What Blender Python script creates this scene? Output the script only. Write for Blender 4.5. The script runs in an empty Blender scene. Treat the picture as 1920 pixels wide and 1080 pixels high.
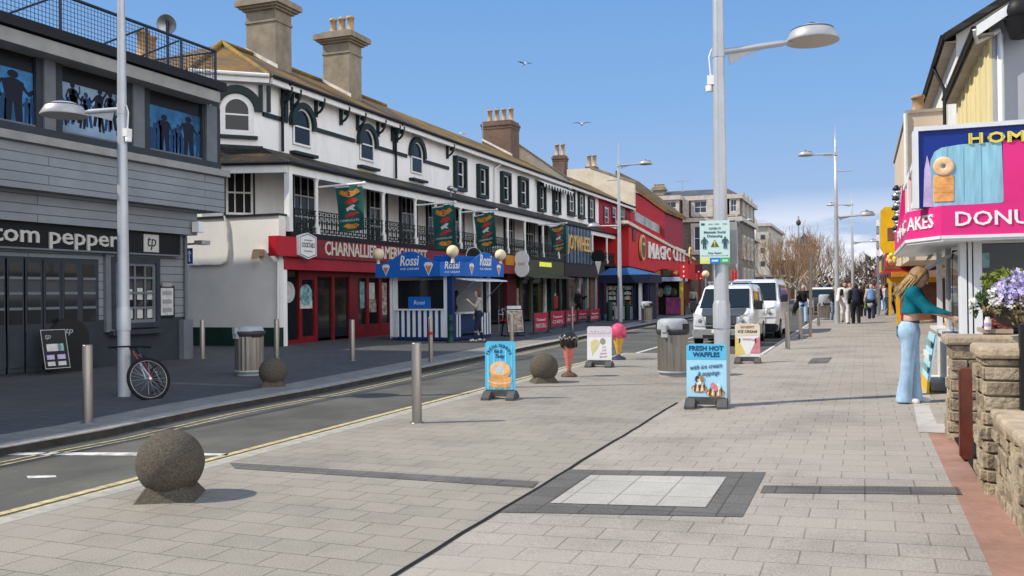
import bpy, bmesh, math, random
import numpy as np
from mathutils import Vector, Matrix
R_ = math.radians
PI = math.pi
scene = bpy.context.scene
COL = scene.collection

# ------------------------------------------------------------------ camera
F = 1700.0; H = 1.5
_roll = R_(-.6)
_d = Matrix.Rotation(_roll, 3, 'Z') @ Vector(((1617 - 960) / F, -(543 - 540) / F, -1))
PITCH = -math.atan(_d.y)
YAW = math.atan2(_d.x, math.cos(PITCH) - _d.y * math.sin(PITCH))
RC = Matrix.Rotation(YAW, 3, 'Z') @ Matrix.Rotation(PI / 2 + PITCH, 3, 'X') @ Matrix.Rotation(_roll, 3, 'Z')
CAM = Vector((0, 0, H))
cam = bpy.data.cameras.new('camera'); cam_o = bpy.data.objects.new('camera', cam); COL.objects.link(cam_o)
cam_o.matrix_world = RC.to_4x4(); cam_o.location = CAM
cam.sensor_width = 36; cam.lens = 36 * F / 1920; cam.clip_end = 3000; cam.clip_start = .05
scene.camera = cam_o
scene.render.resolution_x = 1024; scene.render.resolution_y = 576

# ------------------------------------------------------------------ light
SUN_EL = 43.5; SUN_AZ = 28.0          # sunlight travels towards +X and (by SUN_AZ) +Y
vs = scene.view_settings
vs.view_transform = 'Standard'; vs.look = 'None'; vs.gamma = 1; vs.use_curve_mapping = False
vs.exposure = 0.13
w = bpy.data.worlds.new('World'); scene.world = w; w.use_nodes = True
nt = w.node_tree; nt.nodes.clear()
def nd(t, typ, **kw):
    n = t.nodes.new(typ)
    for k, v in kw.items():
        if hasattr(n, k): setattr(n, k, v)
    return n
sky = nd(nt, 'ShaderNodeTexSky'); sky.sky_type = 'NISHITA'; sky.sun_disc = False
sky.sun_elevation = R_(SUN_EL)
dir_to_sun = Vector((-math.cos(R_(SUN_AZ)), -math.sin(R_(SUN_AZ)), 0))
sky.sun_rotation = math.atan2(dir_to_sun.x, dir_to_sun.y)
sky.altitude = 0; sky.air_density = 1.0; sky.dust_density = .35; sky.ozone_density = 3.2
bg = nd(nt, 'ShaderNodeBackground'); bg.inputs['Strength'].default_value = .15
out = nd(nt, 'ShaderNodeOutputWorld')
tc = nd(nt, 'ShaderNodeTexCoord')
sep = nd(nt, 'ShaderNodeSeparateXYZ'); nt.links.new(tc.outputs['Generated'], sep.inputs[0])
mp = nd(nt, 'ShaderNodeMapping'); mp.inputs['Scale'].default_value = (5, 5, 22); mp.inputs['Location'].default_value = (.1, .0, .2)
nt.links.new(tc.outputs['Generated'], mp.inputs[0])
no = nd(nt, 'ShaderNodeTexNoise'); no.inputs['Scale'].default_value = 1.3; no.inputs['Detail'].default_value = 7; no.inputs['Roughness'].default_value = .58
nt.links.new(mp.outputs[0], no.inputs['Vector'])
def ramp(t, pts, src):
    r = nd(t, 'ShaderNodeValToRGB'); e = r.color_ramp.elements
    while len(e) < len(pts): e.new(.5)
    for i, (p, c) in enumerate(pts):
        e[i].position = p; e[i].color = (c, c, c, 1) if not isinstance(c, tuple) else (*c, 1)
    t.links.new(src, r.inputs[0]); return r
r1 = ramp(nt, [(.36, 0.0), (.52, 1.0)], no.outputs['Fac'])
r2 = ramp(nt, [(0.0, .8), (.05, .9), (.075, .5), (.105, 0.0)], sep.outputs['Z'])     # low cloud bank only near the horizon
mu = nd(nt, 'ShaderNodeMath', operation='MULTIPLY'); nt.links.new(r1.outputs[0], mu.inputs[0]); nt.links.new(r2.outputs[0], mu.inputs[1])
mx = nd(nt, 'ShaderNodeMix', data_type='RGBA')
nt.links.new(mu.outputs[0], mx.inputs['Factor']); mx.inputs['B'].default_value = (6.2, 6.2, 6.5, 1)
# thin veil that pales the lower sky
r3 = ramp(nt, [(0.0, .97), (.5, .97), (.8, .6)], sep.outputs['Z'])
r6 = ramp(nt, [(0.0, (.60, .72, .98)), (.08, (.47, .655, .99)), (.20, (.295, .555, .98)), (.42, (.160, .395, .88))], sep.outputs['Z'])
sc6 = nd(nt, 'ShaderNodeVectorMath', operation='SCALE'); nt.links.new(r6.outputs[0], sc6.inputs[0]); sc6.inputs['Scale'].default_value = 5.0
mx2 = nd(nt, 'ShaderNodeMix', data_type='RGBA')
nt.links.new(r3.outputs[0], mx2.inputs['Factor']); nt.links.new(sky.outputs[0], mx2.inputs['A']); nt.links.new(sc6.outputs[0], mx2.inputs['B'])
# unseen bright cloud added right of and behind the camera to light shaded fronts
sx = nd(nt, 'ShaderNodeVectorMath', operation='DOT_PRODUCT'); nt.links.new(tc.outputs['Generated'], sx.inputs[0]); sx.inputs[1].default_value = (.90, -.35, .12)
r4 = ramp(nt, [(.30, 0.0), (.62, 1.0)], sx.outputs['Value'])
no2 = nd(nt, 'ShaderNodeTexNoise'); no2.inputs['Scale'].default_value = 2.2; no2.inputs['Detail'].default_value = 6; nt.links.new(tc.outputs['Generated'], no2.inputs['Vector'])
r5 = ramp(nt, [(.34, .25), (.58, 1.0)], no2.outputs['Fac'])
m4 = nd(nt, 'ShaderNodeMath', operation='MULTIPLY'); nt.links.new(r4.outputs[0], m4.inputs[0]); nt.links.new(r5.outputs[0], m4.inputs[1])
mx3 = nd(nt, 'ShaderNodeMix', data_type='RGBA'); nt.links.new(m4.outputs[0], mx3.inputs['Factor']); nt.links.new(mx2.outputs['Result'], mx.inputs['A']); nt.links.new(mx.outputs['Result'], mx3.inputs['A']); mx3.inputs['B'].default_value = (13.0, 13.0, 13.2, 1)
nt.links.new(mx3.outputs['Result'], bg.inputs[0]); nt.links.new(bg.outputs[0], out.inputs[0])

sun = bpy.data.lights.new('sun', 'SUN'); sun.energy = 4.8; sun.angle = R_(.5); sun.color = (1, .925, .80)
sun_o = bpy.data.objects.new('sun', sun); COL.objects.link(sun_o)
_sd = Vector((math.cos(R_(SUN_EL)) * -dir_to_sun.x, math.cos(R_(SUN_EL)) * -dir_to_sun.y, -math.sin(R_(SUN_EL))))
sun_o.rotation_euler = _sd.to_track_quat('-Z', 'Y').to_euler(); sun_o.location = (-20, -10, 40)

# ------------------------------------------------------------------ survey: photo measurements -> places
def ray(x, y): return RC @ Vector(((x - 960) / F, -(y - 540) / F, -1))
def gz(t): return 0.0 if t < -2.34 else .032 * (min(t, 3) + 2.34)
def G(x, y, z=None):
    r = ray(x, y); zz = z or 0.0
    for i in range(12):
        p = CAM + r * ((zz - H) / r.z)
        if z is None: zz = gz(p.x)
    return p
def PT(x, y, t): r = ray(x, y); return CAM + r * (t / r.x)
def PS(x, y, s): r = ray(x, y); return CAM + r * (s / r.y)
def PP(x, y, a, b):                        # on the vertical plane through ground points a, b
    n = Vector((b[1] - a[1], a[0] - b[0], 0)); r = ray(x, y)
    k = (Vector((a[0], a[1], 0)) - CAM).dot(n) / r.dot(n); return CAM + r * k
FWD = RC @ Vector((0, 0, -1))
def HZ(p, y):                              # height at which row y passes over the place p
    d = (Vector((p[0], p[1], H)) - CAM).dot(FWD)
    x = 960 + F * ((RC.transposed() @ (Vector((p[0], p[1], H)) - CAM)).x) / d
    r = ray(x, y); return H + r.z * d

# ------------------------------------------------------------------ materials
MATS = {}
def M(name, col, rough=.65, metal=0.0, var=.12, scale=6.0, bump=0.0, bscale=None, spec=.22, dirt=0.0, emit=None, coat=0, stretch=None, alpha=1, trans=0):
    m = bpy.data.materials.new(name); m.use_nodes = True; t = m.node_tree
    b = t.nodes['Principled BSDF']
    b.inputs['Roughness'].default_value = rough; b.inputs['Metallic'].default_value = metal
    b.inputs['Specular IOR Level'].default_value = spec
    if coat: b.inputs['Coat Weight'].default_value = coat; b.inputs['Coat Roughness'].default_value = .05
    if trans: b.inputs['Transmission Weight'].default_value = trans
    if emit: b.inputs['Emission Color'].default_value = (*col, 1); b.inputs['Emission Strength'].default_value = emit
    c0 = (*col, 1)
    if var or bump or dirt:
        g = nd(t, 'ShaderNodeTexCoord')
        mp = nd(t, 'ShaderNodeMapping')
        if stretch: mp.inputs['Scale'].default_value = stretch
        t.links.new(g.outputs['Object'], mp.inputs[0])
        n = nd(t, 'ShaderNodeTexNoise'); n.inputs['Scale'].default_value = scale; n.inputs['Detail'].default_value = 5; n.inputs['Roughness'].default_value = .62
        t.links.new(mp.outputs[0], n.inputs['Vector'])
        x = nd(t, 'ShaderNodeMix', data_type='RGBA')
        x.inputs['A'].default_value = tuple(min(1, c * (1 - var * 1.6)) for c in col) + (1,)
        x.inputs['B'].default_value = tuple(min(1, c * (1 + var * 1.2)) for c in col) + (1,)
        rr = ramp(t, [(.3, 0.0), (.7, 1.0)], n.outputs['Fac'])
        t.links.new(rr.outputs[0], x.inputs['Factor']); last = x.outputs['Result']
        if dirt:
            n2 = nd(t, 'ShaderNodeTexNoise'); n2.inputs['Scale'].default_value = scale * .35; n2.inputs['Detail'].default_value = 8; n2.inputs['Roughness'].default_value = .7
            t.links.new(mp.outputs[0], n2.inputs['Vector'])
            r2 = ramp(t, [(.52, 0.0), (.72, 1.0)], n2.outputs['Fac'])
            k = nd(t, 'ShaderNodeMath', operation='MULTIPLY'); k.inputs[1].default_value = dirt; t.links.new(r2.outputs[0], k.inputs[0])
            x2 = nd(t, 'ShaderNodeMix', data_type='RGBA'); t.links.new(k.outputs[0], x2.inputs['Factor']); t.links.new(last, x2.inputs['A'])
            x2.inputs['B'].default_value = (.09, .08, .065, 1); last = x2.outputs['Result']
        t.links.new(last, b.inputs['Base Color'])
        if bump:
            bn = nd(t, 'ShaderNodeTexNoise'); bn.inputs['Scale'].default_value = bscale or scale * 6; bn.inputs['Detail'].default_value = 4
            t.links.new(mp.outputs[0], bn.inputs['Vector'])
            bp = nd(t, 'ShaderNodeBump'); bp.inputs['Strength'].default_value = bump; bp.inputs['Distance'].default_value = .02
            t.links.new(bn.outputs['Fac'], bp.inputs['Height']); t.links.new(bp.outputs[0], b.inputs['Normal'])
    else:
        b.inputs['Base Color'].default_value = c0
    if alpha < 1: b.inputs['Alpha'].default_value = alpha
    MATS[name] = m; return m

def M_brick(name, c1, c2, mortar, bw, rh, ms=.008, axes='XY', rough=.8, bump=.4, offset=.5, noise=.12, rot=0, freq=2, squash=1.0, tint=None, spots=0):
    """courses of bricks/pavers/tiles; axes picks which object axes run along and up the courses"""
    m = bpy.data.materials.new(name); m.use_nodes = True; t = m.node_tree; b = t.nodes['Principled BSDF']
    b.inputs['Roughness'].default_value = rough; b.inputs['Specular IOR Level'].default_value = .35
    g = nd(t, 'ShaderNodeTexCoord'); s = nd(t, 'ShaderNodeSeparateXYZ'); t.links.new(g.outputs['Object'], s.inputs[0])
    cb = nd(t, 'ShaderNodeCombineXYZ')
    if axes == 'HZ':
        ad = nd(t, 'ShaderNodeMath', operation='ADD'); t.links.new(s.outputs['X'], ad.inputs[0]); t.links.new(s.outputs['Y'], ad.inputs[1])
        t.links.new(ad.outputs[0], cb.inputs[0]); t.links.new(s.outputs['Z'], cb.inputs[1])
    else:
        t.links.new(s.outputs[axes[0]], cb.inputs[0]); t.links.new(s.outputs[axes[1]], cb.inputs[1])
    mp = nd(t, 'ShaderNodeMapping'); mp.inputs['Rotation'].default_value = (0, 0, rot); t.links.new(cb.outputs[0], mp.inputs[0])
    k = nd(t, 'ShaderNodeTexBrick'); k.offset = offset; k.offset_frequency = freq; k.squash = squash
    k.inputs['Scale'].default_value = 1; k.inputs['Brick Width'].default_value = bw; k.inputs['Row Height'].default_value = rh
    k.inputs['Mortar Size'].default_value = ms; k.inputs['Mortar Smooth'].default_value = .15; k.inputs['Bias'].default_value = 0
    k.inputs['Color1'].default_value = (*c1, 1); k.inputs['Color2'].default_value = (*c2, 1); k.inputs['Mortar'].default_value = (*mortar, 1)
    t.links.new(mp.outputs[0], k.inputs['Vector'])
    n = nd(t, 'ShaderNodeTexNoise'); n.inputs['Scale'].default_value = 90; n.inputs['Detail'].default_value = 3
    t.links.new(g.outputs['Object'], n.inputs['Vector'])
    n2 = nd(t, 'ShaderNodeTexNoise'); n2.inputs['Scale'].default_value = .8; n2.inputs['Detail'].default_value = 7; n2.inputs['Roughness'].default_value = .65
    t.links.new(g.outputs['Object'], n2.inputs['Vector'])
    a = nd(t, 'ShaderNodeMath', operation='ADD'); t.links.new(n.outputs['Fac'], a.inputs[0]); t.links.new(n2.outputs['Fac'], a.inputs[1])
    rr = ramp(t, [(.35, 1 - noise * 2), (.65, 1 + 0.0)], a.outputs[0])
    mr = nd(t, 'ShaderNodeMapRange'); mr.inputs['From Min'].default_value = .72; mr.inputs['From Max'].default_value = 1.28
    mr.inputs['To Min'].default_value = 1 - noise * 1.6; mr.inputs['To Max'].default_value = 1 + noise * 1.2
    t.nodes.remove(rr); t.links.new(a.outputs[0], mr.inputs[0])
    x = nd(t, 'ShaderNodeMix', data_type='RGBA', blend_type='MULTIPLY'); x.inputs['Factor'].default_value = 1
    t.links.new(k.outputs['Color'], x.inputs['A']); t.links.new(mr.outputs[0], x.inputs['B']); last = x.outputs['Result']
    if tint:
        n3 = nd(t, 'ShaderNodeTexNoise'); n3.inputs['Scale'].default_value = tint[1]; n3.inputs['Detail'].default_value = 8; n3.inputs['Roughness'].default_value = .7
        t.links.new(g.outputs['Object'], n3.inputs['Vector']); r3 = ramp(t, [(tint[2], 0.0), (tint[2] + .2, 1.0)], n3.outputs['Fac'])
        x3 = nd(t, 'ShaderNodeMix', data_type='RGBA'); t.links.new(r3.outputs[0], x3.inputs['Factor']); t.links.new(last, x3.inputs['A']); x3.inputs['B'].default_value = (*tint[0], 1); last = x3.outputs['Result']
    t.links.new(last, b.inputs['Base Color'])
    bp = nd(t, 'ShaderNodeBump'); bp.inputs['Strength'].default_value = bump; bp.inputs['Distance'].default_value = .01
    iv = nd(t, 'ShaderNodeMath', operation='MULTIPLY_ADD'); iv.inputs[1].default_value = -1; iv.inputs[2].default_value = 1
    t.links.new(k.outputs['Fac'], iv.inputs[0])
    ad2 = nd(t, 'ShaderNodeMath', operation='MULTIPLY_ADD'); ad2.inputs[1].default_value = .25; t.links.new(n.outputs['Fac'], ad2.inputs[0]); t.links.new(iv.outputs[0], ad2.inputs[2])
    t.links.new(ad2.outputs[0], bp.inputs['Height']); t.links.new(bp.outputs[0], b.inputs['Normal'])
    MATS[name] = m; return m

# ------------------------------------------------------------------ mesh builder
WM = {}
def text_geo(s, bold=0.0, shear=0.0, cache={}):
    key = (s, bold, shear)
    if key in cache: return cache[key]
    c = bpy.data.curves.new('lettering', 'FONT'); c.body = s; c.size = 1; c.offset = bold; c.shear = shear; c.resolution_u = 2
    o = bpy.data.objects.new('lettering', c); me = bpy.data.meshes.new_from_object(o)
    vs_ = [v.co.copy() for v in me.vertices]; fs = [tuple(p.vertices) for p in me.polygons]
    ed = {}
    for f in fs:
        for i in range(len(f)):
            a, b = f[i], f[(i + 1) % len(f)]; ed[(a, b)] = 1
    border = [(a, b) for (a, b) in ed if (b, a) not in ed]
    bpy.data.objects.remove(o); bpy.data.curves.remove(c); bpy.data.meshes.remove(me)
    cache[key] = (vs_, fs, border); return cache[key]

class MB:
    def __init__(s): s.v = []; s.f = []; s.m = []; s.s = []
    def add(s, vs, fs, mi=0, smooth=False):
        o = len(s.v); s.v.extend(Vector(v) for v in vs)
        for f in fs: s.f.append(tuple(i + o for i in f)); s.m.append(mi); s.s.append(smooth)
        return s
    def obox(s, o, a, b, c, mi=0):
        o, a, b, c = map(Vector, (o, a, b, c))
        if a.cross(b).dot(c) < 0: a, b = b, a
        vs = [o, o + a, o + a + b, o + b, o + c, o + a + c, o + a + b + c, o + b + c]
        return s.add(vs, [(0, 3, 2, 1), (4, 5, 6, 7), (0, 1, 5, 4), (1, 2, 6, 5), (2, 3, 7, 6), (3, 0, 4, 7)], mi)
    def box(s, x0, x1, y0, y1, z0, z1, mi=0):
        x0, x1 = sorted((x0, x1)); y0, y1 = sorted((y0, y1)); z0, z1 = sorted((z0, z1))
        return s.obox((x0, y0, z0), (x1 - x0, 0, 0), (0, y1 - y0, 0), (0, 0, z1 - z0), mi)
    def bar(s, p, q, w, h=None, up=(0, 0, 1), mi=0):
        p, q = Vector(p), Vector(q); h = h or w; d = (q - p); u = Vector(up)
        if abs(d.normalized().dot(u)) > .98: u = Vector((1, 0, 0))
        x = d.cross(u).normalized(); y = x.cross(d).normalized()
        return s.obox(p - x * w / 2 - y * h / 2, x * w, y * h, d, mi)
    def tube(s, pts, r, n=8, mi=0, caps=True, smooth=True):
        pts = [Vector(p) for p in pts]; rs = r if isinstance(r, (list, tuple)) else [r] * len(pts)
        rings = []; prev = None
        for i, p in enumerate(pts):
            d = (pts[min(i + 1, len(pts) - 1)] - pts[max(i - 1, 0)])
            if d.length < 1e-9: d = Vector((0, 0, 1))
            d.normalize()
            if prev is None:
                a = Vector((0, 0, 1)) if abs(d.z) < .9 else Vector((1, 0, 0)); x = d.cross(a).normalized()
            else:
                x = (prev - d * prev.dot(d))
                x = x.normalized() if x.length > 1e-6 else d.orthogonal().normalized()
            prev = x; y = d.cross(x)
            rings.append([p + (x * math.cos(2 * PI * k / n) + y * math.sin(2 * PI * k / n)) * rs[i] for k in range(n)])
        vs = [v for g in rings for v in g]; fs = []
        for i in range(len(rings) - 1):
            for k in range(n):
                a = i * n + k; b = i * n + (k + 1) % n; fs.append((a, b, b + n, a + n))
        s.add(vs, fs, mi, smooth)
        if caps: s.add(rings[0], [tuple(range(n - 1, -1, -1))], mi); s.add(rings[-1], [tuple(range(n))], mi)
        return s
    def lathe(s, prof, o=(0, 0, 0), n=24, mi=0, smooth=True, ax=None):
        o = Vector(o); Q = Matrix.Identity(3) if ax is None else Vector((0, 0, 1)).rotation_difference(Vector(ax)).to_matrix()
        vs = []; fs = []; k = len(prof)
        for (r, z) in prof:
            for j in range(n):
                a = 2 * PI * j / n; vs.append(o + Q @ Vector((max(r, 1e-5) * math.cos(a), max(r, 1e-5) * math.sin(a), z)))
        for i in range(k - 1):
            for j in range(n):
                a = i * n + j; b = i * n + (j + 1) % n; fs.append((a, b, b + n, a + n))
        s.add(vs, fs, mi, smooth)
        if prof[0][0] > 1e-4: s.add(vs[:n], [tuple(range(n - 1, -1, -1))], mi)
        if prof[-1][0] > 1e-4: s.add(vs[-n:], [tuple(range(n))], mi)
        return s
    def ball(s, c, r, n=16, mi=0, sc=(1, 1, 1)):
        pr = [(math.sin(PI * i / n) , -math.cos(PI * i / n)) for i in range(n + 1)]
        k0 = len(s.v); s.lathe([(a * r, b * r) for a, b in pr], (0, 0, 0), n * 2, mi)
        for i in range(k0, len(s.v)):
            v = s.v[i]; s.v[i] = Vector((v.x * sc[0], v.y * sc[1], v.z * sc[2])) + Vector(c)
        return s
    def poly(s, pts, mi=0): return s.add(pts, [tuple(range(len(pts)))], mi)
    def prism(s, pts, ext, mi=0, side=None):
        pts = [Vector(p) for p in pts]; e = Vector(ext); n = len(pts)
        nrm = Vector((0, 0, 0))
        for i in range(n): nrm += pts[i].cross(pts[(i + 1) % n])
        if nrm.dot(e) < 0: pts = pts[::-1]
        vs = pts + [p + e for p in pts]
        s.add(vs, [tuple(range(n - 1, -1, -1)), tuple(range(n, 2 * n))], mi)
        s.add(vs, [(i, (i + 1) % n, n + (i + 1) % n, n + i) for i in range(n)], mi if side is None else side)
        return s
    def text(s, st, o, xd, yd, h, w=None, depth=.02, mi=0, bold=0.0, shear=0.0, align='l'):
        vs, fs, bd = text_geo(st, bold, shear)
        if not vs: return s
        o, xd, yd = Vector(o), Vector(xd).normalized(), Vector(yd).normalized(); nn = xd.cross(yd)
        x0 = min(v.x for v in vs); x1 = max(v.x for v in vs); sy = h / .69
        sx = (w / (x1 - x0)) if w else sy
        off = 0 if align == 'l' else (-(x1 - x0) * sx / 2)
        P = [o + xd * ((v.x - x0) * sx + off) + yd * (v.y * sy) for v in vs]
        n = len(P)
        f2 = [f for f in fs]
        area = sum(((vs[f[1]] - vs[f[0]]).cross(vs[f[2]] - vs[f[0]])).z for f in fs)
        s.add([p + nn * depth for p in P], f2 if area > 0 else [f[::-1] for f in f2], mi)
        s.add(P + [p + nn * depth for p in P], [(a, b, b + n, a + n) for a, b in bd], mi)
        return s
    def build(s, name, mats, parent=None, loc=None, local=False, bev=0, seg=1):
        mats = mats if isinstance(mats, (list, tuple)) else [mats]
        me = bpy.data.meshes.new(name)
        if parent is not None: W = WM[parent].copy() if not local else Matrix.Identity(4)
        else: W = Matrix.Translation(Vector(loc)) if loc is not None else Matrix.Identity(4)
        if local and parent is None: inv = Matrix.Identity(4)
        else: inv = W.inverted()
        me.from_pydata([inv @ v for v in s.v], [], s.f)
        for m in mats: me.materials.append(MATS[m] if isinstance(m, str) else m)
        me.polygons.foreach_set('material_index', s.m); me.polygons.foreach_set('use_smooth', s.s)
        if bev:
            b = bmesh.new(); b.from_mesh(me); bmesh.ops.remove_doubles(b, verts=b.verts, dist=1e-5)
            es = [e for e in b.edges if len(e.link_faces) == 2 and e.calc_face_angle(0) > .6]
            bmesh.ops.bevel(b, geom=es, offset=bev, segments=seg, profile=.5, affect='EDGES', clamp_overlap=True)
            b.to_mesh(me); b.free()
        o = bpy.data.objects.new(name, me); COL.objects.link(o)
        if parent is not None: o.parent = parent; WM[o] = WM[parent].copy()
        else:
            if loc is not None: o.location = loc
            WM[o] = Matrix.Translation(Vector(loc)) if loc is not None else Matrix.Identity(4)
        return o

def thing(name, label, cat, loc=(0, 0, 0), rz=0.0, group=None):
    o = bpy.data.objects.new(name, None); COL.objects.link(o); o.empty_display_size = .2
    o.location = loc; o.rotation_euler = (0, 0, rz); WM[o] = Matrix.Translation(Vector(loc)) @ Matrix.Rotation(rz, 4, 'Z')
    o['label'] = label; o['category'] = cat
    if group: o['group'] = group
    return o
def tag(o, label, cat, group=None, kind=None):
    o['label'] = label; o['category'] = cat
    if group: o['group'] = group
    if kind: o['kind'] = kind
    return o
def struct(o, kind='structure', label=None):
    o['kind'] = kind
    if label: o['label'] = label
    return o
def dup(src, loc, rz=None, label=None, sc=None):
    def rec(o, par):
        c = o.copy(); COL.objects.link(c); c.parent = par
        for ch in list(o.children): rec(ch, c)
        return c
    r = rec(src, None); r.location = loc
    if rz is not None: r.rotation_euler = (0, 0, rz)
    if sc is not None: r.scale = sc if isinstance(sc, (tuple, list)) else (sc, sc, sc)
    if label: r['label'] = label
    WM[r] = Matrix.Translation(Vector(loc)) @ Matrix.Rotation(r.rotation_euler.z, 4, 'Z')
    return r

# ------------------------------------------------------------------ smooth solid bodies (distance field -> surface net)
def sdf_field(prims, res, k=.02, pad=.05, cut=()):
    lo = np.array([1e9] * 3); hi = -lo
    for p in prims:
        r = max(p[2], p[3]) * max(1, p[5] if len(p) > 5 else 1)
        for q in p[:2]: lo = np.minimum(lo, np.array(q) - r); hi = np.maximum(hi, np.array(q) + r)
    lo -= pad; hi += pad
    n = np.ceil((hi - lo) / res).astype(int) + 1
    D = np.full(n, .3, np.float32)
    for p in prims:
        a, b = np.array(p[0], float), np.array(p[1], float); r0, r1 = p[2], p[3]
        ax = np.array(p[4], float) if len(p) > 4 and p[4] is not None else None; fl = p[5] if len(p) > 5 else 1.0
        kk = p[6] if len(p) > 6 else k
        m = max(r0, r1) * max(1, fl) + kk * 2 + res * 2
        i0 = np.maximum(0, ((np.minimum(a, b) - m - lo) / res).astype(int)); i1 = np.minimum(n, ((np.maximum(a, b) + m - lo) / res).astype(int) + 2)
        g = np.stack(np.meshgrid(*[lo[c] + res * np.arange(i0[c], i1[c]) for c in range(3)], indexing='ij'), -1)
        q = g - a; d = b - a
        if ax is not None:
            ax = ax / np.linalg.norm(ax); q = q + np.outer((q @ ax).ravel() * (1 / fl - 1), ax).reshape(q.shape); d = d + ax * (d @ ax) * (1 / fl - 1)
        dd = d @ d
        h = np.clip((q @ d) / dd, 0, 1) if dd > 1e-12 else np.zeros(q.shape[:3])
        ds = np.linalg.norm(q - h[..., None] * d, axis=-1) - (r0 + h * (r1 - r0))
        sl = tuple(slice(i0[c], i1[c]) for c in range(3)); o = D[sl]
        hh = np.clip(kk - np.abs(o - ds), 0, None) / kk
        D[sl] = np.minimum(o, ds) - hh * hh * kk * .25
    if cut:
        g = np.stack(np.meshgrid(*[lo[c] + res * np.arange(n[c]) for c in range(3)], indexing='ij'), -1)
        for nn, of in cut: D = np.maximum(D, (g @ np.array(nn, float) - of).astype(np.float32))
    return D, lo
def surface_net(D, lo, res):
    S = D < 0; n = D.shape
    cs = np.zeros([x - 1 for x in n]); cp = np.zeros([x - 1 for x in n] + [3])
    off = [(i, j, k) for i in (0, 1) for j in (0, 1) for k in (0, 1)]
    sub = lambda A, o: A[o[0]:n[0] - 1 + o[0], o[1]:n[1] - 1 + o[1], o[2]:n[2] - 1 + o[2]]
    for o in off:
        for c in range(3):
            if o[c] == 0:
                e = list(o); e[c] = 1; e = tuple(e); A, B = sub(D, o), sub(D, e); x = (A < 0) != (B < 0)
                tt = np.where(x, A / np.where(x, A - B, 1), 0)
                cs += x
                for q in range(3): cp[..., q] += np.where(x, o[q] + (tt if q == c else 0), 0)
    act = cs > 0; idx = -np.ones(act.shape, int); ii = np.argwhere(act); idx[act] = np.arange(len(ii))
    V = lo + res * (ii + cp[act] / cs[act][:, None])
    Fc = []
    for c in range(3):
        a, b = [q for q in range(3) if q != c]
        s0 = [slice(None)] * 3; s1 = [slice(None)] * 3; s0[c] = slice(0, n[c] - 1); s1[c] = slice(1, n[c])
        A, B = S[tuple(s0)], S[tuple(s1)]
        for w_, flip in (((A & ~B), False), ((~A & B), True)):
            e = np.argwhere(w_); e = e[(e[:, a] > 0) & (e[:, b] > 0) & (e[:, a] < n[a] - 1) & (e[:, b] < n[b] - 1)]
            if not len(e): continue
            def at(da, db):
                q = e.copy(); q[:, a] += da; q[:, b] += db; return idx[q[:, 0], q[:, 1], q[:, 2]]
            qd = np.stack([at(-1, -1), at(0, -1), at(0, 0), at(-1, 0)], 1)
            if flip != (c == 1): qd = qd[:, ::-1]
            Fc.append(qd)
    return V, np.concatenate(Fc)
def blob(name, prims, mat, parent, res=.02, k=.02, local=True, loc=None, cut=()):
    D, lo = sdf_field(prims, res, k, cut=cut); V, Q = surface_net(D, lo, res)
    mb = MB(); mb.v = [Vector(v) for v in V.tolist()]; mb.f = [tuple(q) for q in Q.tolist()]; mb.m = [0] * len(mb.f); mb.s = [True] * len(mb.f)
    return mb.build(name, mat, parent, local=local, loc=loc)
def arc(cx, cy, r, a0, a1, n): return [(cx + r * math.cos(R_(a0 + (a1 - a0) * i / n)), cy + r * math.sin(R_(a0 + (a1 - a0) * i / n))) for i in range(n + 1)]
RX, RY, RZ = Vector((1, 0, 0)), Vector((0, 1, 0)), Vector((0, 0, 1))
# ================================================================== materials of the place
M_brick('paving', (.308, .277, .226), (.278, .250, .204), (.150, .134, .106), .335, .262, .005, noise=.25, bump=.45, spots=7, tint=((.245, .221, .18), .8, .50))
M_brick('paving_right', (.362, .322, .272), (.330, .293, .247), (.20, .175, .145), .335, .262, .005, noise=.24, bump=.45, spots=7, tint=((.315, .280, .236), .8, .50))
M_brick('paving_dark', (.135, .126, .112), (.11, .104, .094), (.065, .06, .054), .30, .30, .006, noise=.3, bump=.4, offset=0)
M_brick('paving_white', (.43, .405, .36), (.39, .37, .325), (.22, .205, .185), .333, .46, .006, noise=.2, bump=.3, offset=0, tint=((.28, .265, .24), 1.6, .55))
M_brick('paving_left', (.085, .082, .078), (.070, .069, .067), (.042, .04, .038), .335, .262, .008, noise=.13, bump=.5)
M_brick('asphalt', (.104, .100, .084), (.094, .090, .076), (.082, .078, .066), 2.6, 9.0, .012, axes='XY', noise=.34, bump=.25, tint=((.072, .068, .060), .35, .52))
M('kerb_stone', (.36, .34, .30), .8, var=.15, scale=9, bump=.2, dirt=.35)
M('kerb_shade', (.05, .045, .04), .9, var=.2, scale=5)  # shade of the far kerb's face, put into the colour
M('line_yellow', (.50, .42, .23), .75, var=.25, scale=14, dirt=.5)
M('line_white', (.62, .60, .56), .75, var=.25, scale=8, dirt=.6)
M('gap_black', (.012, .012, .012), .9, var=0)
M('pink_concrete', (.36, .205, .15), .85, var=.14, scale=3, bump=.3, dirt=.3)
M('cement', (.46, .43, .39), .85, var=.12, scale=4, bump=.2, dirt=.3)
M('earth', (.16, .14, .12), .9, var=.2, scale=.5)

def sheet(name, pts, mat, z=None, dz=0.0, kind='structure', sub=1):
    """a ground sheet through places, following the fall of the paving"""
    mb = MB(); P = [Vector((p[0], p[1], (gz(p[0]) if z is None else z) + dz)) for p in pts]
    mb.poly(P); o = mb.build(name, mat); o['kind'] = kind; return o

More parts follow.
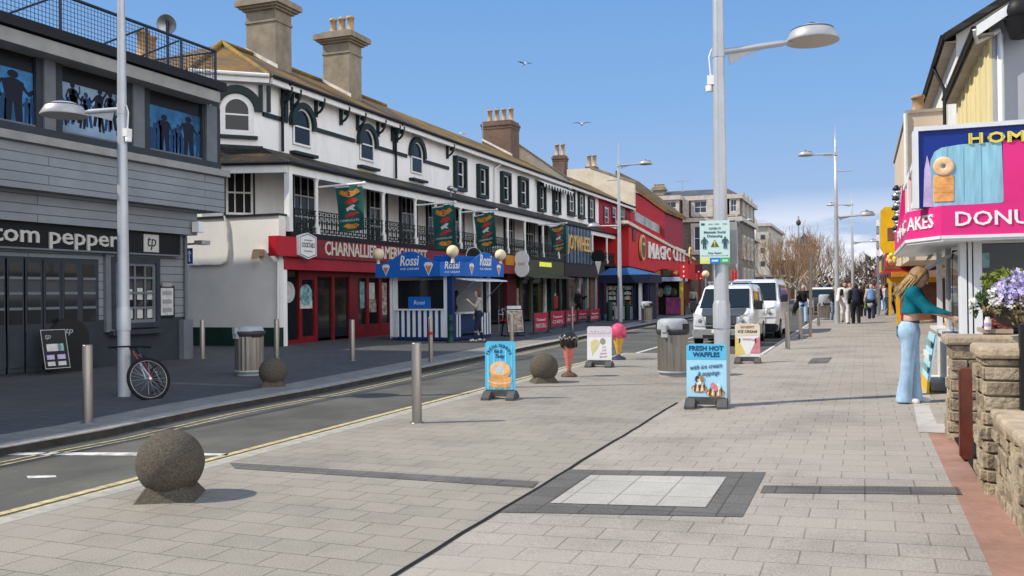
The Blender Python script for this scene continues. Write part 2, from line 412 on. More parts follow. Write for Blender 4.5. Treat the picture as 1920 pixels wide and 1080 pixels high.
GZL = 0.0; ZR = -.09
mb = MB(); mb.poly([(-1500, -300, -.30), (1500, -300, -.30), (1500, 2500, -.30), (-1500, 2500, -.30)]); struct(mb.build('ground', 'earth'))
KERB_L = [Vector((-7.7, -12, 0))] + [G(*q, 0) for q in ((0, 839), (200, 804), (400, 762), (600, 727), (1000, 647.5), (1230, 604))]
KERB_L += [Vector((-9.4, 80, 0)), Vector((-9.8, 140, 0)), Vector((-10, 420, 0))]
EDGE = -5.50; BAY_S = 21.9; BAY_T = -2.15
# road: one sheet from kerb to the far bay line
pts = [(p.x - .3, p.y) for p in KERB_L] + [(6, 420), (6, 130), (BAY_T + .02, 130), (BAY_T + .02, BAY_S - .02), (EDGE + .02, BAY_S - .02), (EDGE + .02, -12)]
mb = MB(); mb.poly([(x, y, ZR) for x, y in pts[::-1]]); struct(mb.build('road', 'asphalt'))
# far (left) pavement with a kerb
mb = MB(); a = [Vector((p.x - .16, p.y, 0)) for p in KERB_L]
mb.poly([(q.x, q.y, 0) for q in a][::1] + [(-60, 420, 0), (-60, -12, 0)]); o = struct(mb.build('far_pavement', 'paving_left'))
mb = MB()
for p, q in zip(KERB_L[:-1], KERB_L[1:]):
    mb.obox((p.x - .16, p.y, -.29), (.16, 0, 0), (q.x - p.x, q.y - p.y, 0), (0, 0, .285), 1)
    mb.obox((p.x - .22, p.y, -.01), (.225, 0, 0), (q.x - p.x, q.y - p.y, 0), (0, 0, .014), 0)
struct(mb.build('far_kerb', ['kerb_stone', 'kerb_shade']))
# near pavement: falls to the slot drain, then rises to the shops
ctrl = 'paving'
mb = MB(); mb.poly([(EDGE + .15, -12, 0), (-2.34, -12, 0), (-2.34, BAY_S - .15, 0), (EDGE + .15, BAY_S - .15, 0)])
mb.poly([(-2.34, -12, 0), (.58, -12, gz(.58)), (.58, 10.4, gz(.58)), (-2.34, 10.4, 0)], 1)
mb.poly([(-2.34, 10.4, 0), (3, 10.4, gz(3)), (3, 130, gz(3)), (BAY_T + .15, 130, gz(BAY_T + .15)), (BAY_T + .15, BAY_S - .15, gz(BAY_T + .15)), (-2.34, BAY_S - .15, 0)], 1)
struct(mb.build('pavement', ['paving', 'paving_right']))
mb = MB(); z1 = gz(BAY_T)
mb.box(EDGE, EDGE + .15, -12, BAY_S, -.29, .002); mb.box(EDGE + .15, BAY_T + .15, BAY_S - .15, BAY_S, -.29, .003); mb.box(BAY_T, BAY_T + .15, BAY_S, 130, -.29, z1 + .004)
struct(mb.build('kerb', 'kerb_stone'))
# the channel between road and near kerb and the slot drain
mb = MB()
n = 60
for i in range(n):
    s0 = -10 + i * 22.2 / n; s1 = s0 + 22.2 / n; wv = lambda s: .006 * math.sin(s * 2.1) + .004 * math.sin(s * 7)
    mb.poly([(-2.362 + wv(s0), s0, .005), (-2.330 + wv(s0), s0, .006), (-2.330 + wv(s1), s1, .006), (-2.362 + wv(s1), s1, .005)])
struct(mb.build('slot_drain', 'gap_black'))
def gpoly(pix, dz, mat, name, z=None, mbx=None):
    P = [G(x, y, z) for x, y in pix]; m = mbx or MB()
    m.poly([Vector((p.x, p.y, (gz(p.x) if z is None else z) + dz)) for p in P]); return m if mbx else struct(m.build(name, mat))
# dark setts and the pale panel in the paving
mb = MB()
gpoly([(1064, 881), (1436, 886), (1392, 970), (937, 961)], .004, None, None, mbx=mb)
gpoly([(430, 868), (1010, 904), (1000, 915), (440, 879)], .004, None, None, mbx=mb)
gpoly([(1432, 911), (1796, 914), (1804, 928), (1425, 925)], .004, None, None, mbx=mb)
gpoly([(1523, 672), (1561, 670), (1552, 681), (1514, 682)], .005, None, None, mbx=mb)
struct(mb.build('dark_paving_band', 'paving_dark'))
gpoly([(1107, 892.5), (1362, 896), (1324, 953), (1031, 945)], .008, 'paving_white', 'pale_paving_panel')
mb = MB(); gpoly([(0, 686), (320, 717), (492, 723), (492, 727), (320, 721), (0, 690)], .004, None, None, z=0.0, mbx=mb); gpoly([(640, 733), (800, 727), (1000, 721), (1000, 722), (800, 729), (640, 736)], .004, None, None, z=0, mbx=mb)
mb = MB(); gpoly([(318, 717), (492, 723), (492, 726.5), (318, 720.5)], .004, None, None, z=0.0, mbx=mb)
struct(mb.build('far_paving_band', 'paving_dark'))
M_brick('paving_sunlit', (.27, .25, .215), (.225, .21, .18), (.13, .12, .10), .335, .262, .006, noise=.2, bump=.4, spots=7)  # pale copy of the far paving, with sunlight put into the colour
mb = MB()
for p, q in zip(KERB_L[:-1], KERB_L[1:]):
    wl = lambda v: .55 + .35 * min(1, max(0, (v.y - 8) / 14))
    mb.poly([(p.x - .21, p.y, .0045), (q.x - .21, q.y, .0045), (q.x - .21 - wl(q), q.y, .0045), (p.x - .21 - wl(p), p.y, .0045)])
struct(mb.build('paving_sunlit_strip', 'paving_sunlit'))
# painted lines
def line_strip(name, pix, wd, mat, z, ext=None, brk=0):
    P = [G(x, y, z) for x, y in pix]
    if ext: P = [Vector(ext[0])] + P + [Vector(ext[1])]
    mb = MB()
    for p, q in zip(P[:-1], P[1:]):
        d = (q - p).normalized(); nn = Vector((-d.y, d.x, 0)) * wd / 2
        mb.poly([Vector((*(v.xy), z + .004)) for v in (p - nn, q - nn, q + nn, p + nn)])
    return struct(mb.build(name, mat))
ZY = ZR
ya = [(0, 968), (200, 916), (385, 863.5), (600, 808.5), (880, 733), (1000, 702)]
yb = [(0, 977), (200, 924), (385, 870.5), (600, 815), (880, 738), (1000, 706)]
Pa = [G(x, y, ZY) for x, y in ya]; Pb = [G(x, y, ZY) for x, y in yb]
ta = sum(p.x for p in Pa) / len(Pa); tb_ = sum(p.x for p in Pb) / len(Pb)
mb = MB()
for tt in (ta, tb_):
    mb.poly([(tt - .045, -10, ZY + .004), (tt + .045, -10, ZY + .004), (tt + .045, 21, ZY + .004), (tt - .045, 21, ZY + .004)])
struct(mb.build('yellow_lines', 'line_yellow'))
mb = MB()
for o_ in (.28, .42):
    for p, q in zip(KERB_L[:-2], KERB_L[1:-1]):
        mb.poly([(p.x + o_, p.y, ZR + .004), (p.x + o_ + .045, p.y, ZR + .004), (q.x + o_ + .045, q.y, ZR + .004), (q.x + o_, q.y, ZR + .004)])
struct(mb.build('yellow_lines', 'line_yellow'))
mb = MB(); p = G(0, 853, ZR); q = G(430, 856, ZR)
gpoly([(-40, 850), (120, 849), (262, 849), (430, 851), (425, 854.5), (262, 855), (120, 854), (-40, 854)], .004, None, None, z=ZR, mbx=mb)
gpoly([(50, 893), (104, 892), (106, 895.5), (52, 897.5)], .004, None, None, z=ZR, mbx=mb)
p = [(-5.45, 22.2), (-5.45, 25.5), (-5.45, 29), (-5.45, 36), (-5.45, 120)]
mb.poly([(-5.55, 21.9, ZR + .004), (-5.45, 21.9, ZR + .004), (-5.45, 60, ZR + .004), (-5.55, 60, ZR + .004)])
mb.poly([(-5.5, 28.6, ZR + .005), (-2.2, 28.6, ZR + .005), (-2.2, 28.75, ZR + .005), (-5.5, 28.75, ZR + .005)])
mb.poly([(-2.42, 21.9, ZR + .004), (-2.32, 21.9, ZR + .004), (-2.32, 60, ZR + .004), (-2.42, 60, ZR + .004)])
struct(mb.build('white_road_markings', 'line_white'))
# right-hand strip of pinkish concrete and cement by the garden wall
z5 = gz(.58)
mb = MB(); mb.poly([(.58, -12, z5 - .001), (3.2, -12, z5 + .01), (3.2, 9.75, z5 + .01), (.58, 9.75, z5 - .001)]); struct(mb.build('pink_path', 'pink_concrete'))
mb = MB(); mb.poly([(.50, 9.75, z5 + .003), (3.2, 9.75, z5 + .014), (3.2, 16.2, z5 + .014), (.95, 16.2, z5 + .014), (.56, 12, z5 + .004)]); struct(mb.build('cement_path', 'cement'))

# ================================================================== common building parts
M('glass_dark', (.012, .014, .017), .05, var=0, spec=.38)
M('glass_blue', (.05, .07, .085), .08, var=.2, scale=.7, spec=.8)
M('white_render', (.84, .83, .81), .8, var=.05, scale=1.6, bump=.15, dirt=.22, stretch=(1, 1, .3))
M('white_wall', (.73, .71, .66), .8, var=.06, scale=.9, bump=.15, dirt=.14)
M('white_paint', (.76, .76, .74), .5, var=.05, scale=4)
M('green_trim', (.014, .027, .029), .5, var=.12, scale=4)
M('dark_green', (.012, .035, .025), .5, var=.15, scale=3)
M('black_iron', (.016, .022, .022), .5, var=.1, scale=5)
M('gutter_black', (.013, .013, .014), .5, var=.1)
M_brick('roof_tile', (.135, .098, .06), (.105, .078, .05), (.04, .034, .028), .22, .12, .012, axes='YZ', noise=.22, bump=.8, tint=((.23, .125, .022), .7, .42))
M_brick('roof_mossy', (.15, .105, .05), (.115, .085, .045), (.05, .04, .025), .22, .12, .012, axes='YZ', noise=.25, bump=.8, tint=((.27, .165, .025), .6, .40))
M_brick('slate_dark', (.055, .05, .042), (.045, .042, .036), (.02, .02, .018), .3, .18, .012, axes='YZ', noise=.3, bump=.7, tint=((.19, .12, .03), .8, .50))
M_brick('chimney_brick', (.17, .085, .052), (.12, .062, .042), (.17, .14, .11), .23, .077, .012, axes='HZ', noise=.25, bump=.6)
M('chimney_stone', (.265, .225, .165), .85, var=.16, scale=2.2, bump=.35, dirt=.45)
M('terracotta', (.42, .27, .15), .8, var=.2, scale=5, dirt=.3)
M('pale_pot', (.44, .31, .18), .8, var=.18, scale=5, dirt=.3)
M('lead', (.62, .60, .56), .7, var=.2, scale=3)
M('galv', (.40, .42, .43), .42, metal=.75, var=.12, scale=7)

def sash_window(par, o, xd, yd, w_, h, surround='green_trim', bars=(1, 2), sill=True, sur=.11, out=.10, arch=False, glass='glass_dark', sash='white_paint', label=None, sill_mat=None, archonly=False):
    """a window on a wall: o lower-left corner on the wall plane, xd along, yd up; projects out of the wall"""
    o, xd, yd = Vector(o), Vector(xd).normalized(), Vector(yd).normalized(); nn = xd.cross(yd)
    def P(a, b, c): return o + xd * a + yd * b + nn * c
    g = MB()
    if arch:
        r = w_ / 2; hh = h - r
        prof = [(0, 0), (w_, 0), (w_, hh)] + arc(r, hh, r, 0, 180, 14)[1:-1] + [(0, hh)]
    else: prof = [(0, 0), (w_, 0), (w_, h), (0, h)]
    g.prism([P(a, b, .006) for a, b in prof], nn * .014)
    win = g.build('window', glass, par)
    f = MB(); th = .07
    def ring(mbx, pr_in, pr_out, c0, c1):
        n = len(pr_in)
        for i in range(n):
            j = (i + 1) % n
            A, B, C, D = pr_in[i], pr_in[j], pr_out[j], pr_out[i]
            v = [P(*A, c0), P(*B, c0), P(*C, c0), P(*D, c0), P(*A, c1), P(*B, c1), P(*C, c1), P(*D, c1)]
            mbx.add(v, [(4, 5, 6, 7), (0, 1, 5, 4), (2, 3, 7, 6)])
    def off(pr, d):
        cx, cy = w_ / 2, h / 2; res = []
        for a, b in pr:
            if arch and b > h - w_ / 2 + 1e-6:
                dx, dy = a - w_ / 2, b - (h - w_ / 2); L = math.hypot(dx, dy); res.append((a + dx / L * d, b + dy / L * d))
            else: res.append((a + (d if a > cx else -d), b + (-d if b < cy else d) if not (arch and b > cy) else b))
        return res
    ring(f, off(prof, -th), prof, .018, .055)
    nb, nh = bars
    for i in range(1, nb): x = w_ * i / nb; f.obox(P(x - .018, .02, .018), xd * .036, yd * (h - .04), nn * .03)
    for i in range(1, nh): y = h * i / nh; f.obox(P(.02, y - .025, .019), xd * (w_ - .04), yd * .05, nn * .035)
    f.build('sash_frame', sash, win)
    if surround:
        s = MB()
        if archonly:
            r = w_ / 2; hh = h - r; n_ = 16
            pi_ = [(w_, hh - .12)] + arc(r, hh, r, 0, 180, n_) + [(0, hh - .12)]; po_ = [(w_ + sur, hh - .12)] + arc(r, hh, r + sur, 0, 180, n_) + [(-sur, hh - .12)]
            for i in range(len(pi_) - 1):
                A, B, C_, D_ = pi_[i], pi_[i + 1], po_[i + 1], po_[i]
                s.add([P(*A, .003), P(*B, .003), P(*C_, .003), P(*D_, .003), P(*A, out), P(*B, out), P(*C_, out), P(*D_, out)], [(4, 5, 6, 7), (0, 1, 5, 4), (2, 3, 7, 6)] + ([(0, 4, 7, 3)] if i == 0 else []) + ([(1, 2, 6, 5)] if i == len(pi_) - 2 else []))
        else: ring(s, prof, off(prof, sur), 0.003, out)
        s.build('surround', surround, win)
    if sill:
        q = MB(); q.obox(P(-.16, -.14 - sur, .002), xd * (w_ + .32), yd * .10, nn * (out + .07)); q.build('window_sill', sill_mat or surround or 'white_paint', win)
    return win

def pots(mb, places, h=.55, r=.13, mi=0):
    for p in places: mb.lathe([(r * 1.05, 0), (r * 1.1, .06), (r * .9, .08), (r * .82, h - .1), (r * 1.05, h - .09), (r * 1.05, h), (r * .7, h), (r * .68, h - .05)], p, 12, mi)

# ================================================================== CAFE BAR on the left
M_brick('clad_grey', (.24, .262, .285), (.222, .243, .265), (.085, .092, .10), 9, .185, .009, axes='YZ', noise=.14, bump=.9, tint=((.205, .222, .24), .7, .55))
M('slate_paint', (.035, .043, .053), .6, var=.12, scale=3)
M('slate_light', (.145, .16, .178), .6, var=.08, scale=3)
M('roof_fascia', (.30, .30, .29), .7, var=.1, scale=2, dirt=.3)
M('black_board', (.008, .009, .012), .5, var=.1)
M('silver_letter', (.50, .50, .47), .35, metal=.2, var=.05)
M('blind_black', (.008, .008, .010), .35, var=.1)
M('poster_blue', (.035, .16, .36), .4, var=.55, scale=1.1)
M('poster_pale', (.22, .33, .46), .4, var=.3, scale=.8)
M('silhouette', (.006, .010, .022), .5, var=0)
M('silhouette_blue', (.012, .05, .13), .5, var=0)
M('rail_navy', (.030, .040, .060), .45, metal=.3, var=.1)
M('paper', (.55, .54, .50), .6, var=.15, scale=6)
T0 = -15.3; TC = -14.75
s_end = PT(352, 600, T0).y
cafe = thing('cafe_bar', 'grey boarded corner bar with dark folding doors and dancer posters, nearest building on the left', 'bar', (T0, s_end, 0))
mb = MB(); mb.box(T0 - 9, T0, 2, s_end, -.02, 1.02); mb.build('plinth_wall', 'slate_paint', cafe)
mb = MB(); mb.box(T0 - 9, T0 - .004, 2, s_end - .006, 1.02, 3.2); mb.build('wall', 'clad_grey', cafe)
mb = MB(); s2 = PT(370, 420, -15.05).y; mb.prism([(T0 - 9, 2, 3.0), (-15.05, 2, 3.0), (-15.05, s2, 2.985), (T0 - 9, s2, 2.985)], (0, 0, .62)); mb.build('lower_cladding', 'clad_grey', cafe)
s3 = PT(421, 370, TC).y
mb = MB(); mb.box(T0 - 9, TC, 2, s3, 3.58, 4.46); mb.build('upper_cladding', 'clad_grey', cafe)
mb = MB(); mb.box(TC - 8, TC + .10, 2, s3 + .10, 4.46, 4.62); mb.build('fascia', 'roof_fascia', cafe)
mb = MB(); mb.box(TC - 8, TC - .05, 2, s3 - .05, 4.62, 4.80); mb.build('sill_band', 'slate_paint', cafe)
T3 = -14.95; sw = PT(405, 250, T3).y
mb = MB(); mb.box(T3 - 8, T3 - .12, 2, sw - .05, 4.8, 6.4); mb.build('upper_wall', 'slate_paint', cafe)
mb = MB(); sF = PT(413, 185, -14.5).y; mb.prism([(-14.5, 2, 6.20), (-14.5, 2, 6.46), (T3 - 8, 2, 6.50), (T3 - 8, 2, 6.16)], (0, sF - 2, 0)); mb.build('roof_fascia', 'roof_fascia', cafe)
mb = MB(); mb.box(T3 - 8, -14.42, 2, sF + .15, 6.50, 6.70); mb.build('roof', 'gutter_black', cafe)
# window piers
for (x0, xm0, xm1, x1, y) in ((68, 80, 101, 117, 160), (236, 247, 268, 281, 220), (380, 385, 404, 413, 250)):
    a, b, c, d = [PT(x, y, T3).y for x in (x0, xm0, xm1, x1)]
    mb = MB(); mb.box(T3 - .12, T3, a, d, 4.80, 6.2); p = mb.build('pier', 'slate_paint', cafe)
    mb = MB(); mb.box(T3, T3 + .05, b, c, 4.80, 6.2); mb.build('pilaster', 'slate_light', p)
def man(mb, o, xd, yd, h, mi, lean=0, arms=0, wide=1.0):
    """flat cut-out figure for printed posters and signs (h metres tall)"""
    nn = Vector(xd).cross(Vector(yd)) * .004
    def P(a, b): return Vector(o) + Vector(xd) * (a * h * wide + lean * b * h) + Vector(yd) * b * h
    mb.prism([P(a, b) for a, b in [(.0 + .075 * math.cos(k * PI / 5), .92 + .08 * math.sin(k * PI / 5)) for k in range(10)]], nn, mi)
    mb.prism([P(a, b) for a, b in ((-.12, 0), (-.03, 0), (0, .42), (.04, 0), (.13, 0), (.12, .5), (.15, .78), (.05, .84), (-.05, .84), (-.15, .78), (-.11, .5))], nn, mi)
    if arms == 1: arm = [((.12, .8), (.2, .62), (.30, .72), (.34, .69), (.22, .53), (.1, .7)), ((-.12, .8), (-.2, .6), (-.14, .44), (-.18, .42), (-.26, .6), (-.15, .8))]
    elif arms == 2: arm = [((.1, .8), (.2, .95), (.18, 1.12), (.22, 1.13), (.26, .94), (.14, .74)), ((-.12, .8), (-.24, .64), (-.34, .70), (-.36, .67), (-.24, .56), (-.1, .7))]
    else: arm = [((.13, .8), (.18, .6), (.16, .42), (.21, .42), (.24, .62), (.16, .79)), ((-.13, .8), (-.18, .6), (-.16, .42), (-.21, .42), (-.24, .62), (-.16, .79))]
    for a_ in arm: mb.prism([P(*q) for q in a_], nn * .8, mi)
for wi, (x0, x1, y) in enumerate(((-70, 68, 160), (117, 236, 220), (281, 380, 250))):
    a, b = PT(x0, y, T3).y, PT(x1, y, T3).y
    mb = MB(); mb.box(T3 - .115, T3 - .09, a, b, 4.80, 6.2); win = mb.build('window', 'glass_dark', cafe)
    mb = MB(); mb.box(T3 - .09, T3 - .06, a + .02, b - .02, 5.88, 6.2); mb.build('blind', 'blind_black', win)
    mb = MB(); mb.box(T3 - .09, T3 - .07, a + .06, b - .02, 4.87, 5.88, 0)
    o = Vector((T3 - .069, a, 4.88)); L = b - a
    if wi == 0: man(mb, o + RY * L * .70, RY, RZ, .97, 1, arms=1, wide=1.7); [man(mb, o + RY * L * q, RY, RZ, .5, 2, arms=2) for q in (.15, .3, .45, .56, .90, .96)]
    elif wi == 1:
        for i, q in enumerate((.06, .15, .24, .33, .44, .56, .64, .73, .83, .92)): man(mb, o + RY * L * q + RZ * (.12 + .05 * (i % 3)), RY, RZ, .62 + .10 * ((i * 7) % 3), 2 if i % 3 == 1 else 1, lean=.12 * (i % 2 * 2 - 1), arms=1 + i % 2)
    else:
        [man(mb, o + RY * L * q, RY, RZ, .50 + .1 * (i % 3), 2, arms=i % 3) for i, q in enumerate((.04, .12, .2, .44, .5, .56, .62, .95))]
        man(mb, o + RY * L * .30, RY, RZ, .84, 1, arms=1, wide=1.55); man(mb, o + RY * L * .76, RY, RZ, .93, 1, arms=1, wide=1.5)
    mb.build('poster', ['poster_pale' if wi == 1 else 'poster_blue', 'silhouette', 'silhouette_blue'], win)
    mb = MB(); mb.box(T3 - .09, T3 - .02, a, b, 4.80, 4.87); mb.build('window_sill', 'slate_light', win)
# sign board with the bar's name
sA, sB = 4.0, PT(337, 460, -15.18).y
mb = MB(); mb.box(T0, -15.18, sA, sB, 2.49, 2.97); sg = mb.build('sign_board', 'black_board', cafe)
mb = MB(); mb.box(T0, -15.12, sA, sB + .03, 2.455, 2.49); mb.box(T0, -15.14, sB, sB + .03, 2.49, 2.975); mb.build('sign_trim', 'slate_light', sg)
a, b = PT(-16, 440, -15.18).y, PT(221, 460, -15.18).y
mb = MB(); mb.text('tom pepper', (-15.178, a, 2.60), RY, RZ, .335, b - a, .03, bold=.012); mb.build('lettering', 'silver_letter', sg)
a, b = PT(269, 458, -15.18).y, PT(297, 458, -15.18).y
mb = MB(); mb.box(-15.18, -15.165, a, b, 2.53, 2.93, 0); mb.text('tp', (-15.165, a + .10, 2.66), RY, RZ, .26, (b - a) * .6, .008, 1, shear=.15); mb.build('logo_plate', ['silver_letter', 'slate_paint'], sg)
# folding doors
zt = PT(90, 494, T0).z; zb = .05
mb = MB(); a, b = PT(-80, 550, T0).y, PT(183, 550, T0).y; mb.box(T0 + .002, T0 + .03, a, b, .0, zt + .12); fr = mb.build('door_frame', 'slate_paint', cafe)
for i in range(-2, 5):
    x0, x1 = 12 + 34.8 * i, 37 + 34.4 * i
    a, b = PT(x0, 550, T0).y, PT(x1, 550, T0).y
    mb = MB(); mb.box(T0 + .03, T0 + .06, a - .075, b + .075, .06, zt + .08)
    zg0 = PT(90, 606, T0).z
    mb.box(T0 + .06, T0 + .075, a - .03, b + .03, .16, zg0 - .14)
    lf = mb.build('door', 'slate_paint', cafe)
    mb = MB(); mb.box(T0 + .06, T0 + .066, a, b, zg0, zt); mb.build('glass', 'glass_dark', lf)
    for k in range(1, 4): z = zg0 + (zt - zg0) * k / 4; mb = MB(); mb.box(T0 + .066, T0 + .08, a, b, z - .025, z + .025); mb.build('glazing_bar', 'slate_light', lf)
mb = MB(); a, b = PT(194, 550, T0).y, PT(210, 550, T0).y; mb.box(T0, T0 + .08, a, b, .75, 2.44); mb.build('pilaster', 'slate_light', cafe)
a, b = PT(211, 550, T0).y, PT(288, 550, T0).y; z0, z1 = PT(280, 604, T0).z, PT(280, 494, T0).z
win = sash_window(cafe, (T0, a, z0), RY, RZ, b - a, z1 - z0, 'slate_paint', (4, 4), True, sash='slate_light')
rng = random.Random(3)
for k in range(4):
    for r in range(2):
        if (k, r) == (0, 1): continue
        mb = MB(); w0 = (b - a) / 4; mb.box(T0 + .021, T0 + .023, a + w0 * k + .08, a + w0 * (k + 1) - .06, z0 + .1 + r * .42, z0 + .1 + r * .42 + rng.uniform(.2, .3)); mb.build('notice', 'paper', win)
a, b = PT(296, 565, T0).y, PT(325, 565, T0).y; z0, z1 = PT(310, 595, T0).z, PT(310, 536, T0).z
mb = MB(); mb.box(T0 - .002, T0 + .04, a, b, z0, z1, 0); mb.box(T0 + .04, T0 + .044, a + .05, b - .05, z0 + .05, z1 - .05, 1)
for k in range(4): mb.box(T0 + .044, T0 + .046, a + .1, b - .1, z0 + .12 + k * .2, z0 + .22 + k * .2, 2)
mb.build('menu_board', ['black_board', 'paper', 'roof_fascia'], cafe)
mb = MB(); mb.tube([(T0 + .06, s_end - .12, .0), (T0 + .06, s_end - .12, 2.95)], .04, 8); mb.box(T0, T0 + .14, s_end - .3, s_end + .02, 0, .95); mb.build('downpipe', 'slate_light', cafe)
mb = MB(); mb.box(T0 + .3, T0 + .5, s2 - .25, s2 - .02, 3.05, 3.3); mb.build('alarm_box', 'white_paint', cafe); mb = MB(); mb.box(T0 + .32, T0 + .55, s2 - .2, s2 + .1, 2.75, 2.85); mb.build('security_camera', 'galv', cafe)
# one-way plate and floodlight at the bar's far corner
M('plate_blue', (.012, .05, .28), .4, var=0)
so_ = s_end + .06; q = PS(355, 480, so_); ow = thing('one_way_sign', 'small blue plate with a white upward arrow at the corner of the grey bar', 'road sign', q)
mb = MB(); mb.box(q.x - .09, q.x + .09, so_, so_ + .02, q.z - .19, q.z + .19); mb.build('plate', 'plate_blue', ow)
mb = MB(); mb.box(q.x - .018, q.x + .018, so_ - .004, so_, q.z - .14, q.z + .06); mb.prism([(q.x - .06, so_ - .004, q.z + .05), (q.x + .06, so_ - .004, q.z + .05), (q.x, so_ - .004, q.z + .15)], (0, .003, 0)); mb.build('arrow', 'white_paint', ow)
q2 = PS(348, 458, so_); q3 = PS(372, 457, so_)
mb = MB(); mb.bar(q2, q3, .04); mb.prism([q3 + Vector((-.05, -.06, .03)), q3 + Vector((.2, -.06, -.04)), q3 + Vector((.2, .06, -.04)), q3 + Vector((-.05, .06, .03))], (0, 0, .05)); mb.build('floodlight', 'gutter_black', cafe)
# unseen tall block added behind the bar to shade the white end wall
rb = thing('shade_block', 'unseen plain block added behind the grey bar to shade the white end wall', 'building', (-30, 12, 0))
mb = MB(); mb.box(-40, -26.0, 6, 17, 0, 13.2); mb.build('wall', 'white_render', rb)
mb = MB(); mb.box(-40.2, -25.8, 5.8, 17.1, 13.2, 13.4); mb.build('coping', 'slate_paint', rb)
for sy_ in (8, 11, 14):
    for z in (2, 5, 8, 11):
        mb = MB(); mb.box(-26.0, -25.96, sy_, sy_ + 1.3, z, z + 1.6); mb.build('window', 'glass_dark', rb)
# roof railing
mb = MB(); TR_ = -14.62
zr0, zr1 = 6.74, 7.46
ends = [2.0, PT(113, 30, TR_).y, PT(275, 80, TR_).y, PT(340, 110, TR_).y, sF - .02]
for e in ends: mb.tube([(TR_, e, zr0 - .06), (TR_, e, zr1)], .032, 6)
mb.tube([(TR_, 2, zr1), (TR_, sF, zr1)], .035, 6); mb.tube([(TR_, 2, zr0), (TR_, sF, zr0)], .022, 6)
mb.tube([(TR_, sF, zr1), (TR_ - 3, sF, zr1)], .03, 6); mb.tube([(TR_, sF, zr0), (TR_ - 3, sF, zr0)], .022, 6)
for e in ends[1:4]: mb.tube([(TR_ - .02, e - .05, zr1 - .05), (TR_ - .7, e - 1.1, zr0 - .05)], .022, 6)
rl = mb.build('railing', 'rail_navy', cafe)
mb = MB()
for e0, e1 in zip(ends[:-1], ends[1:]):
    n = int((e1 - e0) / .085)
    for i in range(1, n): y = e0 + (e1 - e0) * i / n; mb.bar((TR_, y, zr0), (TR_, y, zr1 - .05), .008)
for k in range(1, 8): z = zr0 + (zr1 - zr0) * k / 8; mb.bar((TR_, 2, z), (TR_, sF, z), .008)
for k in range(1, 8): z = zr0 + (zr1 - zr0) * k / 8; mb.bar((TR_, sF, z), (TR_ - 3, sF, z), .008)
for i in range(30): mb.bar((TR_ - i * .1, sF, zr0), (TR_ - i * .1, sF, zr1), .008)
mb.build('mesh_infill', 'rail_navy', rl)
# dish on the roof
p = PT(314, 45, -15.6)
mb = MB(); mb.tube([(p.x, p.y, 6.7), (p.x, p.y, p.z + .1)], .035, 8); ds = thing('satellite_dish', 'round grey dish on a short mast on the roof of the grey bar', 'satellite dish', (p.x, p.y, 6.7)); mb.build('mast', 'rail_navy', ds)
mb = MB(); mb.lathe([(0.02, -.06), (.14, -.03), (.22, .03), (.24, .07), (.22, .06), (.13, .0), (.02, -.03)], (p.x, p.y, p.z), 20, ax=(.35, -.85, -.30)); mb.build('reflector', 'galv', ds)
# ================================================================== TERRACE with the long balcony
TB = -16.0; TW = -17.6; TRG = -21.0
ZE = 8.38; ZRG = 10.42; ZCAN = 6.18; ZBEAM = 5.28; ZRAIL = 4.16; ZDECK = 3.42; ZSG0 = 2.62
def sy(x, y=300, T=None): return PT(x, y, TW if T is None else T).y
def sb(x, y=400): return PT(x, y, TB).y
roof_k = (ZRG - ZE) / (TRG - (TW + .35))
def roof_z(t): return ZE + roof_k * (t - (TW + .35))
def roof_hit(x, y):
    r = ray(x, y); k = (roof_z(0) - H) / (r.z - roof_k * r.x); return CAM + r * k
S0 = sy(492, 200); S1 = sy(846, 270); S2 = sy(1062, 345); S3 = sy(1122, 370); S4 = sy(1182, 395)
B0 = sb(541, 400)
M('white_pipe', (.70, .70, .68), .5, var=.04)
M('red_wall', (.27, .022, .038), .65, var=.12, scale=1.5, dirt=.2)
M('red_gloss', (.20, .012, .02), .35, var=.12, scale=3)
M('red_sign', (.34, .018, .03), .4, var=.1, scale=2)
M('maroon', (.085, .010, .016), .45, var=.15, scale=3)
M('cream_letter', (.62, .56, .47), .5, var=.05)
M('dark_interior', (.022, .018, .017), .9, var=.2)
M('cream_render', (.62, .55, .43), .85, var=.1, scale=1.5, bump=.2, dirt=.3)

def corbel(mb, s, z1, out=.42, hh=.62):
    x = TW + .004
    mb.box(x, x + .10, s - .05, s + .05, z1 - hh, z1)
    mb.box(x + .10, x + out, s - .04, s + .04, z1 - .1, z1)
    mb.tube([(x + .06, s, z1 - hh + .08)] + [(x + .04 + (out - .08) * math.sin(a), s, z1 - hh + .12 + (hh - .2) * (1 - math.cos(a))) for a in [PI / 2 * i / 6 for i in range(1, 7)]], .045, 6)
    mb.lathe([(.09, -.045), (.09, .045)], (x + .27, s, z1 - .20), 12, ax=(0, 1, 0))

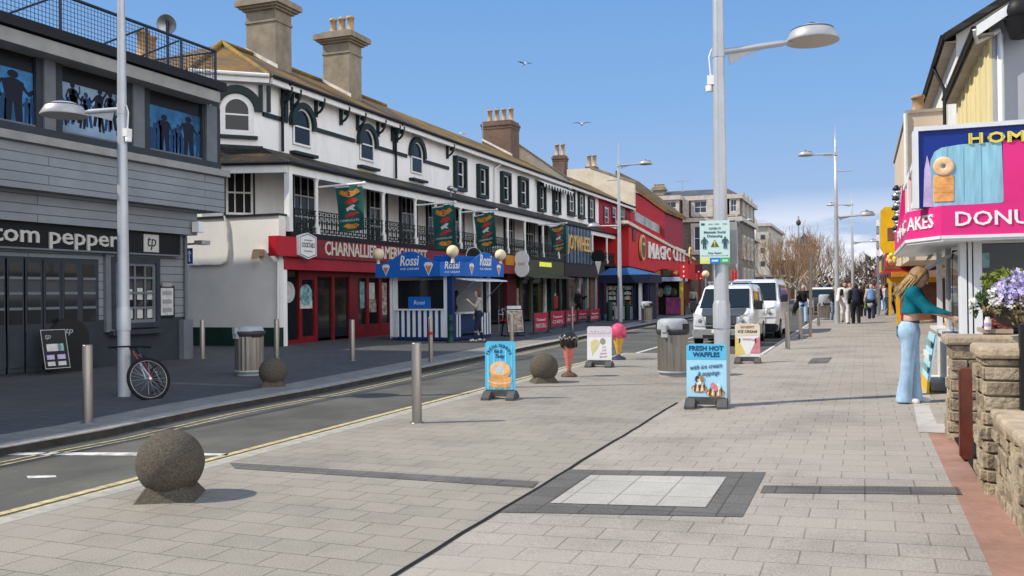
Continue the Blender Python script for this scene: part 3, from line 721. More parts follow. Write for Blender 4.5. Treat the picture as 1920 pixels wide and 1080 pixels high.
def chimney(par, x0, x1, xs, yb0, yb1, ytop, mat, npots, cap=True, pot='pale_pot', poth=.6, depth=1.2, pr=.14, label=None, wt=None, lead=True):
    """stack whose street-perpendicular face spans columns x0..x1 of the photo, base rows yb0/yb1 on the roof"""
    b = roof_hit(x1, yb1); a = PS(x0, yb0, b.y); zt = PS((x0 + x1) / 2, ytop, b.y).z
    t0, t1 = a.x, b.x; s0, s1 = b.y, b.y + depth
    mb = MB(); zb = min(roof_z(t1), roof_z(max(t0, TRG))) - .5
    mb.box(t0, t1, s0, s1, zb, zt - .5 if cap else zt)
    c = mb.build('chimney', mat, par)
    if cap == 'stone':
        mb = MB(); mb.box(t0 - .04, t1 + .04, s0 - .04, s1 + .04, zt - .95, zt - .88)
        for k, (o, za, zc) in enumerate(((.10, zt - .5, zt - .42), (.20, zt - .42, zt - .34), (.30, zt - .34, zt - .16))): mb.box(t0 - o, t1 + o, s0 - o, s1 + o, za, zc)
        mb.prism([(t0 - .28, s0 - .28, zt - .16), (t1 + .28, s0 - .28, zt - .16), (t1 + .28, s1 + .28, zt - .16), (t0 - .28, s1 + .28, zt - .16)], (0, 0, .05))
        mb.box(t0 - .05, t1 + .05, s0 - .05, s1 + .05, zt - .11, zt); mb.build('chimney_cap', mat, c)
    elif cap:
        mb = MB(); mb.box(t0 - .03, t1 + .03, s0 - .03, s1 + .03, zt - .5, zt - .32); mb.box(t0 - .08, t1 + .08, s0 - .08, s1 + .08, zt - .32, zt - .16); mb.box(t0, t1, s0, s1, zt - .16, zt)
        mb.build('chimney_cap', mat, c)
    mb = MB(); L = t1 - t0
    pots(mb, [(t0 + L * (i + .5) / npots, (s0 + s1) / 2, zt) for i in range(npots)], poth, pr); mb.build('chimney_pots', pot, c)
    if lead:
        mb = MB()
        mb.prism([(t0, s0 - .02, roof_z(t0) + .02), (t1 + .1, s0 - .02, roof_z(t1 + .1) + .02), (t1 + .1, s0 - .02, roof_z(t1 + .1) + .16), (t0, s0 - .02, roof_z(t0) + .16)], (0, -.02, 0))
        mb.build('flashing', 'lead', c)
    return c

def house_shell(name, label, s0, s1, wall_mat, roof_mat, hip=False, ze=ZE):
    h = thing(name, label, 'house', (TW, s0, 0))
    if not hip:
        mb = MB(); mb.box(TW - 6, TW, s0, s1, 0, ze - .05); mb.build('wall', wall_mat, h)
        mb = MB(); n = 1
        mb.prism([(TW + .38, s0, ze + .0), (TRG, s0, ZRG), (TRG - 4.2, s0, ze), (TRG - 4.2, s0, ze - .1), (TRG, s0, ZRG - .12), (TW + .38, s0, ze - .1)], (0, s1 - s0, 0)); mb.build('roof', roof_mat, h)
    mb = MB(); mb.box(TW + .28, TW + .40, s0, s1, ze - .22, ze - .02); mb.build('fascia_board', 'white_paint', h)
    mb = MB(); mb.tube([(TW + .45, s0, ze + .01), (TW + .45, s1, ze + .01)], .065, 8); mb.build('gutter', 'gutter_black', h)
    return h

# ---- corner house with arched windows
hA = house_shell('terrace_house', 'white corner house with green trimmed arched windows and two stone chimneys above the balcony', S0, S1, 'white_render', 'roof_tile', hip=True)
CH = 1.3
A0 = Vector((TW, S0, 0)); A1 = Vector((TW - CH, S0 - CH, 0))
_ze = PS(450, 407, B0 - .46).z; _se = B0 - .06
mb = MB(); mb.prism([(TW, S0, _ze), (TW, S1, _ze), (TW - 6.2, S1, _ze), (TW - 6.2, S0 - CH, _ze), (TW - CH, S0 - CH, _ze)], (0, 0, ZE - .05 - _ze)); mb.build('wall', 'white_render', hA)
mb = MB(); mb.box(TW - 6.2, TW - .003, _se, S1, 0, _ze); mb.build('ground_floor_wall', 'white_render', hA)
e = .38; apex = Vector((TRG, PT(405, 75, TRG).y + .3, ZRG))
E0 = Vector((TW + e, S0 - e * .41, ZE)); E1 = Vector((TW - CH - .16, S0 - CH - e, ZE)); E2 = Vector((TW - 7.4, S0 - CH - e, ZE))
mb = MB()
mb.poly([E0, Vector((TW + e, S1, ZE)), Vector((TRG, S1, ZRG)), apex]); mb.poly([E1, E0, apex]); mb.poly([E2, E1, apex])
mb.poly([Vector((TRG, S1, ZRG)), Vector((TRG - 4.2, S1, ZE)), E2, apex])
mb.poly([E0, E1, E2, Vector((TRG - 4.2, S1, ZE)), Vector((TW + e, S1, ZE))][::1]); mb.build('roof', 'roof_tile', hA)
mb = MB(); mb.tube([E0 + Vector((0, 0, .02)), apex + Vector((0, 0, .05)), Vector((TRG, S1, ZRG + .05))], .09, 8); mb.tube([E1 + Vector((0, 0, .02)), apex + Vector((0, 0, .05))], .09, 8); mb.build('ridge_tiles', 'roof_mossy', hA)
mb = MB(); d = (E0 - E1).normalized(); nq = Vector((d.y, -d.x, 0)); q = nq if nq.dot(Vector((1, -1, 0))) > 0 else -nq
mb.obox(E1 - q * .10 - RZ * .22, E0 - E1, q * .09, RZ * .20); mb.tube([E1 + q * .04, E0 + q * .04], .065, 8); mb.build('fascia_board', 'white_paint', hA)
# arched windows on the street face
for (x0, x1, ytop, ybot) in ((548, 567, 199, 270), (673, 687, 238, 298), (769, 780, 263, 323)):
    a = sy(x0, 250); wd = 1.05; z0 = PT(x0, ybot, TW).z; z1 = PT(x0, ytop, TW).z
    sash_window(hA, (TW, a, z0), RY, RZ, wd, z1 - z0, 'green_trim', (1, 2), True, sur=.20, out=.16, arch=True, archonly=True)
# arched window and trim on the canted corner
cd = (A0 - A1).normalized()
pA = PP(418, 250, A0, A1); pB = PP(470, 250, A0, A1); ztop = PP(442, 182, A0, A1).z; zb = PP(442, 248, A0, A1).z
sash_window(hA, (pA.x, pA.y, zb), cd, RZ, (pB - pA).length, ztop - zb, 'white_paint', (1, 2), False, sur=.10, out=.06, arch=True)
nC = cd.cross(RZ)
mb = MB()
r0 = (pB - pA).length / 2; cx = pA.lerp(pB, .5); zc = ztop - r0
def cpt(a, z, c): return Vector((cx.x, cx.y, 0)) + cd * a + RZ * z + nC * c
for i in range(14):
    a0, a1 = PI * i / 14, PI * (i + 1) / 14
    v = [cpt(math.cos(a) * r, zc + math.sin(a) * r, c) for c in (.004, .14) for (a, r) in ((a0, r0 + .12), (a1, r0 + .12), (a1, r0 + .36), (a0, r0 + .36))]
    mb.add(v, [(4, 5, 6, 7), (0, 1, 5, 4), (2, 3, 7, 6)])
L0 = (A1 - Vector((cx.x, cx.y, 0))).dot(cd); L1 = (A0 - Vector((cx.x, cx.y, 0))).dot(cd)
for (za, zb_, c) in ((zc - .12, zc + .0, .06),): mb.obox(cpt(r0 + .36, za, .004), cd * (L1 - r0 - .36), RZ * .14, nC * c); mb.obox(cpt(L0, za, .004), cd * (-r0 - .36 - L0), RZ * .14, nC * c)
mb.obox(cpt(-r0 - .2, zb - .20, .004), cd * (2 * r0 + .4), RZ * .10, nC * .12); mb.obox(cpt(L0, zb - .62, .004), cd * (L1 - L0), RZ * .22, nC * .05)
for a in (r0 + .55, L1 - .06): mb.obox(cpt(a - .06, zc, .005), cd * .12, RZ * (ZE - .25 - zc), nC * .12)
mb.build('green_trim', 'green_trim', hA)
# string course and corbels
zsc = 7.24
xs = [S0] + [v for (x0, x1) in ((545, 572), (670, 692), (766, 785)) for v in (sy(x0, 255) - .22, sy(x0, 255) + 1.32)] + [S1 - .35]
for a, b in zip(xs[0::2], xs[1::2]):
    mb = MB(); mb.box(TW + .003, TW + .06, a, b, zsc - .07, zsc + .07); mb.build('string_course', 'green_trim', hA)
for x in (528, 545, 590, 637, 668, 706, 733, 741, 836):
    mb = MB(); corbel(mb, sy(x, 200), ZE - .1); mb.build('corbel', 'green_trim', hA)
for x in (534, 737):
    mb = MB(); mb.box(TW + .004, TW + .09, sy(x, 200) - .08, sy(x, 200) + .08, zsc, ZE - .1); mb.build('timber_post', 'green_trim', hA)
for x in (525, 738):
    mb = MB(); mb.tube([(TW + .42, sy(x, 250), ZE - .02), (TW + .1, sy(x, 250), ZE - .4), (TW + .1, sy(x, 250), ZCAN)], .05, 8)
    mb.build('downpipe', 'gutter_black', hA)
chimney(hA, 462, 517, 530, 108, 127, -6, 'chimney_stone', 3, 'stone', 'pale_pot', .62, 1.0, .16)
chimney(hA, 606, 655, 673, 155, 181, 58, 'chimney_stone', 3, 'stone', 'pale_pot', .68, 1.0, .16)
p = PT(268, 90, -24); mb = MB(); pots(mb, [(-24, p.y, p.z - .5), (-24.5, p.y + .9, p.z - .4)], 1.1, .24); mb.box(-24.9, -23.6, p.y - .4, p.y + 1.4, 7, p.z - .45); mb.build('rear_chimney', 'terracotta', hA)

# ---- white house with tall sash windows, then the next, then the red one
hB = house_shell('terrace_house', 'long white terrace house with six tall narrow sash windows and mossy orange roof', S1, S2, 'white_render', 'roof_mossy')
for (x0, x1, yt, yb) in ((852, 867, 297, 352), (895, 908, 312, 366), (939, 951, 325, 376), (972, 984, 334, 384), (1008, 1017, 345, 393), (1036, 1045, 352, 398)):
    a, b = sy(x0, 330), sy(x1, 330); z0, z1 = PT(x0, yb - 2, TW).z, PT(x0, yt + 2, TW).z
    sash_window(hB, (TW, a, z0), RY, RZ, min(1.15, b - a), z1 - z0, 'green_trim', (1, 2), False, sur=.16, out=.20)
mb = MB(); mb.tube([(TW + .42, sy(933, 330), ZE), (TW + .1, sy(925, 330), ZE - .5), (TW + .1, sy(924, 330), ZCAN)], .05, 8); mb.build('downpipe', 'white_pipe', hB)
chimney(hB, 904, 958, 972, 270, 292, 226, 'chimney_brick', 4, True, 'pale_pot', .85, 1.5, .17)
mb = MB(); sP = S2 - .3
mb.prism([(TW + .35, sP, ZE - .3), (TW + .35, sP, ZE + .22), (TRG + .2, sP, ZRG + .75), (TRG - 1.2, sP, ZRG + .75), (TRG - 1.2, sP, ZRG - 1)], (0, .35, 0)); pw = mb.build('party_wall', 'cream_render', hB)
mb = MB(); mb.prism([(TW + .38, sP - .05, ZE + .22), (TW + .38, sP - .05, ZE + .30), (TRG + .2, sP - .05, ZRG + .84), (TRG + .2, sP - .05, ZRG + .75)], (0, .45, 0)); mb.build('coping', 'chimney_stone', pw)
mb = MB(); nA = 22; a, b = sy(1003, 340), sy(1060, 350)          # scalloped awning over the last two windows
for i in range(nA):
    y0, y1 = a + (b - a) * i / nA, a + (b - a) * (i + 1) / nA
    mb.prism([(TW + .55, y0, ZE - .55), (TW + .55, (y0 + y1) / 2, ZE - .78), (TW + .55, y1, ZE - .55)], (.02, 0, 0), i % 2)
mb.prism([(TW + .1, a, ZE - .28), (TW + .57, a, ZE - .5), (TW + .57, a, ZE - .56), (TW + .1, a, ZE - .32)], (0, b - a, 0)); mb.build('awning', ['white_paint', 'green_trim'], hB)
hC = house_shell('terrace_house', 'narrow white terrace house with three sash windows, next to the dark red house', S2, S3, 'white_render', 'roof_mossy')
for (x0, x1, yt, yb) in ((1064, 1074, 356, 396), (1084, 1092, 364, 402), (1103, 1111, 372, 409)):
    a, b = sy(x0, 380), sy(x1, 380); z0, z1 = PT(x0, yb - 1, TW).z, PT(x0, yt + 1, TW).z
    sash_window(hC, (TW, a, z0), RY, RZ, min(1.2, b - a), z1 - z0, 'green_trim', (2, 2), True, sur=.16, out=.15)
chimney(hC, 1036, 1058, 1060, 318, 322, 291, 'chimney_brick', 2, True, 'pale_pot', 1.0, 1.0, .2, lead=False)
hD = house_shell('terrace_house', 'dark red terrace house with small white windows beside the arcade', S3, S4, 'red_wall', 'roof_tile')
for x0 in (1132, 1147, 1163):
    a = sy(x0, 400); z0, z1 = PT(x0, 424, TW).z, PT(x0, 388, TW).z
    sash_window(hD, (TW, a, z0), RY, RZ, 1.1, z1 - z0, 'red_gloss', (1, 2), True, sur=.08, out=.08)
chimney(hD, 1097, 1117, 1119, 340, 352, 312, 'chimney_brick', 2, True, 'pale_pot', 1.0, 1.0, .2, lead=False)
mb = MB(); mb.prism([(TW + .35, S4, ZE - .4), (TW + .35, S4, PS(1183, 344, S4).z), (TRG, S4, PS(1125, 314, S4).z), (TRG - 2, S4, PS(1125, 314, S4).z), (TRG - 2, S4, ZE)], (0, .4, 0)); pw = mb.build('party_wall', 'cream_render', hD)
mb = MB(); mb.prism([(TW + .42, S4 - .06, PS(1183, 344, S4).z), (TW + .42, S4 - .06, PS(1183, 344, S4).z + .18), (TRG, S4 - .06, PS(1125, 314, S4).z + .16), (TRG, S4 - .06, PS(1125, 314, S4).z)], (0, .5, 0)); mb.build('coping', 'chimney_stone', pw)

# ---- the veranda: roof, posts, railings, deck; one long structure in front of all the houses
BE = sb(1166, 460)
ver = thing('balcony', 'long first floor balcony with white posts and green iron railing along the terrace', 'balcony', (TB, B0, 0))
mb = MB()
c0 = Vector((TB + .12, B0 - .12, ZBEAM + .18)); c1 = Vector((TW, S0 + .1, ZCAN)); 
mb.poly([c0, (TB + .12, BE, ZBEAM + .18), (TW, BE, ZCAN), (TW, S0, ZCAN)])
k0 = Vector((TW - CH, S0 - CH - .75, ZBEAM + .18)); k1 = Vector((TW - CH, S0 - CH, ZCAN))
mb.poly([k0, c0, (TW, S0, ZCAN), k1]); mb.poly([c0, k0, k1, (TW, S0, ZCAN), (TW, BE, ZCAN - .1), (TB + .12, BE, ZBEAM + .12)][::-1])
mb.build('canopy_roof', 'slate_dark', ver)
mb = MB(); mb.tube([c0 + Vector((.05, 0, 0)), (TB + .17, BE, ZBEAM + .18)], .06, 8); mb.tube([c0 + Vector((0, -.05, 0)), k0 + Vector((0, -.05, 0))], .06, 8); mb.build('gutter', 'gutter_black', ver)
mb = MB(); mb.box(TB - .04, TB + .08, B0 - .06, BE, ZBEAM - .12, ZBEAM + .12)
d = k0 - c0; mb.obox(c0 - RZ * .28 - RX * .1, d, Vector((0, .1, 0)), RZ * .22); mb.build('beam', 'white_paint', ver)
mb = MB(); mb.box(TW, TB + .1, B0, BE, ZDECK - .16, ZDECK); mb.build('deck', 'gutter_black', ver)
posts = [541, 593, 718, 778, 816, 836, 862, 888, 951, 983, 1017]
posts = [sb(x, 380) for x in posts] + [sb(x, 420) for x in (1046, 1080, 1110, 1137, 1163)]
for i, y in enumerate(posts):
    mb = MB()
    if i == 0: mb.box(TB - .09, TB + .09, y - .09, y + .09, ZDECK, ZBEAM - .1)
    else: mb.tube([(TB, y, ZDECK), (TB, y, ZBEAM - .1)], .065, 10); mb.box(TB - .08, TB + .08, y - .08, y + .08, ZDECK, ZDECK + .25); mb.lathe([(.07, 0), (.11, .1)], (TB, y, ZBEAM - .22), 10)
    mb.build('post', 'white_paint', ver)
# ornate railing: rails, uprights, and pointed arches with drops
rail_end = BE
for a, b in zip([B0] + posts[1:], posts[1:] + [rail_end]):
    if b - a < .4: continue
    mb = MB()
    for z in (ZDECK + .06, ZDECK + .17, ZRAIL - .02, ZRAIL - .17): mb.bar((TB + .02, a, z), (TB + .02, b, z), .035)
    n = max(2, int((b - a) / .28))
    for i in range(n):
        y0 = a + (b - a) * i / n; y1 = a + (b - a) * (i + 1) / n; ym = (y0 + y1) / 2
        mb.bar((TB + .02, y0, ZDECK), (TB + .02, y0, ZRAIL), .022)
        zl, zh = ZDECK + .17, ZRAIL - .17
        mb.tube([(TB + .02, y0 + .02, zl), (TB + .02, y0 + .05, zl + .25), (TB + .02, ym, zh)], .012, 4, smooth=False); mb.tube([(TB + .02, y1 - .02, zl), (TB + .02, y1 - .05, zl + .25), (TB + .02, ym, zh)], .012, 4, smooth=False)
        mb.lathe([(.05, -.012), (.05, .012)], (TB + .02, ym, zl + .2), 8, ax=(1, 0, 0)); mb.bar((TB + .02, ym, zl), (TB + .02, ym, zh), .014)
        mb.lathe([(.045, -.012), (.045, .012)], (TB + .02, ym, ZRAIL - .095), 8, ax=(1, 0, 0)); mb.lathe([(.045, -.012), (.045, .012)], (TB + .02, ym, ZDECK + .115), 8, ax=(1, 0, 0))
    mb.build('railing', 'black_iron', ver)
# end railing of the first bay (towards the camera)
mb = MB()
# french windows behind the balcony (first floor of each house)
def french(h, s, w_=1.2, z0=3.45, z1=5.55, cols=3): sash_window(h, (TW, s, z0), RY, RZ, w_, z1 - z0, 'green_trim', (cols, 3), False, sur=.12, out=.08)
for x in (548, 690, 750, 800): french(hA, sy(x, 360), 1.3)
for x in (846, 900, 945, 985, 1010): french(hB, sy(x, 390), 1.2)
for x in (1066, 1095): french(hC, sy(x, 420), 1.2)
# first-floor window in the canted corner, above the flat roof
pA = PP(423, 360, A0, A1); pB = PP(474, 360, A0, A1); z0 = PP(450, 403, A0, A1).z; z1 = PP(450, 320, A0, A1).z
sash_window(hA, (pA.x, pA.y, z0), cd, RZ, (pB - pA).length, z1 - z0, 'green_trim', (3, 2), False, sur=.06, out=.06, glass='dark_interior')

p = PT(845, 353, TB - .4); mb = MB(); mb.ball(p, .16, 8, sc=(1, 1, .7)); mb.tube([p, p + Vector((.25, .1, -.12))], [.08, .12], 10); mb.bar(p, (p.x, p.y, p.z - .45), .05); mb.build('floodlight', 'galv', ver)
p = PT(905, 228, TRG + .8); mb = MB(); mb.tube([(p.x, p.y, p.z - 1), (p.x, p.y, p.z + 1.0)], .02, 6); mb.build('aerial', 'galv', hB)
# ---- single-storey white end wall
SE = B0 - .46
ext = thing('flat_roofed_extension', 'single storey white extension with sunlit blank end wall between bar and red diner', 'building', (TB, SE, 0))
zt = PS(450, 407, SE).z
mb = MB(); mb.box(TB - 7, TB - .02, SE, SE + .34, .55, zt); mb.build('wall', 'white_wall', ext)
mb = MB(); mb.box(TB - 7, TB - .015, SE - .015, SE + .35, -.02, .56); mb.build('painted_plinth', 'dark_green', ext)
mb = MB(); mb.box(TB - 7, TB + .0, SE - .05, SE + .40, zt, zt + .06); mb.build('coping', 'gutter_black', ext)
P = lambda x, y, o=.04: PS(x, y, SE - o)
mb = MB(); mb.tube([P(421, 405), P(426, 425), P(429, 470), P(427, 490), P(415, 496), P(356, 497)], .035, 8); mb.build('cable_pipe', 'lead', ext)
p = PS(490, 478, SE); mb = MB(); mb.box(p.x - .12, p.x + .12, SE - .22, SE - .01, p.z - .05, p.z + .16); mb.prism([(p.x - .15, SE - .22, p.z + .12), (p.x + .15, SE - .22, p.z + .12), (p.x + .12, SE - .34, p.z - .14), (p.x - .12, SE - .34, p.z - .14)], (0, .04, .03)); mb.build('floodlight', 'pale_pot', ext)
mb = MB(); mb.tube([PS(521, 490, SE - .06), PS(521, 640, SE - .06)], .04, 8); mb.build('downpipe', 'white_pipe', ext)
# ================================================================== SHOPFRONTS under the balcony
M('red_lit', (.42, .016, .03), .35, var=.08, scale=2)
M('lamp_glow', (1.0, .45, .16), .5, var=0, emit=1.6)
M('neon_red', (1.0, .08, .04), .5, var=0, emit=2.2)
M('neon_orange', (1.0, .35, .06), .5, var=0, emit=2.2)
M('neon_yellow', (.75, .8, .08), .5, var=0, emit=.35)
M('sign_white', (.74, .75, .74), .45, var=.03)
M('sign_black', (.012, .012, .014), .45, var=0)
M('olive', (.075, .075, .045), .6, var=.15, scale=2)
M('poster_mix', (.40, .33, .27), .5, var=.6, scale=7)
M('poster_teal', (.20, .38, .38), .5, var=.5, scale=6)
M('gold_letter', (.62, .42, .17), .5, var=.12, scale=6)
M('flag_green', (.012, .085, .075), .75, var=.15, scale=3)
M('flag_orange', (.55, .22, .03), .7, var=.25, scale=9)
M('flag_red', (.42, .03, .03), .7, var=.2, scale=9)
M('flag_white', (.55, .56, .52), .7, var=.15, scale=9)
M('timber_brown', (.15, .075, .04), .6, var=.25, scale=4)
TS = TB - .55
def fasc(name, mat, s0, s1, z0, z1, t0, t1, par): mb = MB(); mb.box(t0, t1, s0, s1, z0, z1); return mb.build(name, mat, par)
# --- red diner
s_a = sb(531, 500); s_b = PT(800, 470, TB).y
din = thing('diner_shopfront', 'dark red diner shopfront with white lettered sign below the balcony', 'shop', (TB, s_a, 0))
fasc('fascia', 'red_gloss', s_a + .02, s_b, ZSG0 + .04, ZDECK - .17, TB - .1, TB + .10, din)
fasc('lower_fascia', 'red_sign', s_a + .02, s_b, 2.28, ZSG0 + .03, TB - .1, TB + .02, din)
pr = PS(503, 441, SE - .3); p2 = PS(530, 479, SE - .3)
mb = MB(); mb.box(pr.x, TB + .18, SE - .3, SE + .75, p2.z + .0, pr.z - .02); e_ = mb.build('end_sign_box', 'red_lit', din)
mb = MB(); mb.box(pr.x, TB + .18, SE - .33, SE - .3, p2.z + .02, p2.z + .07); mb.box(TB + .12, TB + .185, SE - .33, SE - .3, p2.z + .07, pr.z - .05); mb.build('light_strip', 'red_sign', e_)
for st, x0, x1 in (('CHARNALLIES', 609, 705), ('AMERICAN', 712, 773), ('REST', 776, 800)):
    a, b = PT(x0, 470, TB + .1).y, PT(x1, 475, TB + .1).y
    mb = MB(); mb.text(st, (TB + .10, a, ZSG0 + .17), RY, RZ, .42, b - a, .02, bold=.018); mb.build('lettering', 'cream_letter', din)
mb = MB(); mb.box(TW + .02, TS - .9, s_a, s_b, 0, 2.6); mb.build('interior', 'dark_interior', din)
mb = MB(); mb.box(TS - .02, TS, s_a + .1, s_b, .1, 2.3); mb.build('shop_glass', 'glass_dark', din)
def stall_bar(par, x0, x1, mat='red_gloss', zz=(0, 2.3), d=.07, nm='mullion'):
    mb = MB(); a, b = PT(x0, 560, TS).y, PT(x1, 560, TS).y; mb.box(TS, TS + d, a, b, *zz); return mb.build(nm, mat, par)
for x0, x1 in ((528, 532), (557, 563), (586, 592), (620, 624), (652, 668), (684, 689), (708, 713), (728, 734)): stall_bar(din, x0, x1)
for x0, x1, z0, z1 in ((532, 557, 0, .12), (563, 586, 0, .2), (563, 586, 2.0, 2.3), (592, 652, 2.12, 2.3), (668, 734, 0, .45), (668, 734, 2.1, 2.3)):
    mb = MB(); a, b = PT(x0, 560, TS).y, PT(x1, 560, TS).y; mb.box(TS + .001, TS + .06, a, b, z0, z1); mb.build('door_rail', 'red_gloss', din)
a, b = PT(520, 560, TB).y, PT(528, 560, TB).y
mb = MB(); mb.box(TB - .25, TB + .0, SE + .36, b + .1, 0, 2.6); mb.build('corner_pilaster', 'white_render', din)
def panel(par, x0, x1, y0, y1, mat, T, nm='poster', d=.012):
    mb = MB(); p, q = PT(x0, y0, T), PT(x1, y1, T); mb.box(T, T + d, p.y, q.y, q.z, p.z); return mb.build(nm, mat, par)
panel(din, 562, 585, 562, 578, 'paper', TS + .062)
pp = PT(573, 553, TS + .07); mb = MB(); mb.lathe([(.34, 0), (.34, .02)], pp, 24, ax=(1, 0, 0)); mb.build('door_sign', 'poster_teal', din)
panel(din, 674, 683, 528, 578, 'poster_teal', TS + .004); panel(din, 691, 702, 530, 561, 'paper', TS + .004); panel(din, 690, 705, 562, 585, 'poster_mix', TS + .004); panel(din, 712, 725, 530, 590, 'poster_mix', TS + .004)
pp = PT(541, 548, TS + .006); mb = MB(); mb.lathe([(.30, 0), (.33, 0), (.33, .008), (.30, .008)], pp, 24, ax=(1, 0, 0)); mb.build('window_emblem', 'paper', din)
for x, y in ((608, 541), (625, 533), (633, 530)):
    pp = PT(x, y, TS - .55); mb = MB(); mb.lathe([(.02, .14), (.10, .06), (.12, -.10), (.05, -.14)], pp, 12); mb.build('hanging_lamp', 'lamp_glow' if x < 620 else 'neon_red', din)
for x, y, w_, mat in ((600, 600, .5, 'timber_brown'), (628, 590, .9, 'timber_brown')):
    pp = PT(x, y, TS - .5); mb = MB(); mb.box(pp.x - .3, pp.x + .1, pp.y - w_ / 2, pp.y + w_ / 2, pp.z - .04, pp.z); mb.box(pp.x - .12, pp.x - .06, pp.y - .03, pp.y + .03, .05, pp.z - .04); mb.build('table', mat, din)
# hexagonal sign standing out from the fascia
ph = PT(580, 461, TB + .32)
hexs = thing('hanging_sign', 'white six sided cocktails sign with dark border on the red diner fascia', 'sign', (TB + .1, ph.y, ph.z))
mb = MB()
def hexpts(r, h, x): return [(x, ph.y, ph.z + h), (x, ph.y + r, ph.z + h * .72), (x, ph.y + r, ph.z - h * .72), (x, ph.y, ph.z - h), (x, ph.y - r, ph.z - h * .72), (x, ph.y - r, ph.z + h * .72)]
mb.prism(hexpts(.46, .40, TB + .16), (.12, 0, 0)); mb.build('board', 'sign_white', hexs)
mb = MB()
for r0, r1, x in ((.425, .40, TB + .281),):
    o, i = hexpts(r0, .37, x), hexpts(r1, .345, x)
    for k in range(6): mb.poly([o[k], o[(k + 1) % 6], i[(k + 1) % 6], i[k]][::-1])
mb.build('border', 'sign_black', hexs)
mb = MB(); mb.text('COCKTAILS', (TB + .281, ph.y, ph.z - .045), RY, RZ, .14, .68, .004, bold=.02, align='c'); mb.build('lettering', 'sign_black', hexs)
for z in (.17, -.16): mb = MB(); mb.box(TB + .281, TB + .284, ph.y - .22, ph.y + .22, ph.z + z - .02, ph.z + z + .02); mb.build('small_lettering', 'galv', hexs)
mb = MB(); mb.box(TB + .08, TB + .17, ph.y - .05, ph.y + .05, ph.z - .1, ph.z + .1); mb.build('bracket', 'gutter_black', hexs)
# --- orange sign shop, olive bar, joywheel amusements
def shopfront(name, label, x0, x1, fmat, wallmat, fz=(2.45, 3.24), glass=True, cat='shop'):
    a, b = PT(x0, 520, TB).y, PT(x1, 520, TB).y
    t = thing(name, label, cat, (TB, a, 0))
    fasc('fascia', fmat, a, b, fz[0], fz[1], TB - .1, TB + .08, t)
    mb = MB(); mb.box(TW + .02, TS - .8, a, b, 0, 2.5); mb.build('interior', 'dark_interior', t)
    mb = MB(); mb.box(TS - .02, TS, a, b, .1, 2.5); mb.build('shop_glass', 'glass_dark', t)
    return t, a, b
sh1, a, b = shopfront('snack_shopfront', 'maroon shopfront behind the blue kiosk with orange picture sign', 801, 970, 'red_gloss', 'maroon')
mb = MB(); p, q = PT(948, 480, TB + .1), PT(968, 500, TB + .1); mb.box(TB + .08, TB + .12, p.y, q.y, q.z + .05, p.z + .05); mb.build('picture_sign', 'flag_orange', sh1)
for x0, x1, m in ((944, 962, 'maroon'), (880, 890, 'maroon'), (835, 842, 'maroon')): stall_bar(sh1, x0, x1, m, (0, 2.5), .2, 'pilaster')
pp = PT(978, 495, TB + .5)
hs = thing('hanging_sign', 'tall white oval hanging sign with pinched waist by the olive shopfront', 'sign', (pp.x - .4, pp.y, pp.z))
mb = MB(); R0 = .36
pts = [(a_ * 1.0, b_) for a_, b_ in arc(0, .22, R0, -35, 215, 18)] + [(a_, b_) for a_, b_ in arc(0, -.22, R0, 145, 395, 18)]
mb.prism([(pp.x + a_, pp.y, pp.z + b_ * 1.1) for a_, b_ in pts], (0, .10, 0)); mb.build('board', 'sign_white', hs)
mb = MB(); mb.text('BAR', (pp.x, pp.y - .004, pp.z - .07), RX, RZ, .16, .36, .004, align='c'); mb.build('lettering', 'galv', hs)
mb = MB(); mb.bar((TB + .05, pp.y + .05, pp.z), (pp.x - .2, pp.y + .05, pp.z), .04); mb.build('bracket', 'gutter_black', hs)
pp = PT(887, 479, TB + .3)
hs = thing('hanging_sign', 'round dark blue and white sign above the kiosk roof', 'sign', (TB + .1, pp.y, pp.z))
mb = MB(); mb.lathe([(.36, 0), (.36, .08)], pp, 24, ax=(.7, -.7, 0)); mb.build('board', 'sign_white', hs)
v = Vector((.7, -.7, 0)).normalized()
mb = MB(); mb.lathe([(.20, .085), (.33, .085), (.33, .09), (.2, .09)], pp, 24, ax=(.7, -.7, 0)); mb.build('ring', 'sign_black', hs)
mb = MB(); mb.bar((TB, pp.y, pp.z), (pp.x - .1, pp.y, pp.z), .05); mb.build('bracket', 'gutter_black', hs)
sh2, a, b = shopfront('bar_shopfront', 'olive green bar front with small bright yellow sign', 972, 1055, 'olive', 'dark_green')
mb = MB(); p, q = PT(1012, 491, TB + .1), PT(1034, 501, TB + .1); mb.box(TB + .08, TB + .11, p.y, q.y, q.z, p.z); mb.build('sign', 'neon_yellow', sh2)
mb = MB(); mb.prism([(TB + .1, a, 2.46), (TB + .75, a, 2.30), (TB + .75, a, 2.26), (TB + .1, a, 2.38)], (0, b - a, 0)); mb.build('awning', 'olive', sh2)
for x0, x1, m, d in ((972, 977, 'olive', .1), (992, 996, 'olive', .1), (1019, 1022, 'lead', .1), (1026, 1031, 'dark_green', .25), (1046, 1050, 'dark_green', .1)): stall_bar(sh2, x0, x1, m, (0, 2.5), d, 'pilaster')
for x0, x1, y0, y1 in ((982, 995, 517, 524), (1001, 1012, 517, 524)): panel(sh2, x0, x1, y0, y1, 'paper', TS + .01, 'window_lettering')
panel(sh2, 966, 973, 540, 575, 'poster_mix', TS + .02); panel(sh2, 1036, 1046, 555, 578, 'flag_red', TS + .05)
sh3, a, b = shopfront('amusement_arcade', 'arcade front with blue striped panel and gold letters spelling a wheel name', 1056, 1132, 'sign_black', 'sign_black', cat='arcade')
pa, pb = PT(1061, 430, TB + .12), PT(1110, 430, TB + .12); zt_ = PT(1085, 427, TB + .12).z; zb_ = PT(1085, 494, TB + .12).z
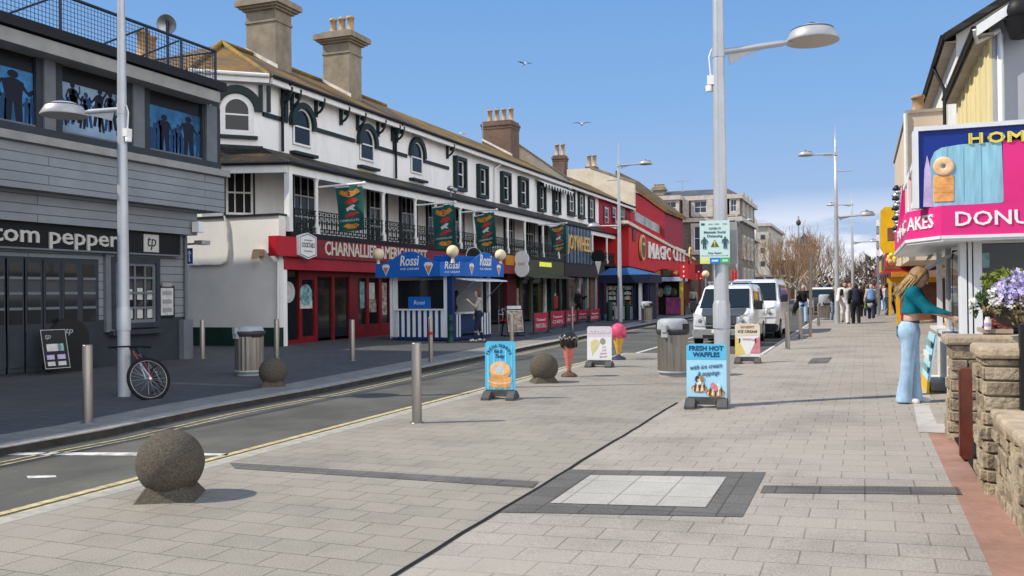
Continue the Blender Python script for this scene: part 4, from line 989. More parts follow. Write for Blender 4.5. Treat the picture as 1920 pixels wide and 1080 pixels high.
M('arcade_blue', (.05, .085, .13), .5, var=.15, scale=3); M('arcade_pale', (.20, .26, .31), .5, var=.12, scale=3)
mb = MB(); n = 16; L = pb.y - pa.y
for i in range(n): mb.box(TB + .09, TB + (.12 if i % 2 else .14), pa.y + L * i / n, pa.y + L * (i + .55) / n if i % 2 else pa.y + L * (i + 1) / n, zb_, zt_, 1 if i % 2 else 0)
mb.build('striped_panel', ['arcade_blue', 'arcade_pale'], sh3)
p, q = PT(1064, 468, TB + .16), PT(1108, 470, TB + .16); zc0 = PT(1086, 470, TB + .16).z; zc1 = PT(1086, 443, TB + .16).z
mb = MB(); mb.text('JOYWHEEL', (TB + .15, p.y, zc0), RY, RZ, zc1 - zc0, q.y - p.y, .06, bold=.008); mb.build('lettering', 'gold_letter', sh3)
for x0, x1, m in ((1058, 1062, 'sign_black'), (1082, 1085, 'galv'), (1097, 1100, 'galv'), (1103, 1109, 'timber_brown'), (1112, 1116, 'galv'), (1126, 1132, 'sign_black')): stall_bar(sh3, x0, x1, m, (0, 2.5), .15, 'pilaster')
for x0, x1, m in ((1053, 1060, 'neon_red'), (1065, 1074, 'neon_orange')):
    p, q = PT(x0, 514, TS + .1), PT(x1, 517.5, TS + .1); mb = MB(); mb.box(TS + .08, TS + .12, p.y, q.y, q.z, p.z); mb.build('lit_sign', m, sh3)
pp = PT(1122, 490, TB + .6); hs = thing('hanging_sign', 'small black and white ice cream shaped hanging sign by the blue canopy', 'sign', (TB, pp.y, pp.z))
mb = MB(); mb.lathe([(.45, 0), (.45, .06)], pp + RZ * .3, 16, ax=(0, -1, 0)); mb.build('board', 'sign_black', hs)
mb = MB(); mb.prism([(pp.x - .2, pp.y - .08, pp.z), (pp.x + .2, pp.y - .08, pp.z), (pp.x, pp.y - .08, pp.z - .8)], (0, .05, 0)); mb.build('cone', 'sign_white', hs)
mb = MB(); mb.bar((TB, pp.y, pp.z + .3), (pp.x - .3, pp.y, pp.z + .3), .05); mb.build('bracket', 'gutter_black', hs)

# --- four green banner flags on white poles
def flag(pole_x0, tipx, tipy, quad, label):
    s = PT(pole_x0, tipy, TB).y; tip = PS(tipx, tipy, s); 
    f = thing('banner_flag', label, 'flag', (TB, s, tip.z), group='green banner flags along the balcony')
    base = Vector((TB + .02, s, PS(pole_x0, tipy, s).z * .0 + tip.z - .05))
    mb = MB(); mb.tube([base, tip], .035, 8); mb.ball(tip, .06, 6); mb.build('pole', 'white_paint', f)
    q = [PS(x, y, s) for x, y in quad]            # tl tr br bl
    nu, nv = 10, 14; vs = []; fs = []
    def pt(u, v, o=0): 
        a = q[0].lerp(q[1], u).lerp(q[3].lerp(q[2], u), v); a.y += .05 * math.sin(u * 7 + v * 4) * (.3 + v) + o; return a
    mb = MB()
    for i in range(nu):
        for j in range(nv): mb.add([pt(i / nu, j / nv), pt((i + 1) / nu, j / nv), pt((i + 1) / nu, (j + 1) / nv), pt(i / nu, (j + 1) / nv)], [(0, 3, 2, 1)], 0, True)
    cl = mb.build('cloth', 'flag_green', f)
    def patch(pts, mat, nm):
        mb = MB()
        mb.poly([pt(u, v, -.015) for u, v in pts]); mb.build(nm, mat, cl)
    patch([(.0, .005), (1, .005), (1, .035), (0, .035)], 'flag_white', 'hem')
    patch([(.12, .16), (.2, .08), (.35, .13), (.5, .1), (.65, .13), (.8, .07), (.9, .15), (.7, .22), (.5, .26), (.3, .23)], 'flag_orange', 'emblem')
    patch([(.44, .15), (.5, .12), (.56, .15), (.5, .2)], 'flag_red', 'emblem_centre')
    patch([(.3, .38), (.5, .30), (.72, .28), (.82, .33), (.62, .40), (.45, .42)], 'flag_red', 'emblem_scarf')
    patch([(.36, .50), (.5, .46), (.62, .42), (.7, .44), (.6, .5), (.68, .55), (.5, .53), (.4, .57)], 'flag_white', 'emblem_figure')
    patch([(.3, .66), (.5, .60), (.76, .58), (.8, .62), (.55, .68), (.36, .70)], 'flag_red', 'emblem_scarf')
    patch([(.2, .88), (.36, .83), (.5, .85), (.64, .83), (.8, .87), (.64, .93), (.5, .95), (.36, .94)], 'flag_orange', 'emblem_base')
    mb = MB(); o = pt(.12, .79, -.02); xd = (pt(.88, .79) - pt(.12, .79)); mb.text('CHARNALLIES', (o.x, o.y - .05, o.z), (xd.x, 0, xd.z), RZ, .07, abs(xd.x) * .98, .003); mb.build('lettering', 'flag_white', cl)
flag(597, 683, 343, [(628, 350), (679, 346), (685, 431), (637, 436)], 'large green banner flag above the diner sign, nearest of the row')
flag(778, 853, 379, [(810, 388), (851, 382), (857, 463), (816, 468)], 'green banner flag above the kiosk roof, second from the left')
flag(862, 931, 393, [(888, 405), (926, 396), (932, 461), (897, 468)], 'green banner flag just right of the kiosk globe, third of the row')
flag(1008, 1062, 418, [(1030, 425), (1059, 420), (1063, 468), (1036, 475)], 'small green banner flag beside the striped arcade panel')

# ================================================================== ICE CREAM KIOSK
M('kiosk_blue', (.012, .125, .48), .4, var=.08, scale=2)
M('kiosk_navy', (.012, .035, .12), .4, var=.08, scale=2)
M('kiosk_white', (.70, .72, .74), .45, var=.04)
M('globe_cream', (.74, .62, .40), .35, var=.05, scale=3)
M('cone_orange', (.55, .20, .07), .6, var=.2, scale=20)
KC = Vector((-12.12, 26.07, 0)); ku = Vector((-.995, .10, 0)); kv = Vector((.10, .995, 0)); KL, KR = 2.34, 2.6
kio = thing('ice_cream_kiosk', 'blue and white striped ice cream kiosk with scalloped blue sign and globe lamps', 'kiosk', KC)
def K(u, v, z): return KC + ku * u + kv * v + RZ * z
def kbox(mb, u0, u1, v0, v1, z0, z1, mi=0): return mb.obox(K(u0, v0, z0), ku * (u1 - u0), kv * (v1 - v0), RZ * (z1 - z0), mi)
mb = MB(); kbox(mb, 0, KL, 0, KR, .03, .12); mb.build('base', 'kiosk_navy', kio)
def stripes(nm, face, a0, a1, z0, z1, n):
    mb = MB()
    for i in range(n):
        x0, x1 = a0 + (a1 - a0) * i / n, a0 + (a1 - a0) * (i + 1) / n
        mid = x0 + (x1 - x0) * .55
        for (p, q, m) in ((x0, mid, 0), (mid, x1, 1)):
            if face == 'u': kbox(mb, p, q, .0, .05, z0, z1, m)
            else: kbox(mb, 0, .05, p, q, z0, z1, m)
    mb.build(nm, ['kiosk_white', 'kiosk_navy'], kio)
stripes('striped_panel', 'u', .30, KL - .12, .12, .98, 9)
stripes('striped_panel', 'v', .10, .62, .12, .85, 3); stripes('striped_panel', 'v', 1.75, KR - .1, .12, .85, 4)
mb = MB(); kbox(mb, -.02, .16, -.02, .16, .05, 2.1); mb.build('corner_post', 'kiosk_navy', kio)
for (u, v) in ((KL - .08, 0), (.02, KR - .08), (KL - .1, KR - .1)): mb = MB(); kbox(mb, u, u + .1, v, v + .1, .05, 2.1); mb.build('post', 'kiosk_white', kio)
mb = MB(); kbox(mb, .17, .30, .0, .06, .1, 2.08); mb.build('mullion', 'kiosk_white', kio)
mb = MB(); kbox(mb, KL - .28, KL - .1, .0, .06, .1, 2.08); mb.build('mullion', 'kiosk_white', kio)
mb = MB(); kbox(mb, .01, .05, .10, .2, .85, 2.08); mb.build('mullion', 'kiosk_white', kio)
mb = MB(); kbox(mb, .28, KL - .2, -.06, .2, .98, 1.03); mb.build('counter', 'kiosk_white', kio)
mb = MB(); kbox(mb, -.12, .25, .62, 1.75, .86, .91); mb.build('counter', 'kiosk_white', kio)
mb = MB(); kbox(mb, .3, KL - .2, .03, .04, 1.03, 1.95); mb.build('window', 'glass_dark', kio)
mb = MB(); kbox(mb, .3, KL, KR - .06, KR - .02, .1, 2.1); kbox(mb, KL - .06, KL - .02, .1, KR, .1, 2.1); mb.build('rear_wall', 'kiosk_white', kio)
mb = MB(); kbox(mb, .12, KL - .06, .12, KR - .06, .12, .16); mb.build('floor', 'dark_interior', kio)
mb = MB(); kbox(mb, .05, .9, .62, 1.75, .2, .82); mb.build('freezer', 'kiosk_navy', kio)
mb = MB(); kbox(mb, .8, 1.65, .012, .03, 1.05, 1.42); b_ = mb.build('counter_sign', 'kiosk_blue', kio)
mb = MB(); mb.text('Rossi', K(1.22, .010, 1.17), -ku, RZ, .13, .42, .004, shear=.2, align='c'); mb.build('lettering', 'sign_white', b_)
mb = MB(); kbox(mb, .32, .75, .3, .5, 1.05, 1.35); mb.build('display', 'poster_mix', kio); mb = MB(); kbox(mb, 1.7, KL - .3, .3, .5, 1.05, 1.35); mb.build('display', 'paper', kio)
mb = MB(); mb.prism([K(-.02, .25, 2.02), K(-.72, .25, 1.93), K(-.72, .25, 1.89), K(-.02, .25, 1.97)], kv * (KR - .4)); mb.build('raised_shutter', 'kiosk_white', kio)
for v in (.35, KR - .25): mb = MB(); mb.bar(K(0, v, 1.35), K(-.6, v, 1.9), .025); mb.build('shutter_stay', 'galv', kio)
mb = MB(); kbox(mb, -.1, KL + .3, -.1, KR + .3, 2.08, 2.14); kbox(mb, .1, .8, .2, KR, 2.55, 2.74); mb.build('roof', 'kiosk_blue', kio)
# scalloped sign band: left face, splayed corner, right face
def band(nm, p0, p1, prof, mat='kiosk_blue'):
    p0, p1 = Vector(p0), Vector(p1); d = p1 - p0; L = d.length; d.normalize(); n = Vector((d.y, -d.x, 0))
    mb = MB(); mb.prism([p0 + d * L * a + RZ * z for a, z in prof], -n * .05); o = mb.build(nm, mat, kio); return o, p0, d, n, L
O = .34
wave = [(0, 2.06), (1, 2.06)] + [(1, 2.52), (.97, 2.50), (.90, 2.53), (.82, 2.60), (.74, 2.72), (.66, 2.82), (.58, 2.87), (.50, 2.87), (.42, 2.82), (.34, 2.73), (.26, 2.62), (.16, 2.54), (.06, 2.50), (0, 2.52)]
Lp, Cp0, Cp1, Rp = K(KL + O, -O, 0), K(.22, -O, 0), K(-O, .22, 0), K(-O, KR + O, 0)
wv = wave
o1, p0, d, n, L = band('sign_band', Lp, Cp0, [(a, z) for a, z in wv])
def rossi(o, p0, d, n, L, c, w_, z, sub=True):
    mb = MB(); mb.text('Rossi', p0 + d * (L * c) + n * .002 + RZ * z, d, RZ, .27 * w_ / .6, w_, .012, shear=.18, bold=.015, align='c'); mb.build('lettering', 'sign_white', o)
    if sub: mb = MB(); mb.text('ICE CREAM', p0 + d * (L * c) + n * .002 + RZ * (z - .14), d, RZ, .065, w_ * .95, .008, align='c'); mb.build('small_lettering', 'sign_white', o)
def cone_pic(o, p0, d, n, L, c, z, s=1.0):
    P = lambda a, b, e=.004: p0 + d * (L * c + a * s) + RZ * (z + b * s) + n * e
    mb = MB(); mb.prism([P(-.15, .06), (P(0, -.24)), P(.15, .06), P(.10, .13), P(-.10, .13)], n * .006); k = mb.build('cone_picture', 'sign_white', o)
    mb = MB(); mb.prism([P(-.10, .04, .011), P(0, -.2, .011), P(.10, .04, .011)], n * .003); mb.build('wafer', 'cone_orange', k)
    mb = MB(); mb.prism([P(.06 * math.cos(t * PI / 6), .08 + .06 * math.sin(t * PI / 6), .011) for t in range(12)], n * .006); mb.build('scoop', 'kiosk_white', k)
rossi(o1, p0, d, n, L, .54, .72, 2.42); cone_pic(o1, p0, d, n, L, .17, 2.34); cone_pic(o1, p0, d, n, L, .83, 2.36, 1.15)
o2, p0, d, n, L = band('sign_band', Cp0, Cp1, [(0, 2.06), (1, 2.06), (1, 2.52), (0, 2.52)]); rossi(o2, p0, d, n, L, .5, .5, 2.30)
o3, p0, d, n, L = band('sign_band', Cp1, Rp, [(a, z) for a, z in wv], 'kiosk_blue'); rossi(o3, p0, d, n, L, .52, .8, 2.42); cone_pic(o3, p0, d, n, L, .17, 2.34); cone_pic(o3, p0, d, n, L, .86, 2.34)
for q in (K(KL + .28, -.26, 2.5), K(-.12, -.12, 2.52), K(-.26, KR + .26, 2.5)):
    mb = MB(); mb.lathe([(.07, -.05), (.05, .05), (.05, .12), (.09, .14)], q, 12); mb.ball(q + RZ * .32, .195, 12); mb.build('globe_lamp', 'globe_cream', kio)

# ================================================================== AMUSEMENT HALL with the big red sign
M('mc_red', (.52, .022, .025), .65, var=.1, scale=1.2)
M('mc_dark', (.10, .012, .014), .5, var=.15, scale=2)
M('white_letter', (.78, .76, .70), .45, var=.03)
ma, mbb = Vector((-15.0, 61.5, 0)), Vector((-17.5, 103, 0))
md = (mbb - ma).normalized(); mn = Vector((md.y, -md.x, 0))
def MP(x, y, o=0.0): return PP(x, y, ma + mn * o, mbb + mn * o)
hall = thing('amusement_hall', 'bright red amusement hall with giant white serif letters on its sign', 'arcade', ma)
q = [MP(1179, 417), MP(1303, 487), MP(1303, 526), MP(1179, 499)]
mb = MB(); mb.prism([q[0], q[1], q[2], q[3]], -mn * 5); wl = mb.build('sign_wall', 'mc_red', hall)
mb = MB(); mb.prism([MP(1177, 413, .2), MP(1304, 484, .2), MP(1304, 488, .2), MP(1177, 419, .2)], -mn * .8); mb.build('cornice', 'cream_render', hall)
mb = MB(); mb.prism([MP(1186, 428, .03), MP(1192, 431, .03), MP(1192, 453, .03), MP(1186, 451, .03)], mn * .03); mb.build('window', 'mc_dark', hall)
for nm, st, xa, xb, ya0, yb0, ya1, yb1 in (('l', 'MAGIC', 1214, 1256, 483, 487, 453, 460.5), ('l', 'CITY', 1260.5, 1284, 487.5, 490.5, 460.5, 465)):
    A, B = MP(xa, ya0, .05), MP(xb, yb0, .05); h0 = MP(xa, ya1, .05).z - A.z
    n = len(st); Lh = (Vector((B.x, B.y, 0)) - Vector((A.x, A.y, 0))).length
    ws = {'I': .5, 'M': 1.25}; tot = sum(ws.get(c, 1.0) for c in st); x = 0
    for c in st:
        w_ = Lh * ws.get(c, 1.0) / tot; f_ = x / Lh; zz = A.z + (B.z - A.z) * f_; sc = 1 - .16 * f_
        o = Vector((A.x, A.y, 0)) + md * (x + w_ * .06) + RZ * zz; h = h0 * sc; wl_ = w_ * .86
        mb = MB(); mb.text(c, o, md, RZ, h * .97, wl_ * (.42 if c == 'I' else .95), .12, bold=.012)
        for (u0, u1, v0, v1) in {'M': ((-.05, .32, 0, .1), (.66, 1.05, 0, .1), (-.05, .25, .9, 1), (.75, 1.05, .9, 1)), 'A': ((-.1, .3, 0, .1), (.66, 1.08, 0, .1)), 'I': ((-.3, .72, 0, .1), (-.3, .72, .9, 1)), 'T': ((.25, .72, 0, .1), (-.02, .1, .75, 1), (.88, 1.0, .75, 1)), 'Y': ((.25, .75, 0, .1), (-.1, .3, .9, 1), (.7, 1.08, .9, 1)), 'G': ((.62, 1.02, .38, .48),), 'C': ((.78, .95, .72, .98),)}.get(c, ()):
            mb.obox(o + md * wl_ * u0 + RZ * h * v0 + mn * .002, md * wl_ * (u1 - u0), mn * .11, RZ * h * (v1 - v0))
        mb.build('letter', 'white_letter', hall); x += w_
for x, y, r in ((1203, 464, .95), (1293, 479, .9)):
    c = MP(x, y, .06); mb = MB(); vs = [c + md * math.cos(k * PI / 12) * r * 1.15 + RZ * math.sin(k * PI / 12) * r for k in range(24)]
    mb.prism(vs, mn * .15); k_ = mb.build('medallion', 'gold_letter', hall)
    mb = MB(); mb.prism([c + mn * .152 + (v - c) * .8 for v in vs], mn * .02); mb.build('medallion_face', 'timber_brown', k_)
    mb = MB(); mb.obox(c + mn * .173 + RZ * .15 - md * .5, md * 1.0, RZ * .2, mn * .01); mb.build('medallion_band', 'gold_letter', k_)
mb = MB()
A, B = Vector((-15.6, 62, 0)), Vector((-18.1, 103, 0)); mb.prism([A, B, B - mn * 6, A - mn * 6], (0, 0, 3.2)); mb.build('ground_floor', 'mc_dark', hall)
# upper red block with its slate roof end
rS = 82.0
up = thing('red_upper_block', 'plain dark red upper storey with a sloping roof edge behind the amusement sign', 'building', (-16, rS, 0))
pts = [PS(1184, 352, rS), PS(1246, 394, rS), PS(1246, 440, rS), PS(1184, 430, rS)]
mb = MB(); mb.prism([(pts[0].x - .5, rS, 3), pts[0] - RX * .5, pts[1], (pts[1].x, rS, 3)], (0, 9, 0)); mb.build('wall', 'red_wall', up)
mb = MB(); a, b = PS(1184, 338, rS - .3), PS(1250, 392, rS - .3); mb.prism([a - RX * 1.5 + RZ * 1, b, b - RZ * .35, a - RX * 1.5 + RZ * .4], (0, 9.6, 0)); mb.build('roof', 'roof_tile', up)
# glass balustrade on the flat roof of the hall
M('panel_grey', (.30, .32, .31), .4, var=.25, scale=.8)
bal = thing('roof_terrace_screen', 'grey panelled screen along the roof terrace above the red sign', 'screen', MP(1185, 415))
xs = [1189, 1207, 1225, 1243, 1258, 1268]
for x0, x1 in zip(xs[:-1], xs[1:]):
    f0, f1 = (x0 - 1189) / 79, (x1 - 1189) / 79
    mb = MB(); A, B, C_, D_ = MP(x0 + .6, 396 + 45 * f0, -1), MP(x1 - .6, 396 + 45 * f1, -1), MP(x1 - .6, 413 + 43 * f1, -1), MP(x0 + .6, 413 + 43 * f0, -1); mb.prism([A, B, C_, D_], mn * .05); mb.build('panel', 'panel_grey', bal)
# stalls in front of the hall
M('stall_yellow', (.55, .45, .06), .5, var=.1); M('stall_purple', (.25, .05, .14), .5, var=.3, scale=3); M('stall_bluewhite', (.40, .44, .58), .5, var=.2, scale=2)
sS = 58.0
st = thing('fairground_stall', 'fairground stall with yellow posts, purple counter and arched carved top sign', 'stall', PS(1248, 586, sS))
for x in (1223, 1277): mb = MB(); p = PS(x, 524, sS); mb.box(p.x - .11, p.x + .11, sS, sS + .2, 0, p.z); mb.build('post', 'stall_yellow', st)
mb = MB(); a, b = PS(1219, 520, sS), PS(1279, 527, sS); mb.box(a.x, b.x, sS - .2, sS + 2, b.z, a.z); mb.build('beam', 'stall_bluewhite', st)
mb = MB(); mb.box(a.x, b.x, sS - .1, sS + 2, a.z, a.z + .05); mb.build('roof', 'timber_brown', st)
mb = MB(); A = PS(1220, 520, sS - .1); n = 14
pts = [PS(1220 + 54 * i / n, 519 - 15 * (.35 + .65 * math.sin(PI * i / n)), sS - .1) for i in range(n + 1)] + [PS(1274, 520, sS - .1), PS(1220, 520, sS - .1)]
mb.prism(pts, (0, .1, 0)); tp = mb.build('arched_sign', 'mc_dark', st)
for x0, x1 in ((1227, 1238), (1262, 1270)): mb = MB(); mb.prism([PS(x0, 511, sS - .12), PS(x1, 507 if x0 < 1240 else 516, sS - .12), PS(x1, 517 if x0 < 1240 else 507, sS - .12)], (0, .03, 0)); mb.build('sign_triangle', 'flag_orange', tp)
mb = MB(); a, b = PS(1243, 506, sS - .12), PS(1257, 517, sS - .12); mb.box(a.x, b.x, sS - .13, sS - .1, b.z, a.z); mb.build('sign_centre', 'olive', tp)
mb = MB(); a, b = PS(1249, 558, sS - .2), PS(1276, 580, sS - .2); mb.box(a.x, b.x, sS - .3, sS + 1, .05, a.z); mb.build('counter', 'stall_purple', st)
mb = MB(); a, b = PS(1228, 528, sS + .6), PS(1275, 575, sS + .6); mb.box(a.x, b.x, sS + 1.6, sS + 1.7, 0, a.z); mb.build('back_wall', 'dark_interior', st)
for x, y, s_, m, lab in ((1236, 548, .3, 'poster_mix', 0), (1252, 545, .3, 'poster_teal', 0), (1262, 548, .25, 'olive', 0)):
    p = PS(x, y, sS + 1.3); mb = MB(); mb.ball(p, s_, 8, sc=(1, .6, 1.2)); mb.build('prize_toy', m, st)
for i, (x, y0, y1, w_, wd, m) in enumerate(((1282, 496, 522, 12, 'HOT FOOD', 'mc_red'), (1310, 496, 512, 11, 'BAR', 'maroon'), (1312, 512, 524, 12, 'FUN', 'mc_red'), (1360, 505, 524, 9, 'PLAY', 'maroon'), (1377, 507, 526, 8, 'FUN', 'mc_red'))):
    s_ = 56 + i * 5; p, q = PS(x - w_ / 1.6, y0, s_), PS(x + w_ / 1.6, y1, s_)
    o = thing('hanging_sign', ['red hanging sign with three lines of white letters over the fairground stall', 'dark maroon hanging sign with white line, right of the red hall', 'wide red hanging sign under the maroon one', 'maroon sign board seen just right of the big lamp post', 'narrow red sign board behind the white vans'][i], 'sign', (p.x, s_, q.z))
    mb = MB(); mb.box(p.x, q.x, s_, s_ + .2, q.z, p.z); mb.build('board', m, o)
    mb = MB(); hh = (p.z - q.z) / 3
    for k in range(3 if i in (0, 4) else 1): mb = MB(); mb.box(p.x + .2, q.x - .2, s_ - .02, s_, q.z + hh * (k + .3), q.z + hh * (k + .7)); mb.build('lettering', 'white_letter', o)
    mb = MB(); mb.box((p.x + q.x) / 2 - .05, (p.x + q.x) / 2 + .05, s_ + .05, s_ + .15, 0, q.z); mb.build('post', 'mc_dark', o)
p = PS(1323, 514, 60); o = thing('globe_street_lamp', 'cream globe lamp on a thin post between the red signs', 'street lamp', (p.x, 60, 0))
mb = MB(); mb.tube([(p.x, 60, 0), (p.x, 60, p.z)], .05, 8); mb.build('post', 'galv', o); mb = MB(); mb.ball(p, .24, 10); mb.build('globe', 'globe_cream', o)

# --- blue canopied vending stall
M('canopy_blue', (.03, .10, .24), .6, var=.15, scale=2); M('canopy_navy', (.010, .014, .04), .6, var=.15, scale=2)
sV = 47.0
vk = thing('vending_stall', 'vending kiosk with blue hipped canopy and lit prize machines', 'kiosk', PS(1168, 602, sV))
a, b = PS(1122, 516, sV), PS(1219, 516, sV); zt = PS(1160, 502, sV + 1).z; zv = PS(1170, 531, sV).z
c0, c1 = PS(1147, 503, sV + 1.4), PS(1182, 502, sV + 1.4)
mb = MB(); e = [Vector((a.x, sV, a.z)), Vector((b.x, sV, a.z)), Vector((b.x, sV + 3, a.z)), Vector((a.x, sV + 3, a.z))]; tpz = [Vector((c0.x, sV + 1.1, zt)), Vector((c1.x, sV + 1.1, zt)), Vector((c1.x, sV + 1.9, zt)), Vector((c0.x, sV + 1.9, zt))]
for i in range(4): mb.poly([e[i], e[(i + 1) % 4], tpz[(i + 1) % 4], tpz[i]])
mb.poly(tpz); mb.build('canopy', 'canopy_blue', vk)
mb = MB(); mb.box(a.x, b.x, sV, sV + 3, zv, a.z - .004); mb.build('valance', 'canopy_navy', vk)
mb = MB(); c, d = PS(1132, 540, sV + .4), PS(1212, 540, sV + .4); mb.box(c.x, d.x, sV + 1.2, sV + 2.8, 0, zv); mb.build('cabin', 'canopy_navy', vk)
for x in (1128, 1189, 1200, 1212): mb = MB(); p = PS(x, 540, sV + .3); mb.box(p.x - .08, p.x + .08, sV + .3, sV + .5, 0, zv); mb.build('post', 'white_paint' if x == 1200 else 'canopy_navy', vk)
M('machine_glow', (.55, .50, .42), .3, var=.7, scale=4.0); M('machine_body', (.42, .45, .47), .4, var=.08)
for x0, x1 in ((1137, 1160), (1166, 1189)):
    p, q = PS(x0, 536, sV + .6), PS(x1, 597, sV + .6)
    o = thing('vending_machine', 'prize vending machine under the blue canopy, %s' % ('partly behind the lamp post' if x0 < 1150 else 'right of the lamp post'), 'machine', (p.x, sV + .6, 0), group='machines under the blue canopy')
    mb = MB(); mb.box(p.x, q.x, sV + .6, sV + 1.15, .03, p.z); mb.build('cabinet', 'machine_body', o)
    mb = MB(); mb.box(p.x + .08, q.x - .08, sV + .58, sV + .6, .75, p.z - .1); w_ = mb.build('display_window', 'glass_dark', o)
    rg = random.Random(x0)
    for r in range(4):
        mb = MB(); z = .82 + r * .27; mb.box(p.x + .1, q.x - .1, sV + .565, sV + .578, z, z + .02); mb.build('shelf', 'machine_body', w_)
        for k in range(4):
            mb = MB(); xx = p.x + .14 + k * (q.x - p.x - .28) / 4; mb.box(xx, xx + .09, sV + .555, sV + .578, z + .02, z + .12 + rg.random() * .1); mb.build('prize', rg.choice(['machine_glow', 'paper', 'flag_orange', 'poster_teal']), w_)
    mb = MB(); mb.box(p.x + .25, q.x - .25, sV + .58, sV + .6, .2, .55); mb.build('hatch', 'sign_black', o)
# ================================================================== GREY STONE HOTEL and what stands beyond it
M_brick('grey_stone', (.20, .18, .15), (.155, .14, .118), (.11, .10, .085), .5, .25, .015, axes='HZ', noise=.25, bump=.4)
M('stone_trim', (.50, .47, .41), .8, var=.12, scale=2, dirt=.2)
M('pale_grey_render', (.42, .41, .39), .8, var=.1, scale=.5, dirt=.2)
M('slate_far', (.09, .09, .095), .7, var=.2, scale=1)
M('brown_brick', (.21, .13, .095), .85, var=.2, scale=1.5)
sG = 105.0
hot = thing('stone_hotel', 'grey stone four storey hotel with pale window surrounds and chimneys beyond the red hall', 'building', PS(1320, 570, sG))
def gx(x, y=400, s=sG): return PS(x, y, s).x
def gzz(y, x=1300, s=sG): return PS(x, y, s).z
x0, x1, x2 = gx(1240), gx(1282), gx(1385)
zt = gzz(372); zc = gzz(413)
mb = MB(); mb.box(x0 - 6, x2, sG, sG + 16, 0, zt); mb.build('wall', 'grey_stone', hot)
mb = MB(); mb.box(x0, x1 - .3, sG - 1.6, sG, 0, zt - .1); mb.build('projecting_bay', 'grey_stone', hot)
for z, h in ((zt, .5), (zc, .45)):
    mb = MB(); mb.box(x0 - 6, x2 + .4, sG - .35, sG + 16.3, z - h / 2, z + h / 2); mb.box(x0, x1, sG - 2.0, sG - .36, z - h / 2 + .01, z + h / 2 - .01); mb.build('cornice', 'stone_trim', hot)
mb = MB(); mb.prism([(x0 - 6, sG + .3, zt + .25), (x2, sG + .3, zt + .25), (x2 - 2, sG + 6, zt + 1.6), (x0 - 6, sG + 6, zt + 1.6)], (0, 9, 0)); mb.build('roof', 'slate_far', hot)
for xa, xb, yt, yb, ds in ((1247, 1268, 378, 401, 1.6), (1302, 1325, 377, 400, 0), (1370, 1381, 374, 397, 0), (1302, 1325, 424, 470, 0), (1247, 1268, 424, 470, 1.6), (1340, 1362, 377, 400, 0), (1340, 1362, 424, 470, 0)):
    s = sG - ds - .002; p, q = PS(xa, yb, s), PS(xb, yt, s)
    w_ = sash_window(hot, (p.x, s, p.z), RX, RZ, q.x - p.x, q.z - p.z, 'stone_trim', (2, 2), True, sur=.35, out=.2, glass='glass_blue', sill_mat='stone_trim')
for xa, ds in ((1287, 0), (1332, 0)):
    mb = MB(); c = gx(xa); mb.box(c - .35, c + .35, sG - .5, sG - .36, zc + .3, zt - .3); mb.build('pilaster', 'stone_trim', hot)
for xa, xb, yt, yb, n, ds in ((1224, 1244, 344, 372, 5, 3), (1274, 1292, 357, 370, 4, 5), (1321, 1333, 357, 371, 3, 5)):
    p, q = PS(xa, yb, sG + ds), PS(xb, yt, sG + ds); mb = MB(); h = q.z - p.z
    mb.box(p.x, q.x, sG + ds, sG + ds + 1.5, zt - 1, q.z - h * .2); mb.box(p.x - .15, q.x + .15, sG + ds - .15, sG + ds + 1.65, q.z - h * .45, q.z - h * .3); c = mb.build('chimney', 'chimney_stone', hot)
    mb = MB(); pots(mb, [(p.x + (q.x - p.x) * (i + .5) / n, sG + ds + .7, q.z - h * .2) for i in range(n)], h * .22, .14); mb.build('chimney_pots', 'terracotta', c)
p = PS(1280, 337, sG + 5); mb = MB(); mb.tube([(p.x, sG + 5, zt), (p.x, sG + 5, p.z)], .06, 6); mb.bar((p.x - .8, sG + 5, p.z - .2), (p.x + .8, sG + 5, p.z - .2), .05); mb.build('aerial', 'galv', hot)
# side along the street with a corner turret window
for k, s in enumerate((108, 112, 116)):
    for z in (zc + .8, zc - 4.2, zc - 8):
        w_ = sash_window(hot, (x2 + .002, s, z), RY, RZ, 1.3, 2.2, 'stone_trim', (2, 2), False, sur=.3, out=.2, glass='glass_blue')
# gabled block with spiky finials
sQ = 122.0; tQ = gx(1391, 450, sQ)
gb = thing('gabled_hotel', 'pale grey block with a row of pointed gable finials beyond the stone hotel', 'building', (tQ, sQ, 0))
zq = gzz(442, 1400, sQ); x9 = PT(1421, 430, tQ).y
mb = MB(); mb.box(tQ - 12, tQ, sQ, x9, 0, zq); mb.build('wall', 'pale_grey_render', gb)
mb = MB(); mb.prism([(tQ - 12, sQ - .3, zq - .1), (tQ + .5, sQ - .3, zq - .1), (tQ - 4, sQ - .3, gzz(398, 1395, sQ))], (0, x9 - sQ, 0)); mb.build('roof', 'slate_far', gb)
for x, yt in ((1405, 395), (1412, 399), (1417, 410)):
    s = PT(x, 430, tQ).y; zt2 = PT(x, yt, tQ).z
    mb = MB(); mb.prism([(tQ + .1, s - 2.2, zq - .3), (tQ + .1, s + 2.2, zq - .3), (tQ + .1, s, zt2 - 1.4)], (-4, 0, 0)); mb.lathe([(.35, zt2 - 1.8), (.35, zt2 - .9), (.05, zt2)], (tQ, s, 0), 8); mb.build('gable', 'stone_trim', gb)
    w_ = sash_window(gb, (tQ + .003, s - .8, zq - 3.5), RY, RZ, 1.6, 2.4, 'stone_trim', (2, 2), False, sur=.3, out=.2, glass='glass_blue')
